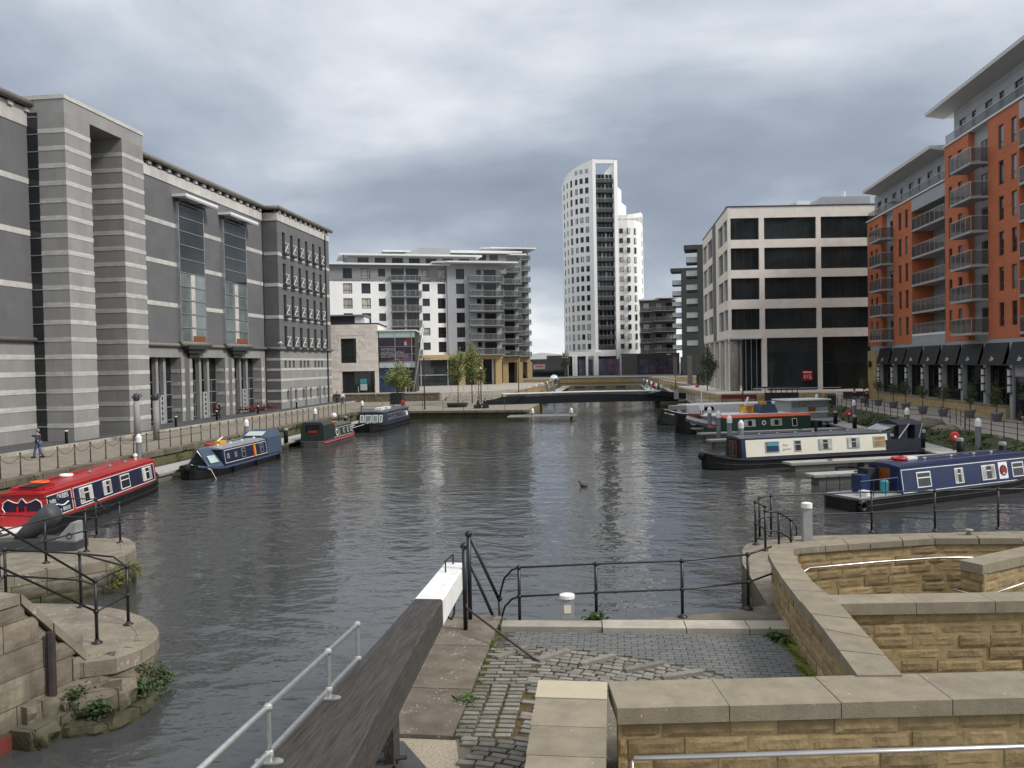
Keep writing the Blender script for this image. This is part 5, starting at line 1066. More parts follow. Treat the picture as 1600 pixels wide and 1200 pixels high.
# white topped green barge behind it
a_ = 21; b = Boat('barge', 'white topped dark green barge moored behind the grey Dutch barge', 19.4, 88.0, 180+a_, 16., 3.8, 2.4, 1.6, 1.0, .55, 'dkgreen_paint', blunt=.3, cat='barge')
MB().tube([(u, b.hw(u)+.02, b.gz(u)-.35) for u in (1, 4, 8, 12, 13.6, 14.6, 15.3, 15.9)], .06, 4).build('white_line', 'bright_white', b.t); MB().tube([(u, b.hw(u)+.02, b.gz(u)-.02) for u in (1, 4, 8, 12, 13.6, 14.6, 15.3, 15.9)], .05, 4).build('white_line', 'bright_white', b.t)
MB().box(2, 13.4, -1.5, 1.5, 1.0, 1.85).build('trunk_cabin', 'bright_white', b.t); MB().box(13.5, 14.8, -.6, .6, 1.4, 1.8).build('bow_gear', 'lightgrey_plate', b.t)
MB().xz([(0, 0), (1.1, 0), (1.0, .35), (.1, .35)], 1.5, 1.54).build('fender_board', 'hull_black', b.t, (10.9, .02, 1.3))
dk = MB().tube([(6, 1.53, 1.35), (6.7, 1.53, 1.6), (7.4, 1.53, 1.3)], .1, 5).build('coiled_rope', 'wood_varnish', b.t)
# green narrowboat with red roof between the fingers
a_ = 21; b = Boat('narrowboat', 'green narrowboat with bright red roof edge behind the pontoon piles', 17.3, 71.9, 180+a_, 10.8, hull='green_paint')
b.cabin(1.6, 9.3, 1.05, 'green_paint', 'orange_life')
for x in (4.3, 6.7): b.win(x, x+1.0, .3, .85, 1, 'cream_paint', 'curtain', bar=False)
p = MB().lathe([(.2, 0), (.2, .03)], 14).build('name_roundel', 'bright_white', b.t, (5.95, .93, 1.05)); p.rotation_euler = (R(-90), 0, 0); MB().lathe([(.1, .03), (.1, .04)], 10).build('roundel_centre', 'dkgreen_paint', p)
b.win(2.9, 3.35, .2, .85, 1, 'cream_paint', bar=False); MB().box(.4, 1.5, -.7, .7, .5, 1.0).build('stern_gear', 'hull_black', b.t); b.buoy(10.2, .2, .8, 'lifebuoy_red', .25)

# ------------------------------------------------------------------ pontoons
def pontoon(label, x, y, deg, L_, wd, n, z=-.42, floats=(), group=None):
    t = thing('pontoon', label, 'pontoon', (x, y, 0), R(deg), group)
    for i in range(n): O('deck_panel', cb('deck_board', .03), t, (L_*(i+.5)/n, 0, z-.06), 0, (L_/n-.03, wd, .12))
    for s in (-1, 1): bx('edge_beam', 'concrete', t, 0, L_, s*wd/2-.02 if s > 0 else -wd/2-.06, s*wd/2+.06 if s > 0 else -wd/2+.02, z-.15, z-.03)
    for f in floats: bx('float', 'concrete', t, f, f+2.4, -wd/2+.08, wd/2-.08, -1.5, z-.152)
    for q in (.25, .7): O('cleat', cube('steel'), t, (L_*q, -wd/2+.12, z+.05), 0, (.3, .06, .08))
    return t
pontoon('long grey walkway pontoon below the right hand bank', 19.55, 42.8, 90, 47, 1.7, 16, floats=(2, 9, 16, 23, 30, 37))
pontoon('finger pontoon on concrete floats in front of the cream narrowboat', 9.4, 46.9, 19, 9.9, .85, 4, floats=(.35, 4.6))
pontoon('finger pontoon on concrete floats beyond the blue narrowboat stern', 9.5, 42.1, 19, 9.8, .85, 4, floats=(.35, 4.6))
pontoon('finger pontoon with the third tall pile at its tip', 6.7, 60.3, 19, 12.2, .85, 4, floats=(.4, 5.5)); pontoon('finger pontoon beside the green narrowboat', 6.6, 65.7, 19, 12.2, .85, 4, floats=(.4, 5.5)); pontoon('finger pontoon beside the grey Dutch barge bow', 6.5, 70.9, 19, 12.4, .85, 4, floats=(.4, 5.5))
pontoon('pale pontoon along the left quay between the moored narrowboats', -25.95, 41.6, 90, 45, 1.9, 15, floats=(.3, 8, 16, 24, 32, 40))
pontoon('pontoon along the left side of the far basin', -11.4, 128, 90, 76, 1.8, 10, floats=(2, 20, 40, 60)); pontoon('pontoon along the right side of the far basin', 7.3, 122, 90, 80, 1.8, 10, floats=(2, 20, 40, 60)); pontoon('pontoon across the far end of the basin', -10.4, 203, 0, 17, 1.4, 5, floats=(1, 6, 11))
pontoon('narrow landing stage of timber beams below the footbridge', -11.5, 88.8, 8, 7.5, .5, 2, floats=())
pontoon('second narrow landing stage of timber beams below the footbridge', -11.5, 90.6, 8, 7.5, .5, 2, floats=())
# ------------------------------------------------------------------ mooring piles and bollards
pm = MB().lathe([(.165, -1.8), (.165, 2.0)], 14).mesh('pile_shaft', 'pile_grey', True); pc = MB().lathe([(.185, 2.0), (.185, 2.33), (.10, 2.5), (.02, 2.54)], 14).mesh('pile_cap', 'cap_white')
def pile(label, p):
    t = thing('mooring_pile', label, 'pile', (p.x, p.y, -1.14+.0), 0, 'white capped mooring piles'); O('shaft', pm, t); O('cap', pc, t)
ords = ['first', 'second', 'third', 'fourth', 'fifth']
for i, (px, dp) in enumerate(((1096, 72.9), (1108, 68.5), (1122, 62.9), (1139, 57.6), (1157, 53))): pile('grey mooring pile with white cap at the finger tips, %s from the left' % ords[i], at(px, 600, dp))
for i, (px, dp) in enumerate(((1276, 89), (1334, 75.4), (1417, 62.5), (1528, 51))): pile('grey mooring pile with white cap along the right bank, %s from the far end' % ords[i], at(px, 600, dp))
for i, (px, dp) in enumerate(((214, 51), (383, 63.7), (491, 78.6), (565, 93.9))): pile('grey mooring pile with white cap beside the left quay, %s from the near end' % ords[i], at(px, 600, dp))
for i, (px, dp) in enumerate(((827, 140), (837.5, 150), (847, 164), (855, 177), (861, 188))): pile('white capped pile, left side of far basin, %s from near end' % ords[i], at(px, 600, dp))
for i, (px, dp) in enumerate(((1033, 136), (1025, 144), (1017.5, 159), (1011, 173), (1006, 186))): pile('white capped pile, right side of far basin, %s from near end' % ords[i], at(px, 600, dp))
for i, (x, y) in enumerate(((-8.9, 90.5), (-4.6, 90.2))):
    t = thing('mooring_pile', 'short white capped pile of the landing stage, %s of two' % ('left', 'right')[i], 'pile', (x, y, -2.2), 0, 'white capped mooring piles'); O('shaft', pm, t); O('cap', pc, t)
bm = MB().lathe([(.17, 0), (.17, .95)], 12).mesh('bollard_post', 'pile_black', True); bc = MB().lathe([(.18, .95), (.18, 1.08), (.16, 1.12)], 12).mesh('bollard_cap', 'lightgrey_plate')
for lab, x, y in (('farthest', 18.9, 78.4), ('second farthest', 18.9, 73.7), ('third farthest', 18.95, 68.2), ('fourth farthest', 19.0, 53.9), ('fifth farthest', 19.0, 48.3), ('nearest', 20.2, 46.0)):
    t = thing('mooring_bollard', 'black bollard with pale cap on the right walkway, %s one' % lab, 'bollard', (x, y, -.42), 0, 'black pontoon bollards'); O('post', bm, t); O('cap', bc, t)
for lab, x, y in (('before the green narrowboat', -24.9, 60.4), ('before the passenger boat', -24.9, 74.6)):
    t = thing('mooring_bollard', 'black bollard on the left pontoon just '+lab, 'bollard', (x, y, -.42), 0, 'black pontoon bollards'); O('post', bm, t); O('cap', bc, t)
# ------------------------------------------------------------------ foreground lock side: deck, ramp pit, piers
DK = [(-4.2, 1), (-.6, 1), (-.6, 10.6), (3.5, 11.2), (3.5, 18.35), (3.2, 18.2), (2.48, 17.68), (.47, 17.0), (-2.14, 16.75), (-2.3, 16.9), (-4.2, 16.95)]
quay('lock_side', DK, 0, 'quay_stone', 'slab_stone')
quay('right_pier', [(3.22, 18.22), (3.5, 18.4), (3.62, 19.2), (4.5, 19.9), (7.4, 20.62), (9.6, 20.75), (45, 23.5), (45, 28.8), (12.1, 26.25), (5.25, 25.3), (3.72, 24.2), (3.5, 23.5), (3.25, 21.9)], 0, 'quay_stone', 'lock_top')
struct(MB().prism([(-.6, 1), (45, 1), (45, 24), (9.6, 20.7), (3.5, 19.2), (3.5, 11.2), (-.6, 10.6)], -3.2, -.62).build('ramp_floor', 'slab_stone'))
rp = struct(MB().box(3.6, 3.65, 19, 20, -.4, -.3).build('pier_wall', 'quay_stone'))
courses(rp, 'quay_stone', [(5.25, 25.32), (3.74, 24.22), (3.48, 23.5), (3.23, 21.9), (3.2, 18.25)], -1.4, -.02, .46, .7, 1.2, .14, amp=.06)
def chaikin(p, n=2):
    for _ in range(n):
        q = [p[0]]
        for a, b in zip(p[:-1], p[1:]): q += [(a[0]*.75+b[0]*.25, a[1]*.75+b[1]*.25), (a[0]*.25+b[0]*.75, a[1]*.25+b[1]*.75)]
        p = q+[p[-1]]
    return p
P1 = [(-30, 4), (-10.9, 4), (-10.3, 11.), (-9.9, 13.9), (-9.35, 14.1), (-9.17, 14.6), (-9.2, 15.15), (-9.62, 15.82), (-10.65, 16.72), (-12.0, 17.18), (-13.5, 17.15), (-30, 16.6)]
quay('left_pier', P1, 0, 'lock_stone', 'lock_top')
P2 = [(-31, 18.7), (-16.0, 19.4), (-15.55, 20.4), (-14.65, 21.15), (-14.25, 22.2), (-14.7, 23.35), (-15.7, 24.25), (-17.6, 24.5), (-31, 25.2)]
quay('far_left_pier', P2, 0, 'lock_stone', 'lock_top')
pw = struct(MB().box(-10.6, -10.5, 15, 15.5, -.6, -.3).build('left_pier_wall', 'lock_stone'))
N1 = chaikin([(-9.86, 13.8), (-9.2, 13.98), (-8.95, 14.6), (-9.0, 15.24), (-9.48, 15.98), (-10.57, 16.9), (-12.0, 17.35), (-13.6, 17.32)])
N2 = [(-24, 18.92)]+chaikin([(-15.9, 19.27), (-15.36, 20.25), (-14.42, 20.98), (-13.9, 22.2), (-14.46, 23.5), (-15.56, 24.5)])
courses(pw, 'lock_stone', N1, -1.5, -.28, .42, .45, .8, .16, amp=.05); courses(pw, 'lock_top', N1, -.28, .02, .3, .45, .75, .42, name='coping_stone')
courses(pw, 'lock_stone', N2, -1.5, -.3, .42, .6, 1.0, .16, amp=.05); courses(pw, 'lock_top', N2, -.3, .02, .33, .6, .9, .42, name='coping_stone')
# sloping wing wall of the lock chamber, bottom left
ww = thing('wing_wall', 'sloping ashlar wing wall of the lock chamber at the lower left', 'wall')
zt_ = lambda s: 1.42 if s < 2.55 else 1.42-(s-2.55)*1.10
courses(ww, 'lock_stone', [(-10.5, 10.2), (-9.7, 14.0)], -.75, 1.6, .44, .6, 1.15, .09, amp=.03, ztop=zt_)
def wp(s, off, z): d = Vector((.8, 3.8)).normalized(); p = Vector((-10.5, 10.2))+d*s+Vector((d.y, -d.x))*off; return (p.x, p.y, z)
b_ = MB()
for off0, off1 in ((-1.0, -.075),):
    prof = [(0, -3), (3.88, -3), (3.88, zt_(3.88)-.06), (2.55, 1.36), (0, 1.36)]
    n = len(prof); b_.add([wp(s, off1, z) for s, z in prof]+[wp(s, off0, z) for s, z in prof], [tuple(range(n)), tuple(range(2*n-1, n-1, -1))]+[((i+1) % n, i, n+i, n+(i+1) % n) for i in range(n)])
b_.build('wall_core', 'lock_stone', ww)
for s0, s1 in ((.2, 1.3), (1.33, 2.52), (2.55, 3.15), (3.18, 3.85)):
    q = MB(); z0, z1 = zt_(s0), zt_(s1); q.add([wp(s0, .03, z0), wp(s1, .03, z1), wp(s1, -1.05, z1), wp(s0, -1.05, z0), wp(s0, .03, z0+.17), wp(s1, .03, z1+.17), wp(s1, -1.05, z1+.17), wp(s0, -1.05, z0+.17)], [(0,3,2,1),(4,5,6,7),(0,1,5,4),(1,2,6,5),(2,3,7,6),(3,0,4,7)]); q.build('coping_stone', 'lock_top', ww)
MB().tube([wp(3.05, .08, -.9), wp(3.05, .08, .78)], .075, 8).build('iron_fender', 'rust_post', ww)
MB().add([wp(.4, .03, -2.4), wp(2.75, .03, -2.4), wp(2.75, .03, -.62), wp(.4, .03, -.80)], [(0, 1, 2, 3)]).build('red_board', 'red_dull', ww)
courses(ww, 'lock_stone', [wp(2.3, .5, 0)[:2], wp(3.9, .42, 0)[:2]], -1.75, -.62, .55, .4, .8, .6, amp=.16, name='rough_stone'); courses(ww, 'lock_stone', [wp(2.5, .16, 0)[:2], wp(3.9, .2, 0)[:2]], -.8, -.32, .5, .4, .7, .3, amp=.16, name='rough_stone')
rr = random.Random(9)
stuff(tag(leaf_mass('ivy', 'ivy_leaf', [(-9.55+rr.uniform(-.3, .1), 13.85+rr.uniform(-.05, .2), rr.uniform(-1.1, -.5)) for _ in range(18)]+[(-8.85+rr.uniform(-.1, .05), 14.6+rr.uniform(-.5, .6), rr.uniform(-.85, -.3)) for _ in range(14)]+[(-9.2+rr.uniform(-.4, .3), 13.35, rr.uniform(-.8, -.3)) for _ in range(10)], 2600, .042, spread=.09, seed=8), 'ivy and ferns hanging on the rounded lock wall', 'plants'))
stuff(tag(leaf_mass('pier_moss', 'moss', [(-13.93, 22.2+rr.uniform(-.7, .5), rr.uniform(-.7, -.3)) for _ in range(8)], 260, .05, spread=.1, seed=9), 'moss hanging on the nose of the far left pier', 'plants'))
for k_, (pth, z0, z1) in enumerate((([(-9.75, 12.75), (-8.85, 12.9), (-8.5, 13.4), (-8.5, 14.1), (-8.7, 14.8), (-9.15, 15.6)], -1.7, -.78), ([(-9.75, 13.15), (-9.0, 13.3), (-8.75, 13.7), (-8.78, 14.3), (-8.95, 14.95), (-9.3, 15.6)], -.85, -.36))):
    courses(pw, 'lock_stone', pth, z0, z1, .5, .5, .95, .5, amp=.09, name='footing_stone')
# big floor slabs and paving
fl = struct(MB().quad((-4.16, 11.2, .004), (-2.3, 11.2, .004), (-2.3, 16.85, .004), (-4.16, 16.85, .004)).build('slab_bed', 'joint_sand'))
for x0, x1, y0, y1 in ((-4.15, -2.38, 15.06, 16.9), (-4.15, -2.36, 13.02, 15.03), (-4.15, -2.34, 11.34, 12.99)): O('floor_slab', cb('slab_stone', .012), fl, ((x0+x1)/2, (y0+y1)/2, .02), 0, (x1-x0, y1-y0, .08))
struct(MB().quad((-4.16, 9.2, .006), (-1.75, 9.2, .006), (-2.28, 11.32, .006), (-4.16, 11.32, .006)).build('gravel_patch', 'gravel'))
sp_ = struct(MB().add([(-1.7, 8.6, .007), (-.9, 8.6, .007), (-.9, 13.4, .003), (1.75, 13.9, .003), (1.5, 14.05, .003), (.8, 14.55, .003), (-.1, 14.9, .003), (-1.1, 15.12, .003), (-2.34, 15.1, .003)], [tuple(range(9))]).build('sett_bed', 'moss_soil'))
rr = random.Random(12)
def sett(x, y, a, l, w_, h=.05): O('sett', cb('setts', .13), sp_, (x+rr.uniform(-.008, .008), y+rr.uniform(-.006, .006), h/2-.004+rr.uniform(-.006, .008)), a+rr.uniform(-.05, .05), (l*rr.uniform(.88, 1.0), w_*rr.uniform(.86, .99), h))
y = 11.42
k = 0
while y < 15.08:
    for c in range(3):
        x = -2.2+c*.285
        if y > 13.2 and k % 2: x += .1
        sett(x, y+c*.03, .02, .25 if y < 13.3 else .28, .105)
    y += .148; k += 1
CX, CY = -2.2, 8.0
r_ = 1.0
while r_ < 7.04:
    big = r_ < 6.2
    l = .24 if big else .17; w_ = .115 if big else .14; s = r_*-.25+rr.uniform(0, .2); 
    while s/r_ < 1.25:
        th = s/r_; x, y = CX+r_*sin(th), CY+r_*cos(th); s += l+.022
        if (x < -1.42 and y > 11.36) or x < -2.2+(11.3-y)*.25 or (x > -1.0 and y < 13.15+.12*x) or y < 8.8 or (x > -1.05 and y < 11): continue
        sett(x, y, -th, l, w_)
    r_ += w_+.022
for th in (.044, .16, .28, .405, .51):    # raised stone treads for swinging the beam
    a = Vector((CX+6.4*sin(th-.035), CY+6.4*cos(th-.035))); b = Vector((CX+7.02*sin(th+.03), CY+7.02*cos(th+.03))); c = (a+b)/2; d = b-a
    O('raised_tread', cb('setts', .08), sp_, (c.x, c.y, .045), math.atan2(d.y, d.x), (d.length, .12, .12))
pv = struct(MB().add([(-2.3, 15.0, .005), (-1.1, 15.14, .005), (-.1, 14.92, .005), (.8, 14.57, .005), (1.5, 14.07, .005), (1.9, 13.6, .005), (3.35, 13.6, .005), (3.3, 16.1, .005), (-2.2, 16.02, .005)], [tuple(range(9))]).build('paver_bed', 'joint_sand'))
rr = random.Random(13); row = 0; y = 15.98
while y > 13.55:
    x = -2.25+(.125 if row % 2 else 0)
    while x < 3.22:
        if math.hypot(x+.125-CX, y-CY) > 7.16 and x > -2.2: O('paver', cb('paver', .04), pv, (x+.125, y+.02*(x/3), .012+rr.uniform(-.003, .003)), .013+rr.uniform(-.01, .01), (.236, .113, .03))
        x += .25
    y -= .125; row += 1
x = -2.3
for l in (2.0, 1.62, 1.2, .92): O('kerb_stone', cb('kerb_stone', .05), pv, (x+l/2, 16.33+.045*(x+l/2), .05), .045, (l-.02, .52 if x > -.4 else .4, .14)); x += l
# moss along the joints
ms_ = [(-2.31+.1*math.sin(i), 11.4+i*.13, .03) for i in range(42)]+[(3.22-.02*i % .2, 13.6+i*.1, .03) for i in range(27)]
stuff(tag(leaf_mass('moss_verge', 'moss', ms_, 5200, .014, spread=.04, seed=21, flat=.25), 'moss and grass tufts in the joints of the paving', 'moss'))
stuff(tag(leaf_mass('grass_tufts', 'grass_leaf', [(-2.36, 12.6, .05), (2.9, 15.9, .05), (2.95, 16.0, .05), (3.05, 15.7, .04), (-.5, 16.75, .1), (-.35, 16.75, .12)], 420, .05, spread=.08, seed=22, flat=.7), 'grass tufts at the kerb and wall foot', 'grass'))
struct(MB().add([(3.02, 13.6, .03), (3.32, 13.6, .03), (3.32, 16.0, .03), (3.12, 16.0, .03)], [(0, 1, 2, 3)]).build('moss_strip', 'moss'))
# ------------------------------------------------------------------ golden stone ramp walls
rwl = thing('front_wall', 'golden rock faced stone wall with broad flat coping across the lower right', 'wall')
def coping(path, wd, z, lens, h=.2, m_='coping', new=()):
    """coping stones along the left edge path; wd measured to the right of travel"""
    segs = [(Vector(a), Vector(b)) for a, b in zip(path[:-1], path[1:])]; i = 0
    for a, b in segs:
        d = (b-a); L_ = d.length; d.normalize(); n_ = Vector((d.y, -d.x)); k = max(1, round(L_/lens))
        for j in range(k):
            p = a+d*(L_*j/k+.006); q = a+d*(L_*(j+1)/k-.006)
            pts = [p, q, q+n_*wd, p+n_*wd]
            MB().prism([(v.x, v.y) for v in reversed(pts)], z-h, z+random.uniform(-.003, .003)).build('coping_stone', 'coping_new' if i in new else m_, rwl); i += 1
def core(poly, z0, z1): MB().prism(poly, z0, z1).build('wall_core', 'mortar', rwl)
aB = 8*pi/180; ax = Vector((cos(aB), sin(aB))); ay_ = Vector((-sin(aB), cos(aB))); OB = Vector((-.14, 11.06))
pB = lambda a, b: tuple(OB+ax*a+ay_*b)
# wall B across the front, wall A towards the camera
coping([pB(0, 0), pB(8.4, 0)], .87, 1.0, 1.42)
core([pB(.1, -.79), pB(8.4, -.79), pB(8.4, -.08), pB(.1, -.08)], -.6, .84)
courses(rwl, 'sandstone', [pB(0.02, -.81), pB(8.4, -.81)], -.62, .83, .225, .5, .95, .1)
courses(rwl, 'sandstone', [pB(8.4, -.05), pB(3.9, -.05)], -.62, .83, .225, .5, .95, .1)
A0 = Vector((-1.08, 11.0))
y = 11.03
for l in (.58, .8, .74, .8, .8, .8): MB().prism([(-1.06+(11-y)*.03, y-l+.008), (-.145, y-l+.008), (-.145, y-.006), (-1.07+(11-y)*.03, y-.006)], .84, 1.0 if l != .58 else 1.012).build('coping_stone', 'coping_new' if l == .58 else 'coping', rwl); y -= l
core([(-.95, 6.3), (-.22, 6.3), (-.22, 10.95), (-.99, 10.95)], -.6, .84)
courses(rwl, 'sandstone', [(-.19, 6.3), (-.19, 10.2)], -.6, .83, .225, .5, .9, .1); courses(rwl, 'sandstone', [(-.98, 10.97), (-.96, 6.3)], -.02, .83, .215, .5, .9, .1)
rwl = thing('curving_wall', 'golden stone wall curving round the far side of the ramp', 'wall')
# wall C running away, curving right into the far wall
Cl = [(3.19, 11.45), (3.22, 13.4), (3.21, 14.95), (3.22, 16.5), (3.26, 17.7), (3.33, 18.7), (3.42, 19.1), (3.6, 19.45), (3.95, 19.72), (4.6, 20.0), (6.0, 20.4), (7.4, 20.7), (9.6, 20.82), (14, 21.2)]
Ci = [(3.78, 11.5), (3.81, 13.0), (3.84, 14.9), (3.74, 16.4), (3.78, 17.6), (3.86, 18.55), (3.9, 18.9), (3.98, 19.12), (4.15, 19.27), (4.75, 19.48), (5.84, 19.85), (7.44, 20.36), (9.44, 20.45), (13.9, 20.85)]
for i in range(len(Cl)-1):
    k = 2 if (Vector(Cl[i+1])-Vector(Cl[i])).length > 1.3 else 1
    for j in range(k):
        f0, f1 = j/k, (j+1)/k; L_ = lambda P, f: Vector(P[i]).lerp(Vector(P[i+1]), f)
        p = [L_(Ci, f0+.008), L_(Ci, f1-.008), L_(Cl, f1-.008), L_(Cl, f0+.008)]; MB().prism([tuple(v) for v in p], .86, (1.03 if i < 2 else 1.0)).build('coping_stone', 'coping', rwl)
for i in range(len(Cl)-1):
    m0, m1 = (Vector(Cl[i])+Vector(Ci[i]))/2, (Vector(Cl[i+1])+Vector(Ci[i+1]))/2; sh = lambda v, c: tuple(v.lerp(c, .28))
    MB().prism([sh(Vector(Ci[i]), m0), sh(Vector(Ci[i+1]), m1), sh(Vector(Cl[i+1]), m1), sh(Vector(Cl[i]), m0)], -.7, .86).build('wall_core', 'mortar', rwl)
inset = lambda P, Q: [tuple(Vector(a).lerp(Vector(b), .11)) for a, b in zip(P, Q)]
courses(rwl, 'sandstone', list(reversed(inset(Cl[:9], Ci[:9]))), -.02, .85, .218, .5, .85, .1)
courses(rwl, 'sandstone', inset(Ci[5:], Cl[5:]), -.68, .85, .22, .5, .9, .1)
# wall D (second cross wall) and wall E (slanting)
rwl = thing('cross_wall', 'second golden stone cross wall behind the front wall', 'wall')
Db = [(3.75, 15.42), (9.2, 16.05)]; coping(Db, .56, 1.0, 1.25)
core([(3.8, 14.98), (9.2, 15.62), (9.2, 15.98), (3.8, 15.36)], -.7, .84); courses(rwl, 'sandstone', [(3.86, 14.94), (9.2, 15.57)], -.7, .83, .218, .5, .95, .1)
rwl = thing('slanting_wall', 'short golden stone wall slanting in from the right edge', 'wall')
Eb = [(7.1, 18.13), (11.5, 21.3)]; coping(Eb, .5, 1.02, 1.3)
d = (Vector(Eb[1])-Vector(Eb[0])).normalized(); n_ = Vector((d.y, -d.x)); e0, e1 = Vector(Eb[0])+d*.08, Vector(Eb[1])
core([tuple(e0+n_*.42), tuple(e1+n_*.42), tuple(e1+n_*.08), tuple(e0+n_*.08)], -.7, .86); courses(rwl, 'sandstone', [tuple(e0+n_*.46), tuple(e1+n_*.46)], -.7, .85, .22, .5, .9, .1); courses(rwl, 'sandstone', [tuple(e0-d*.04), tuple(e0-d*.04+n_*.5)], -.7, .85, .22, .5, .6, .1)
# stainless handrails of the ramp
def handrail(label, pts, r=.024, legs=()):
    t = thing('handrail', label, 'handrail'); MB().tube(pts, r, 8).build('rail', 'steel', t, smooth=True)
    for a, b in legs: MB().tube([a, b], .012, 6).build('bracket', 'steel', t)
    return t
v3 = lambda p, z: (p[0], p[1], z)
handrail('thick stainless handrail along the front wall at the lower right', [v3(pB(.1, -1.25), -.6), v3(pB(.1, -1.25), .54), v3(pB(.14, -1.25), .56), v3(pB(8.4, -1.2), .56)], .034, [(v3(pB(q, -1.24), .53), v3(pB(q, -.82), .4)) for q in (1.6, 3.6, 5.6)])
handrail('thin stainless handrail on the curved far wall', [v3((3.98, 18.6), .56), v3((4.3, 19.1), .58), v3((5.9, 19.65), .6), v3((7.5, 20.15), .6), v3((9.5, 20.25), .6)], .022, [(v3((5.9, 19.65), .6), v3((5.92, 19.9), .5)), (v3((7.5, 20.15), .6), v3((7.5, 20.35), .5))])
q0, q1 = e0-d*.25+n_*.0, e0-d*.25+n_*.62
handrail('stainless handrail looping round the end of the slanting wall', [v3(q0+d*.3, .42), v3(q0, .42), v3(q1, .42), v3(q1+d*3.6, .62)], .022)
# ------------------------------------------------------------------ lock gate balance beam and its tube railing
bb = thing('balance_beam', 'heavy weathered timber lock balance beam with white painted end', 'lock beam', (-3.3, 16.5, 0))
def beam(y0, y1, name, m_, gr=0.):
    def sec(y):
        k = (16.5-y)/9.2; zt = 1.25+.37*k; hw_ = .228+.185*k*k; hh = .40+.12*k; cx_ = .03+.37*k
        return [(cx_-hw_-gr, y-16.5, zt-hh-gr), (cx_+hw_+gr, y-16.5, zt-hh-gr), (cx_+hw_+gr, y-16.5, zt-.03+gr), (cx_+hw_-.03, y-16.5, zt+gr), (cx_-hw_+.03, y-16.5, zt+gr), (cx_-hw_-gr, y-16.5, zt-.03+gr)]
    ys = [y1+(y0-y1)*i/6 for i in range(7)]
    return MB().loft([sec(y) for y in ys]).build(name, m_, bb)
beam(3.4, 13.5, 'beam', 'weathered_oak'); beam(13.5, 16.52, 'white_end', 'white_paint', .004)
MB().tube([(.02, -.9, 1.28), (.02, -.9, 1.5), (.02, -.15, 1.46), (.02, -.15, 1.25)], .018, 6).build('grab_handle', 'black_paint', bb)
MB().tube([(.29, -2.15, 1.1), (.3, -2.1, .78), (.33, -1.95, .7), (.34, -1.75, .75), (.33, -1.65, .9)], .02, 6).build('iron_hook', 'black_paint', bb)
bx('beam_prop', 'weathered_oak', bb, .1, .4, -6.2, -5.9, 0, 1.0)
br = thing('gate_railing', 'galvanised tube railing standing on the balance beam', 'railing', (-3.24, 9.97, 0))
z_ = lambda y: 1.25+.37*(16.5-y)/9.2
rt = lambda q: 2.06+.03*q; rl_ = lambda q: 1.63+.03*q
for f_ in (rt, rl_): MB().tube([(0, 0, f_(0)), (-.02, -6.6, f_(6.6))], .03, 8).build('rail', 'galv', br, smooth=True)
for q in (0, 1.07, 2.7, 4.6):
    MB().tube([(0, -q, rl_(q) if not q else z_(9.97-q)), (0, -q, rt(q))], .027, 8).build('post', 'galv', br)
    for f_ in (rt, rl_): MB().ball((0, -q, f_(q)), .046, 8, 6).build('rail_clamp', 'galv', br)
    if q: MB().lathe([(.1, 0), (.1, .018)], 12).build('base_flange', 'galv', br, (0, -q, z_(9.97-q)+.006)).scale = (1.4, .7, 1)
# paddle gear boxes and steel cover plate by the beam
cp = tag(MB().prism([(-4.1, 9.0), (-2.0, 9.0), (-2.45, 10.35), (-3.0, 11.15), (-4.1, 11.15)], .012, .05).build('cover_plate', 'plate_steel'), 'grey steel cover plate in the ground beside the beam', 'plate')
for i, (x, y) in enumerate(((-3.35, 10.25), (-2.95, 9.75))):
    t = thing('paddle_gear', 'black iron gear box with shaft on the cover plate, %s one' % ('farther', 'nearer')[i], 'gear box', (x, y, .05), R(18), 'paddle gear boxes')
    bx('casing', 'plate_steel', t, -.5, .3, -.16, .16, 0, .2); bx('lid', 'cast_grey', t, -.52, .32, -.19, .19, .2, .24); MB().tube([(.3, 0, .12), (.62, 0, .12)], .03, 8).build('shaft', 'rust_post', t)
    for q in ((-.4, .1), (.2, .1), (-.4, -.1), (.2, -.1)): MB().lathe([(.022, .24), (.022, .26)], 6).build('bolt', 'black_paint', t, (q[0], q[1], 0))
# ------------------------------------------------------------------ black painted railings of the lock
def railing(label, posts, rails=(1.17, .58), r=.022, pr=.032, h=1.2, m_='black_paint', name='railing', extra=None, foot=True, posth=None):
    t = thing(name, label, 'railing')
    pm_ = MB().tube([(0, 0, 0), (0, 0, h)], pr, 8)
    for z in rails: pm_.ball((0, 0, z), pr*1.7, 8, 6)
    if foot: pm_.lathe([(.1, 0), (.1, .025), (.05, .04), (.045, .08)], 10)
    me = pm_.mesh('railing_post', m_, True)
    for p in posts: O('post', me, t, (p[0], p[1], p[2] if len(p) > 2 else 0))
    for z in rails: MB().tube([(p[0], p[1], (p[2] if len(p) > 2 else 0)+z) for p in posts], r, 7).build('rail', m_, t, smooth=True)
    if extra:
        for e_ in extra: MB().tube(e_, r, 7).build('rail', m_, t, smooth=True)
    return t
railing('black curved railing along the water edge behind the paving', [(-1.96, 16.5), (-.42, 16.86), (1.34, 17.2), (2.76, 17.82)], extra=[[(-1.96, 16.5, z), (-2.12, 16.6, z-.08), (-2.3, 16.8, z-.3), (-2.4, 17.0, z-.6), (-2.46, 17.15, z-.84)] for z in (1.17, .58)]+[[(2.76, 17.82, z), (3.35, 18.4, z+.04)] for z in (1.17, .58)])
ld = thing('ladder_rail', 'tall black iron posts with sloping ladder handrails behind the white beam end', 'railing')
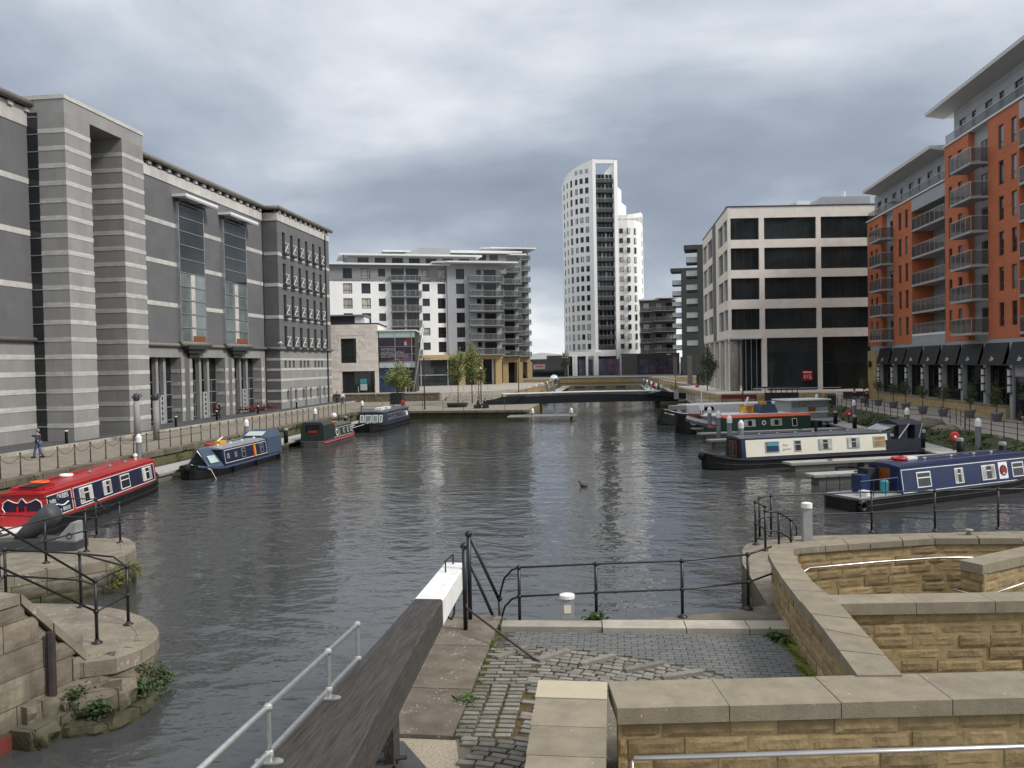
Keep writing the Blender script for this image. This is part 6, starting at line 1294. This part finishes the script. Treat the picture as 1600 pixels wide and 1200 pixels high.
for (x, y, h) in ((-2.975, 15.95, 1.72), (-3.0, 16.62, 1.82)): MB().tube([(x, y, 0), (x, y, h)], .045, 8).ball((x, y, h), .075, 10, 7).lathe([(.15, 0), (.15, .03), (.06, .05)], 10, (x, y, 0)).build('post', 'black_paint', ld, smooth=True)
MB().tube([(-2.46, 17.15, -.9), (-2.46, 17.15, .34)], .035, 8).ball((-2.46, 17.15, .34), .06, 8, 6).build('post', 'black_paint', ld, smooth=True)
for a, b in (((-3.0, 16.62, 1.82), (-2.46, 17.15, .3)), ((-3.0, 16.62, 1.25), (-2.52, 17.1, -.2))): MB().tube([a, b], .035, 8).build('handrail', 'dkgreen_paint', ld, smooth=True)
MB().tube([(-2.975, 15.95, .62), (-2.93, 15.9, .5), (-1.32, 14.28, .02)], .024, 7).build('stay_rod', 'rust_post', ld, smooth=True)
railing('black railing round the end of the right stone pier', [(4.1, 23.38), (3.96, 24.1), (4.2, 24.85), (4.6, 25.25), (7.66, 25.9), (9.56, 26.15), (11.5, 26.48), (14, 26.7)], h=1.25, rails=(1.22, .6))
railing('short black handrail with looped end on the right stone pier', [(4.1, 23.36), (4.62, 24.2, -.2), (5.0, 24.42, -.45)], rails=(1.1, .55), h=1.13, extra=[[(5.0, 24.42, .65), (5.14, 24.4, .5), (5.16, 24.4, .25), (5.0, 24.42, .1)]])
railing('black railing curving round the near left lock pier', [(-14.04, 17.42), (-11.95, 17.1), (-10.13, 16.0), (-10.08, 14.87)], rails=(1.22, .62), h=1.27, extra=[[(-10.08, 14.87, 1.2), (-10.6, 13.1, 2.62), (-11.2, 11.2, 4.1)], [(-10.08, 14.87, .62), (-10.6, 13.1, 1.9), (-11.2, 11.2, 3.4)], [(-11.95, 17.1, 1.22), (-10.9, 16.75, 1.24), (-10.13, 16.0, 1.22)]])
railing('black railing on the farther left lock pier', [(-15.8, 19.4), (-15.73, 21.07), (-15.49, 22.48), (-15.19, 23.7)], rails=(1.22, .62), h=1.27)
railing('black railing along the back of the farther left lock pier', [(-24, 25.0), (-20.2, 24.85), (-16.51, 24.5)], rails=(1.22, .62), h=1.27, extra=[[(-16.51, 24.5, 1.22), (-16.1, 24.6, .7)]])
# pier bollard lights and little mooring caps
for lab, x, y, h in (('behind the kerb stones', -1.0, 16.62, .62), ('on the right stone pier', 5.5, 24.66, 1.12)):
    t = thing('bollard_light', 'square grey bollard light with pale head '+lab, 'bollard light', (x, y, 0), .1, 'grey bollard lights')
    bx('body', 'lightgrey_plate', t, -.13, .13, -.1, .1, 0, h*.86); MB().lathe([(.155, h*.86), (.155, h-.02), (.08, h)], 14).build('head', 'cap_white', t)
    bx('lens', 'cream_paint', t, -.07, .07, -.112, -.101, h*.4, h*.66) if h < 1 else None
tag(MB().lathe([(.08, 0), (.06, .1), (.12, .13), (.12, .17), (.06, .18)], 12).build('mooring_stud', 'kerb_stone', None, (10.3, 25.6, 0), smooth=True), 'small rusty mooring stud with pale top on the right pier', 'mooring stud')
# dark grey cannon shaped casting on the far left pier
cn_ = thing('winch_barrel', 'dark grey barrel shaped iron casting on a low base on the left pier', 'machinery', (-17.2, 22.75, 0), R(8)); cn_.scale = (.8, .8, .85)
MB().xz([(-2.2, 0), (1.6, 0), (1.6, .28), (-.2, .42), (-2.2, .3)], -.5, .5).build('base', 'cast_grey', cn_)
MB().tube([(-.75, 0, .36), (-.3, 0, .66), (.2, 0, 1.02), (.55, 0, 1.28), (.68, 0, 1.37)], [.2, .3, .37, .39, .3], 14).build('barrel', 'cast_grey', cn_, smooth=True)
MB().xz([(.7, .28), (1.5, .28), (1.5, .95), (1.35, .95)], -.3, .3).build('end_plate', 'lightgrey_plate', cn_); MB().tube([(1.3+.1*cos(2*pi*i/10), -.31, .5+.1*sin(2*pi*i/10)) for i in range(10)], .018, 5, True).build('ring_mark', 'black_paint', cn_)
MB().tube([(-1.6, -.3, .5), (-.9, -.3, .62)], .05, 6).build('lever', 'cast_grey', cn_)
# water fowl in mid dock
dk_ = thing('duck', 'small brown duck swimming in the middle of the dock', 'duck', (-1.56, 41.5, WZ), R(200)); MB().ball((0, 0, .06), .2, 10, 7, .5).build('body', 'duck', dk_, smooth=True); MB().tube([(.14, 0, .1), (.2, 0, .2), (.22, 0, .27), (.3, 0, .26)], [.06, .045, .055, .02], 8).build('head', 'dkgreen_paint', dk_, smooth=True)
# ------------------------------------------------------------------ quay furniture
cr_ = thing('chain_railing', 'long rusty post and chain railing along the left quay', 'railing', (-30.62, 36.4, 0))
pm_ = MB().tube([(0, 0, 0), (0, 0, 1.1)], .032, 6).ball((0, 0, 1.12), .06, 8, 6).ball((0, 0, .62), .05, 6, 4).lathe([(.09, 0), (.06, .06)], 8).mesh('railing_post', 'rust_post', True)
ch_ = MB().tube([(0, 1.46*i/8, 1.06-.36*4*(i/8)*(1-i/8)) for i in range(9)], .014, 4).mesh('chain', 'chain')
for i in range(39):
    O('post', pm_, cr_, (random.uniform(-.03, .03), 1.46*i, 0))
    if not 9 <= i <= 14: O('chain', ch_, cr_, (0, 1.46*i, 0))
MB().tube([(0, 1.46*9, 1.06), (0, 1.46*15, 1.06)], .018, 5).build('rail', 'rust_post', cr_); MB().tube([(0, 1.46*9, .6), (0, 1.46*15, .6)], .018, 5).build('rail', 'rust_post', cr_)
railing('thin grey railing along the far quay edge', [(-29.4+i*2.42, 94.4-.03*i, 0) for i in range(8)], rails=(1.12, .6), r=.016, pr=.025, h=1.14, m_='dark_metal', foot=False)
railing('brown railing above the grassy right bank', [(24.4, 99.5-i*1.75) for i in range(16)]+[(25.3, 71.8), (26.1, 69.9), (26.1, 68.2), (25.9, 66.5), (25.6, 64.9), (25.2, 63.2), (24.6, 61.6), (24.3, 60.2)]+[(24.2, 58.4-i*1.75) for i in range(8)], rails=(1.12, .78, .42), r=.018, pr=.028, h=1.14, m_='rust_post', foot=False)
railing('thin dark railing behind the moored barges', [(9.9+i*1.8, 103.3-i*.25) for i in range(9)], rails=(1.12, .6, .2), r=.018, pr=.025, h=1.14, m_='dark_metal', foot=False)
railing('dark railing beside the right basin edge', [(9.9, 105+i*2.2) for i in range(20)], rails=(1.1, .75, .4), r=.02, pr=.03, h=1.12, m_='dark_metal', foot=False)
railing('dark railing beside the left basin edge', [(-13.9, 114+i*2.6) for i in range(24)], rails=(1.1, .6), r=.02, pr=.03, h=1.12, m_='dark_metal', foot=False)
# footbridge
fb = thing('footbridge', 'dark steel footbridge with white handrail across the basin mouth', 'bridge', (-16.6, 105.6, 0), R(14.5))
n = 14; topz = lambda k: .45+.62*sin(pi*k)**.7; botz = lambda k: -.12+.12*sin(pi*k)
for yy in (0, 2.2):
    b_ = MB(); ks = [i/n for i in range(n+1)]
    prof = [(26*k, botz(k)) for k in ks]+[(26*k, topz(k)) for k in reversed(ks)]; b_.xz(prof, yy, yy+.18); b_.build('girder', 'bridge_black', fb)
MB().xz([(26*k, botz(k)+.2) for k in ks]+[(26*k, botz(k)+.3) for k in reversed(ks)], .2, 2.18).build('deck', 'deck_board', fb)
for yy in (.09, 2.29):
    MB().tube([(2.5, yy, 1.32), (8, yy, 1.36), (13, yy, 1.38), (18, yy, 1.36), (23.6, yy, 1.3)], .06, 6).build('handrail', 'bright_white', fb)
    for i in range(9): MB().tube([(3+i*2.5, yy, .6), (3+i*2.5, yy, 1.34)], .02, 5).build('rail_post', 'bridge_black', fb)
    for i in range(8): bx('rail_panel', 'glass_clear', fb, 3.05+i*2.5, 5.45+i*2.5, yy-.01, yy+.01, .95, 1.3)
MB().xz([(-1, .0), (3.5, .05), (5.5, 1.1), (2.2, 1.0)], -.3, -.1).build('end_fairing', 'bridge_black', fb); MB().xz([(21.5, .9), (27, .1), (27, .9), (23.5, 1.25)], -.3, -.1).build('end_fairing', 'bridge_black', fb)
bx('abutment', 'quay_stone', fb, -1.5, 4.5, -.05, 2.4, -2.5, -.14); bx('abutment', 'quay_stone', fb, 23.5, 28, -.05, 2.4, -2.5, -.14)
sg_ = tag(bx('notice_board', 'lightgrey_plate', None, 7.9, 8.5, 110.4, 110.5, .2, 1.1), 'small white notice board at the right end of the footbridge', 'sign')
# stainless sphere
ss = thing('steel_sphere', 'large mirror polished steel sphere beyond the footbridge', 'sculpture', (-10.0, 140, -.42)); MB().ball((0, 0, 2.9), .8, 24, 16).build('sphere', 'chrome', ss, smooth=True); MB().tube([(0, 0, 0), (0, 0, 2.2)], .18, 8).build('stand', 'galv', ss)
# lamp posts
def lamp(label, x, y, h, arm, z=0): 
    t = thing('lamp_post', label, 'lamp post', (x, y, z)); MB().tube([(0, 0, 0), (0, 0, h)], [.09, .05], 7).build('pole', 'dark_metal', t)
    if arm: MB().tube([(0, 0, h-.2), (arm, 0, h-.05)], .035, 5).build('arm', 'dark_metal', t); MB().box(arm-.35, arm+.35, -.15, .15, h-.14, h-.02).build('lamp_head', 'lightgrey_plate', t)
    else: MB().ball((0, 0, h+.1), .2, 8, 6).build('lamp_head', 'lamp_glass', t)
lamp('slim dark lamp post before the poster box', -22.4, 96.5, 6.2, .6); lamp('slim dark lamp post among the young trees', -17.9, 111, 4.6, 0); lamp('slim dark lamp post beside the golden colonnade', -14.9, 130, 7.2, -1.6)
lamp('slim dark lamp post by the office corner column', 15.9, 104.9, 7.4, -1.4); lamp('slim dark lamp post before the retail base', 11.2, 152, 6.5, -1.2)
# trees
def tree(name, label, x, y, z, th, ch, cw, m_, n, seed, planter=None, sz=.12, group=None, cat='tree', shape=1.):
    t = thing(name, label, cat, (x, y, z), 0, group); rn = random.Random(seed)
    br_ = MB().tube([(0, 0, 0), (rn.uniform(-.05, .05), 0, th*.6), (rn.uniform(-.08, .08), rn.uniform(-.08, .08), th+ch*.75)], [.03+ch*.014, .025+ch*.009, .012], 6)
    tips = []
    for i in range(16):
        k = rn.uniform(.0, .8); a = rn.uniform(0, 2*pi); l = cw*.5*rn.uniform(.55, 1.)*(1-.5*abs(k-.35)); z0 = th+ch*k*.7; p = (l*cos(a), l*sin(a), z0+ch*rn.uniform(.1, .26))
        br_.tube([(0, 0, z0-.05*ch), (p[0]*.5, p[1]*.5, z0+.03*ch), p], [.018+ch*.003, .012, .005], 5); tips += [Vector(p), Vector((p[0]*.65, p[1]*.65, (z0+p[2])/2)), Vector((p[0]*1.05, p[1]*1.05, p[2]+.08*ch))]
    tips += [Vector((rn.gauss(0, cw*.1), rn.gauss(0, cw*.1), th+ch*rn.uniform(.2, 1.))) for _ in range(12)]
    br_.build('trunk', 'bark', t)
    lf = MB()
    for _ in range(n):
        p = rn.choice(tips)+Vector((rn.gauss(0, cw*.085), rn.gauss(0, cw*.085), rn.gauss(0, ch*.055)))
        a = Vector((rn.uniform(-1, 1), rn.uniform(-1, 1), rn.uniform(-.7, .7))).normalized()*sz*rn.uniform(.5, 1.2); c = a.cross(Vector((rn.uniform(-1, 1), rn.uniform(-1, 1), rn.uniform(-1, 1)))).normalized()*sz*rn.uniform(.35, .6)
        lf.quad(p-a, p+c, p+a, p-c)
    lf.build('crown', m_, t)
    return t
tt = tree('small_tree', 'small leafy tree in a tall dark planter before the poster box', -25.9, 97.2, 1.9, .3, 3.7, 3.4, 'leaf_light', 3400, 1, sz=.13)
pl_ = thing('tall_planter', 'tall dark square planter on legs holding the leafy tree', 'planter', (-25.9, 97.2, 0)); bx('tub', 'planter_dark', pl_, -.75, .75, -.75, .75, .65, 2.0); [bx('leg', 'planter_dark', pl_, sx*.72-.04, sx*.72+.04, sy*.72-.04, sy*.72+.04, 0, .65) for sx in (-1, 1) for sy in (-1, 1)]; bx('soil', 'soil', pl_, -.7, .7, -.7, .7, 2.001, 2.02); bx('seat_slab', 'planter_dark', pl_, -1.1, 1.1, -1.1, 1.1, .1, .3)
tree('young_tree', 'slender young tree left of three before the golden colonnade', -20.5, 107.8, 0, 2.6, 4.8, 2.3, 'leaf_light', 3000, 2, group='young quay trees', sz=.13)
tree('young_tree', 'slender young tree, tallest of three before the golden colonnade', -19.1, 110.9, 0, 2.2, 6.0, 2.4, 'leaf_light', 3200, 3, group='young quay trees', sz=.13)
tree('young_tree', 'slender young tree right of three before the golden colonnade', -18.6, 113.5, 0, 2.4, 4.4, 1.9, 'leaf_light', 2200, 4, group='young quay trees', sz=.12)
tree('young_tree', 'young tree on the path before the beige office fins', 12.9, 116.6, 0, 1.8, 5.2, 2.7, 'leaf_dark', 3600, 5, group='young quay trees', sz=.12)
tree('young_tree', 'thin tree beside the low black shop left of the tower', *tuple(at(883, 566, 236).xy), 1.2, 2.4, 5.0, 2.6, 'leaf_dark', 900, 6, sz=.2)
tree('sapling', 'almost bare sapling before the office windows', 18.9, 102.2, 0, 3.4, 3.0, 1.1, 'leaf_dark', 60, 7, sz=.08)
bn = tag(MB().lathe([(1.2, 0), (1.35, .42), (1.35, .5), (.6, .52)], 18).build('round_bench', 'planter_dark', None, (-19.4, 101.5, 0)), 'round dark bench on the quay below the young trees', 'bench')
# planters with clipped trees along the orange apartments
pot = MB().lathe([(.34, 0), (.5, .72), (.56, .74), (.56, .86), (.48, .86), (.46, .8)], 16).mesh('planter_pot', 'planter_grey', True)
ps = [(28.4, 98.6), (28.3, 93.0), (28.3, 88.2), (28.6, 85.5), (27.9, 79.0), (28.3, 75.4), (29.6, 73.2), (29.9, 69.0), (29.9, 64.0)]
for i, (x, y) in enumerate(ps):
    t = thing('planter', 'round grey planter by the awnings, number %s from the far end' % ['one', 'two', 'three', 'four', 'five', 'six', 'seven', 'eight', 'nine'][i], 'planter', (x, y, 0), 0, 'grey planters along the orange apartments'); t.scale = (.85, .85, .85); O('pot', pot, t); MB().lathe([(.45, .78), (.45, .8)], 12).build('soil', 'soil', t)
    tree('bay_tree', 'small clipped tree in the grey planter, number %s from the far end' % ['one', 'two', 'three', 'four', 'five', 'six', 'seven', 'eight', 'nine'][i], x, y, .66, .75 if i not in (6, 7) else .4, 1.5 if i not in (6, 7) else 2.0, 1.05, 'leaf_dark', 800, 40+i, sz=.075, group='planter trees')
# quay bollards on the museum side, totem poles, picnic tables
qb = MB().lathe([(.1, 0), (.1, .85), (.12, .87), (.12, 1.0), (.05, 1.08)], 10).mesh('quay_bollard_body', 'dark_metal', True); qr = MB().lathe([(.125, .88), (.125, .97)], 10).mesh('bollard_ring', 'bright_white')
for i, (x, y) in enumerate(((-39.3, 55.2), (-39.6, 70.8), (-39.9, 79.2), (-39.9, 89), (-39.8, 100.2))):
    t = thing('quay_bollard', 'slim black bollard with white ring before the museum, %s from the left' % ords[i], 'bollard', (x, y, .14), 0, 'slim museum bollards'); O('post', qb, t); O('ring', qr, t)
for i, (x, y) in enumerate(((-35.9, 58.6), (-34.6, 59.0))):
    t = thing('totem_post', 'grey stone post topped by a carved bronze head, %s of the pair' % ('left', 'right')[i], 'sculpture', (x, y, 0), 0, 'carved head posts')
    MB().tube([(0, 0, 0), (0, 0, 3.0)], [.24, .21], 12).build('post', 'museum_mid', t, smooth=True); MB().ball((0, 0, 3.28), .26, 12, 8, 1.25).tube([(.1, -.1, 3.4), (.45, -.1, 3.5), (.5, -.1, 3.3)], .04, 5).tube([(-.1, .1, 3.2), (-.45, .1, 3.3)], .04, 5).ball((.12, -.2, 3.3), .07, 6, 5).build('carved_head', 'cast_grey', t, smooth=True)
for i, (x, y) in enumerate(((-42.2, 91.0), (-42.0, 93.4), (-41.9, 96.5))):
    t = thing('picnic_table', 'dark red picnic table before the museum entrance, %s from the left' % ords[i], 'picnic table', (x, y, .14), R(80+i*7), 'red picnic tables')
    bx('table_top', 'red_wood', t, -.9, .9, -.36, .36, .7, .76); [bx('bench_seat', 'red_wood', t, -.9, .9, s*.75-.14, s*.75+.14, .42, .47) for s in (-1, 1)]
    for s in (-.6, .6): MB().tube([(s, -.75, 0), (s, -.25, .7)], .04, 5).tube([(s, .75, 0), (s, .25, .7)], .04, 5).tube([(s, -.75, .4), (s, .75, .4)], .04, 5).build('trestle', 'red_wood', t)
# red life ring housings
def ring_box(label, x, y, z, rz=0.):
    t = thing('lifebuoy_stand', label, 'lifebuoy', (x, y, z), rz, 'red lifebuoy stands'); bx('post', 'dark_metal', t, -.05, .05, 0, .1, 0, 1.0); MB().lathe([(.27, 0), (.29, .1), (.22, .2)], 16).build('housing', 'lifebuoy_red', t, (0, 0, .85)).rotation_euler = (R(90), 0, 0); MB().lathe([(.08, .2), (.08, .22)], 12).build('housing_hub', 'bright_white', t, (0, 0, .85)).rotation_euler = (R(90), 0, 0)
ring_box('red lifebuoy housing at the corner of the far quay', -24.6, 94.6, .1); ring_box('red lifebuoy housing on the walkway behind the cream narrowboat', 20.2, 74.5, -.42); ring_box('red lifebuoy housing behind the black bollard by the blue narrowboat', 20.2, 52.2, -.42)
ring_box('red lifebuoy housing on the left of the far basin', -11.9, 138, -.42); ring_box('red lifebuoy housing farther along the left of the basin', -11.9, 168, -.42); ring_box('red lifebuoy housing on the right of the far basin', 8.0, 165, -.42)
bn_ = thing('quay_bench', 'long dark bench behind the grey Dutch barge', 'bench', (13.2, 104.2, 0), R(-6)); bx('seat', 'red_wood', bn_, 0, 4.2, 0, .6, .4, .5); bx('backrest', 'red_wood', bn_, 0, 4.2, .55, .62, .5, .95); bx('leg', 'dark_metal', bn_, .1, .2, .1, .5, 0, .4); bx('leg', 'dark_metal', bn_, 4., 4.1, .1, .5, 0, .4)
pg = thing('covered_stand', 'dark slatted canopy stand behind the grey Dutch barge', 'stand', (17.4, 101.9, 0), R(-6)); bx('canopy', 'dark_metal', pg, -.4, 4.6, -.3, 1.2, 1.75, 1.9); [bx('slat', 'dark_clad', pg, .6+i*.62, .68+i*.62, .0, .1, .2, 1.75) for i in range(7)]; bx('back', 'dark_clad', pg, .6, 4.5, .5, .6, .2, 1.2)
bi = thing('litter_bin', 'dark green bin beside the right bank railing', 'bin', (24.1, 95.5, 0)); bx('body', 'dkgreen_paint', bi, -.4, .4, -.3, .3, 0, 1.0); MB().prism([(-.42, -.32), (.42, -.32), (.42, .32), (-.42, .32)], 1.0, [1.05, 1.05, 1.2, 1.2]).build('lid', 'dkgreen_paint', bi)
bk_ = thing('bike_racks', 'row of slanted steel racks and glass panels on the path by the office', 'rack', (10.6, 150, 0), R(96))
for i in range(7): MB().tube([(i*2.6, 0, .9), (i*2.6-.9, 0, 2.1), (i*2.6-2.6, 0, 2.1)], .06, 5).build('rack', 'bright_white', bk_)
wl2 = thing('path_wall', 'long golden stone wall along the path right of the basin', 'wall', (12.6, 139, 0), R(93)); bx('wall_face', 'mortar', wl2, 0, 66, 0, .4, 0, 1.2); [bx('stone_panel', 'sandstone_far', wl2, i*2.2+.02, i*2.2+2.18, .38, .5, .05, 1.15) for i in range(30)]; bx('wall_coping', 'kerb_stone', wl2, 0, 66, -.05, .55, 1.2, 1.3)
# ------------------------------------------------------------------ people
def skinned(name, pts, edges, m_, parent, root=0, sub=1):
    me = bpy.data.meshes.new(name); me.from_pydata([p[:3] for p in pts], edges, []); o = bpy.data.objects.new(name, me); COL.objects.link(o)
    sk = o.modifiers.new('s', 'SKIN'); o.modifiers.new('u', 'SUBSURF').levels = sub
    for i, v in enumerate(me.skin_vertices[0].data): v.radius = (pts[i][3], pts[i][4] if len(pts[i]) > 4 else pts[i][3]); v.use_root = i == root
    bpy.context.view_layer.update(); m2 = bpy.data.meshes.new_from_object(o.evaluated_get(bpy.context.evaluated_depsgraph_get())); bpy.data.objects.remove(o)
    m2.materials.clear(); m2.materials.append(MATS[m_]); m2.polygons.foreach_set('use_smooth', [True]*len(m2.polygons))
    return O(name, m2, parent)
def person(label, x, y, z, rz, top, legs, hair, h=1.75, stride=.22, arms=None, sit=False, bag=None):
    t = thing('person', label, 'person', (x, y, z), rz); s = h/1.75; t.scale = (s, s, s)
    # facing +x; arms = ((elbow),(hand)) for each side
    ar = arms or (((-.08, .26, 1.16), (.06, .27, .92)), ((.06, -.26, 1.16), (.2, -.25, .95)))
    if sit: hp = .48; hip = [(.0, .1, hp), (.0, -.1, hp)]; kn = [(.42, .12, .5), (.42, -.12, .5)]; an = [(.40, .12, .08), (.40, -.12, .08)]; dz = hp-.95
    else: hip = [(0, .09, .93), (0, -.09, .93)]; kn = [(stride*.55+.04, .1, .5), (-stride*.3+.04, -.1, .5)]; an = [(stride, .1, .09), (-stride, -.1, .1)]; dz = 0
    lift = lambda p: (p[0]+(.1 if sit else 0), p[1], p[2]+dz)
    body = [(0, 0, .98+dz, .13, .15), lift((.0, 0, 1.2))+(.13, .16), lift((0, 0, 1.38))+(.11, .17), lift((.01, 0, 1.5))+(.055, .055), lift((.04, 0, 1.58))+(.075, .07), lift((.03, 0, 1.68))+(.09, .08)]
    ed = [(0, 1), (1, 2), (2, 3), (3, 4), (4, 5)]
    for k in (0, 1):
        n0 = len(body); sgn = (1, -1)[k]; el, ha = ar[k]; d = Vector(ha)-Vector(el); d.normalize()
        body += [lift((0, sgn*.19, 1.41))+(.065,), lift(el)+(.05,), lift(ha)+(.036,), lift(tuple(Vector(ha)+d*.09))+(.04, .025)]; ed += [(2, n0), (n0, n0+1), (n0+1, n0+2), (n0+2, n0+3)]
        n1 = len(body); body += [hip[k]+(.1,), kn[k]+(.065,), an[k]+(.045,), (an[k][0]+.15, an[k][1], an[k][2]-.045, .04)]; ed += [(0, n1), (n1, n1+1), (n1+1, n1+2), (n1+2, n1+3)]
    bo = skinned('body', body, ed, 'skin', t)
    tp = [(0, 0, .93+dz, .15, .175)]+[(p[0], p[1], p[2], p[3]+.02, p[4]+.025) for p in body[1:3]]+[(body[3][0], body[3][1], body[3][2]-.03, .075)]; e2 = [(0, 1), (1, 2), (2, 3)]
    for k in (0, 1):
        n0 = len(tp); q = 6+8*k; tp += [body[q][:3]+(.085,), body[q+1][:3]+(.068,), body[q+2][:3]+(.052,)]; e2 += [(2, n0), (n0, n0+1), (n0+1, n0+2)]
    skinned('jacket', tp, e2, top, t)
    tr = [(0, 0, .98+dz, .14, .165)]; e3 = []
    for k in (0, 1):
        n0 = len(tr); q = 10+8*k; tr += [body[q][:3]+(.115,), body[q+1][:3]+(.085,), body[q+2][:3]+(.07,)]; e3 += [(0, n0), (n0, n0+1), (n0+1, n0+2)]
        q3 = body[q+2]; MB().box(-.08, .19, -.05, .05, -.09, .02).build('shoe', 'shoe', t, q3[:3])
    skinned('trousers', tr, e3, legs, t)
    hc = body[5]; hm = MB().ball((0, 0, 0), .115, 12, 8, 1.1); hm.v = [(v[0]-.02, v[1], v[2]+.03) if v[2] > -.02 or v[0] < -.03 else (-.03, v[1]*.6, 0) for v in hm.v]; hm.build('hair', hair, t, hc[:3], smooth=True)
    MB().ball((hc[0]+.1, 0, hc[2]-.03), .022, 6, 5).build('nose', 'skin', bo)
    if bag: bx('bag', bag, t, -.32, -.14, -.16, .16, 1.05, 1.45)
    return t
person('person in navy jacket and jeans pointing, walking on the left quay', -35.5, 47.2, 0, R(185), 'jacket_blue', 'jeans', 'grey_hair', arms=(((-.1, .3, 1.2), (.05, .24, 1.0)), ((.28, -.22, 1.33), (.55, -.2, 1.38))))
person('person in blue top with rust coloured bag by the museum doors', -40.9, 81.6, .14, R(60), 'royal_blue', 'dark_trousers', 'hair', 1.8, bag='bag_rust')
person('person in dark jacket, left of two walking past the museum corner', -38.75, 112.6, .0, R(-60), 'black_cloth', 'dark_trousers', 'hair', 1.78); person('person in white shirt, right of two walking past the museum corner', -38.0, 112.9, .0, R(-70), 'white_cloth', 'jeans', 'hair', 1.74)
person('person in black jacket and jeans, left of two on the right quay', 25.4, 91.4, 0, R(260), 'black_cloth', 'jeans', 'hair', 1.85); person('person in black coat, right of two on the right quay', 26.5, 91.0, 0, R(270), 'black_cloth', 'dark_trousers', 'hair', 1.7)
person('person in pink top walking on the path beside the basin', 13.0, 131.5, 0, R(250), 'pink_cloth', 'dark_trousers', 'hair', 1.68)
person('person in dark clothes sitting at the quay edge by the footbridge', -16.2, 97.6, 0, R(10), 'black_cloth', 'dark_trousers', 'hair', 1.75, sit=True)
tag(bx('block_bench', 'planter_dark', None, -16.6, -15.9, 97.2, 98.0, 0, .42), 'small dark block seat at the quay edge by the footbridge', 'seat')
person('person in dark coat crouching beside the sitting person by the footbridge', -15.2, 97.9, 0, R(190), 'black_cloth', 'dark_trousers', 'hair', 1.6, sit=True)
tag(bx('block_bench', 'planter_dark', None, -15.6, -14.9, 97.5, 98.3, 0, .4), 'dark block seat under the right hand sitting person', 'seat')
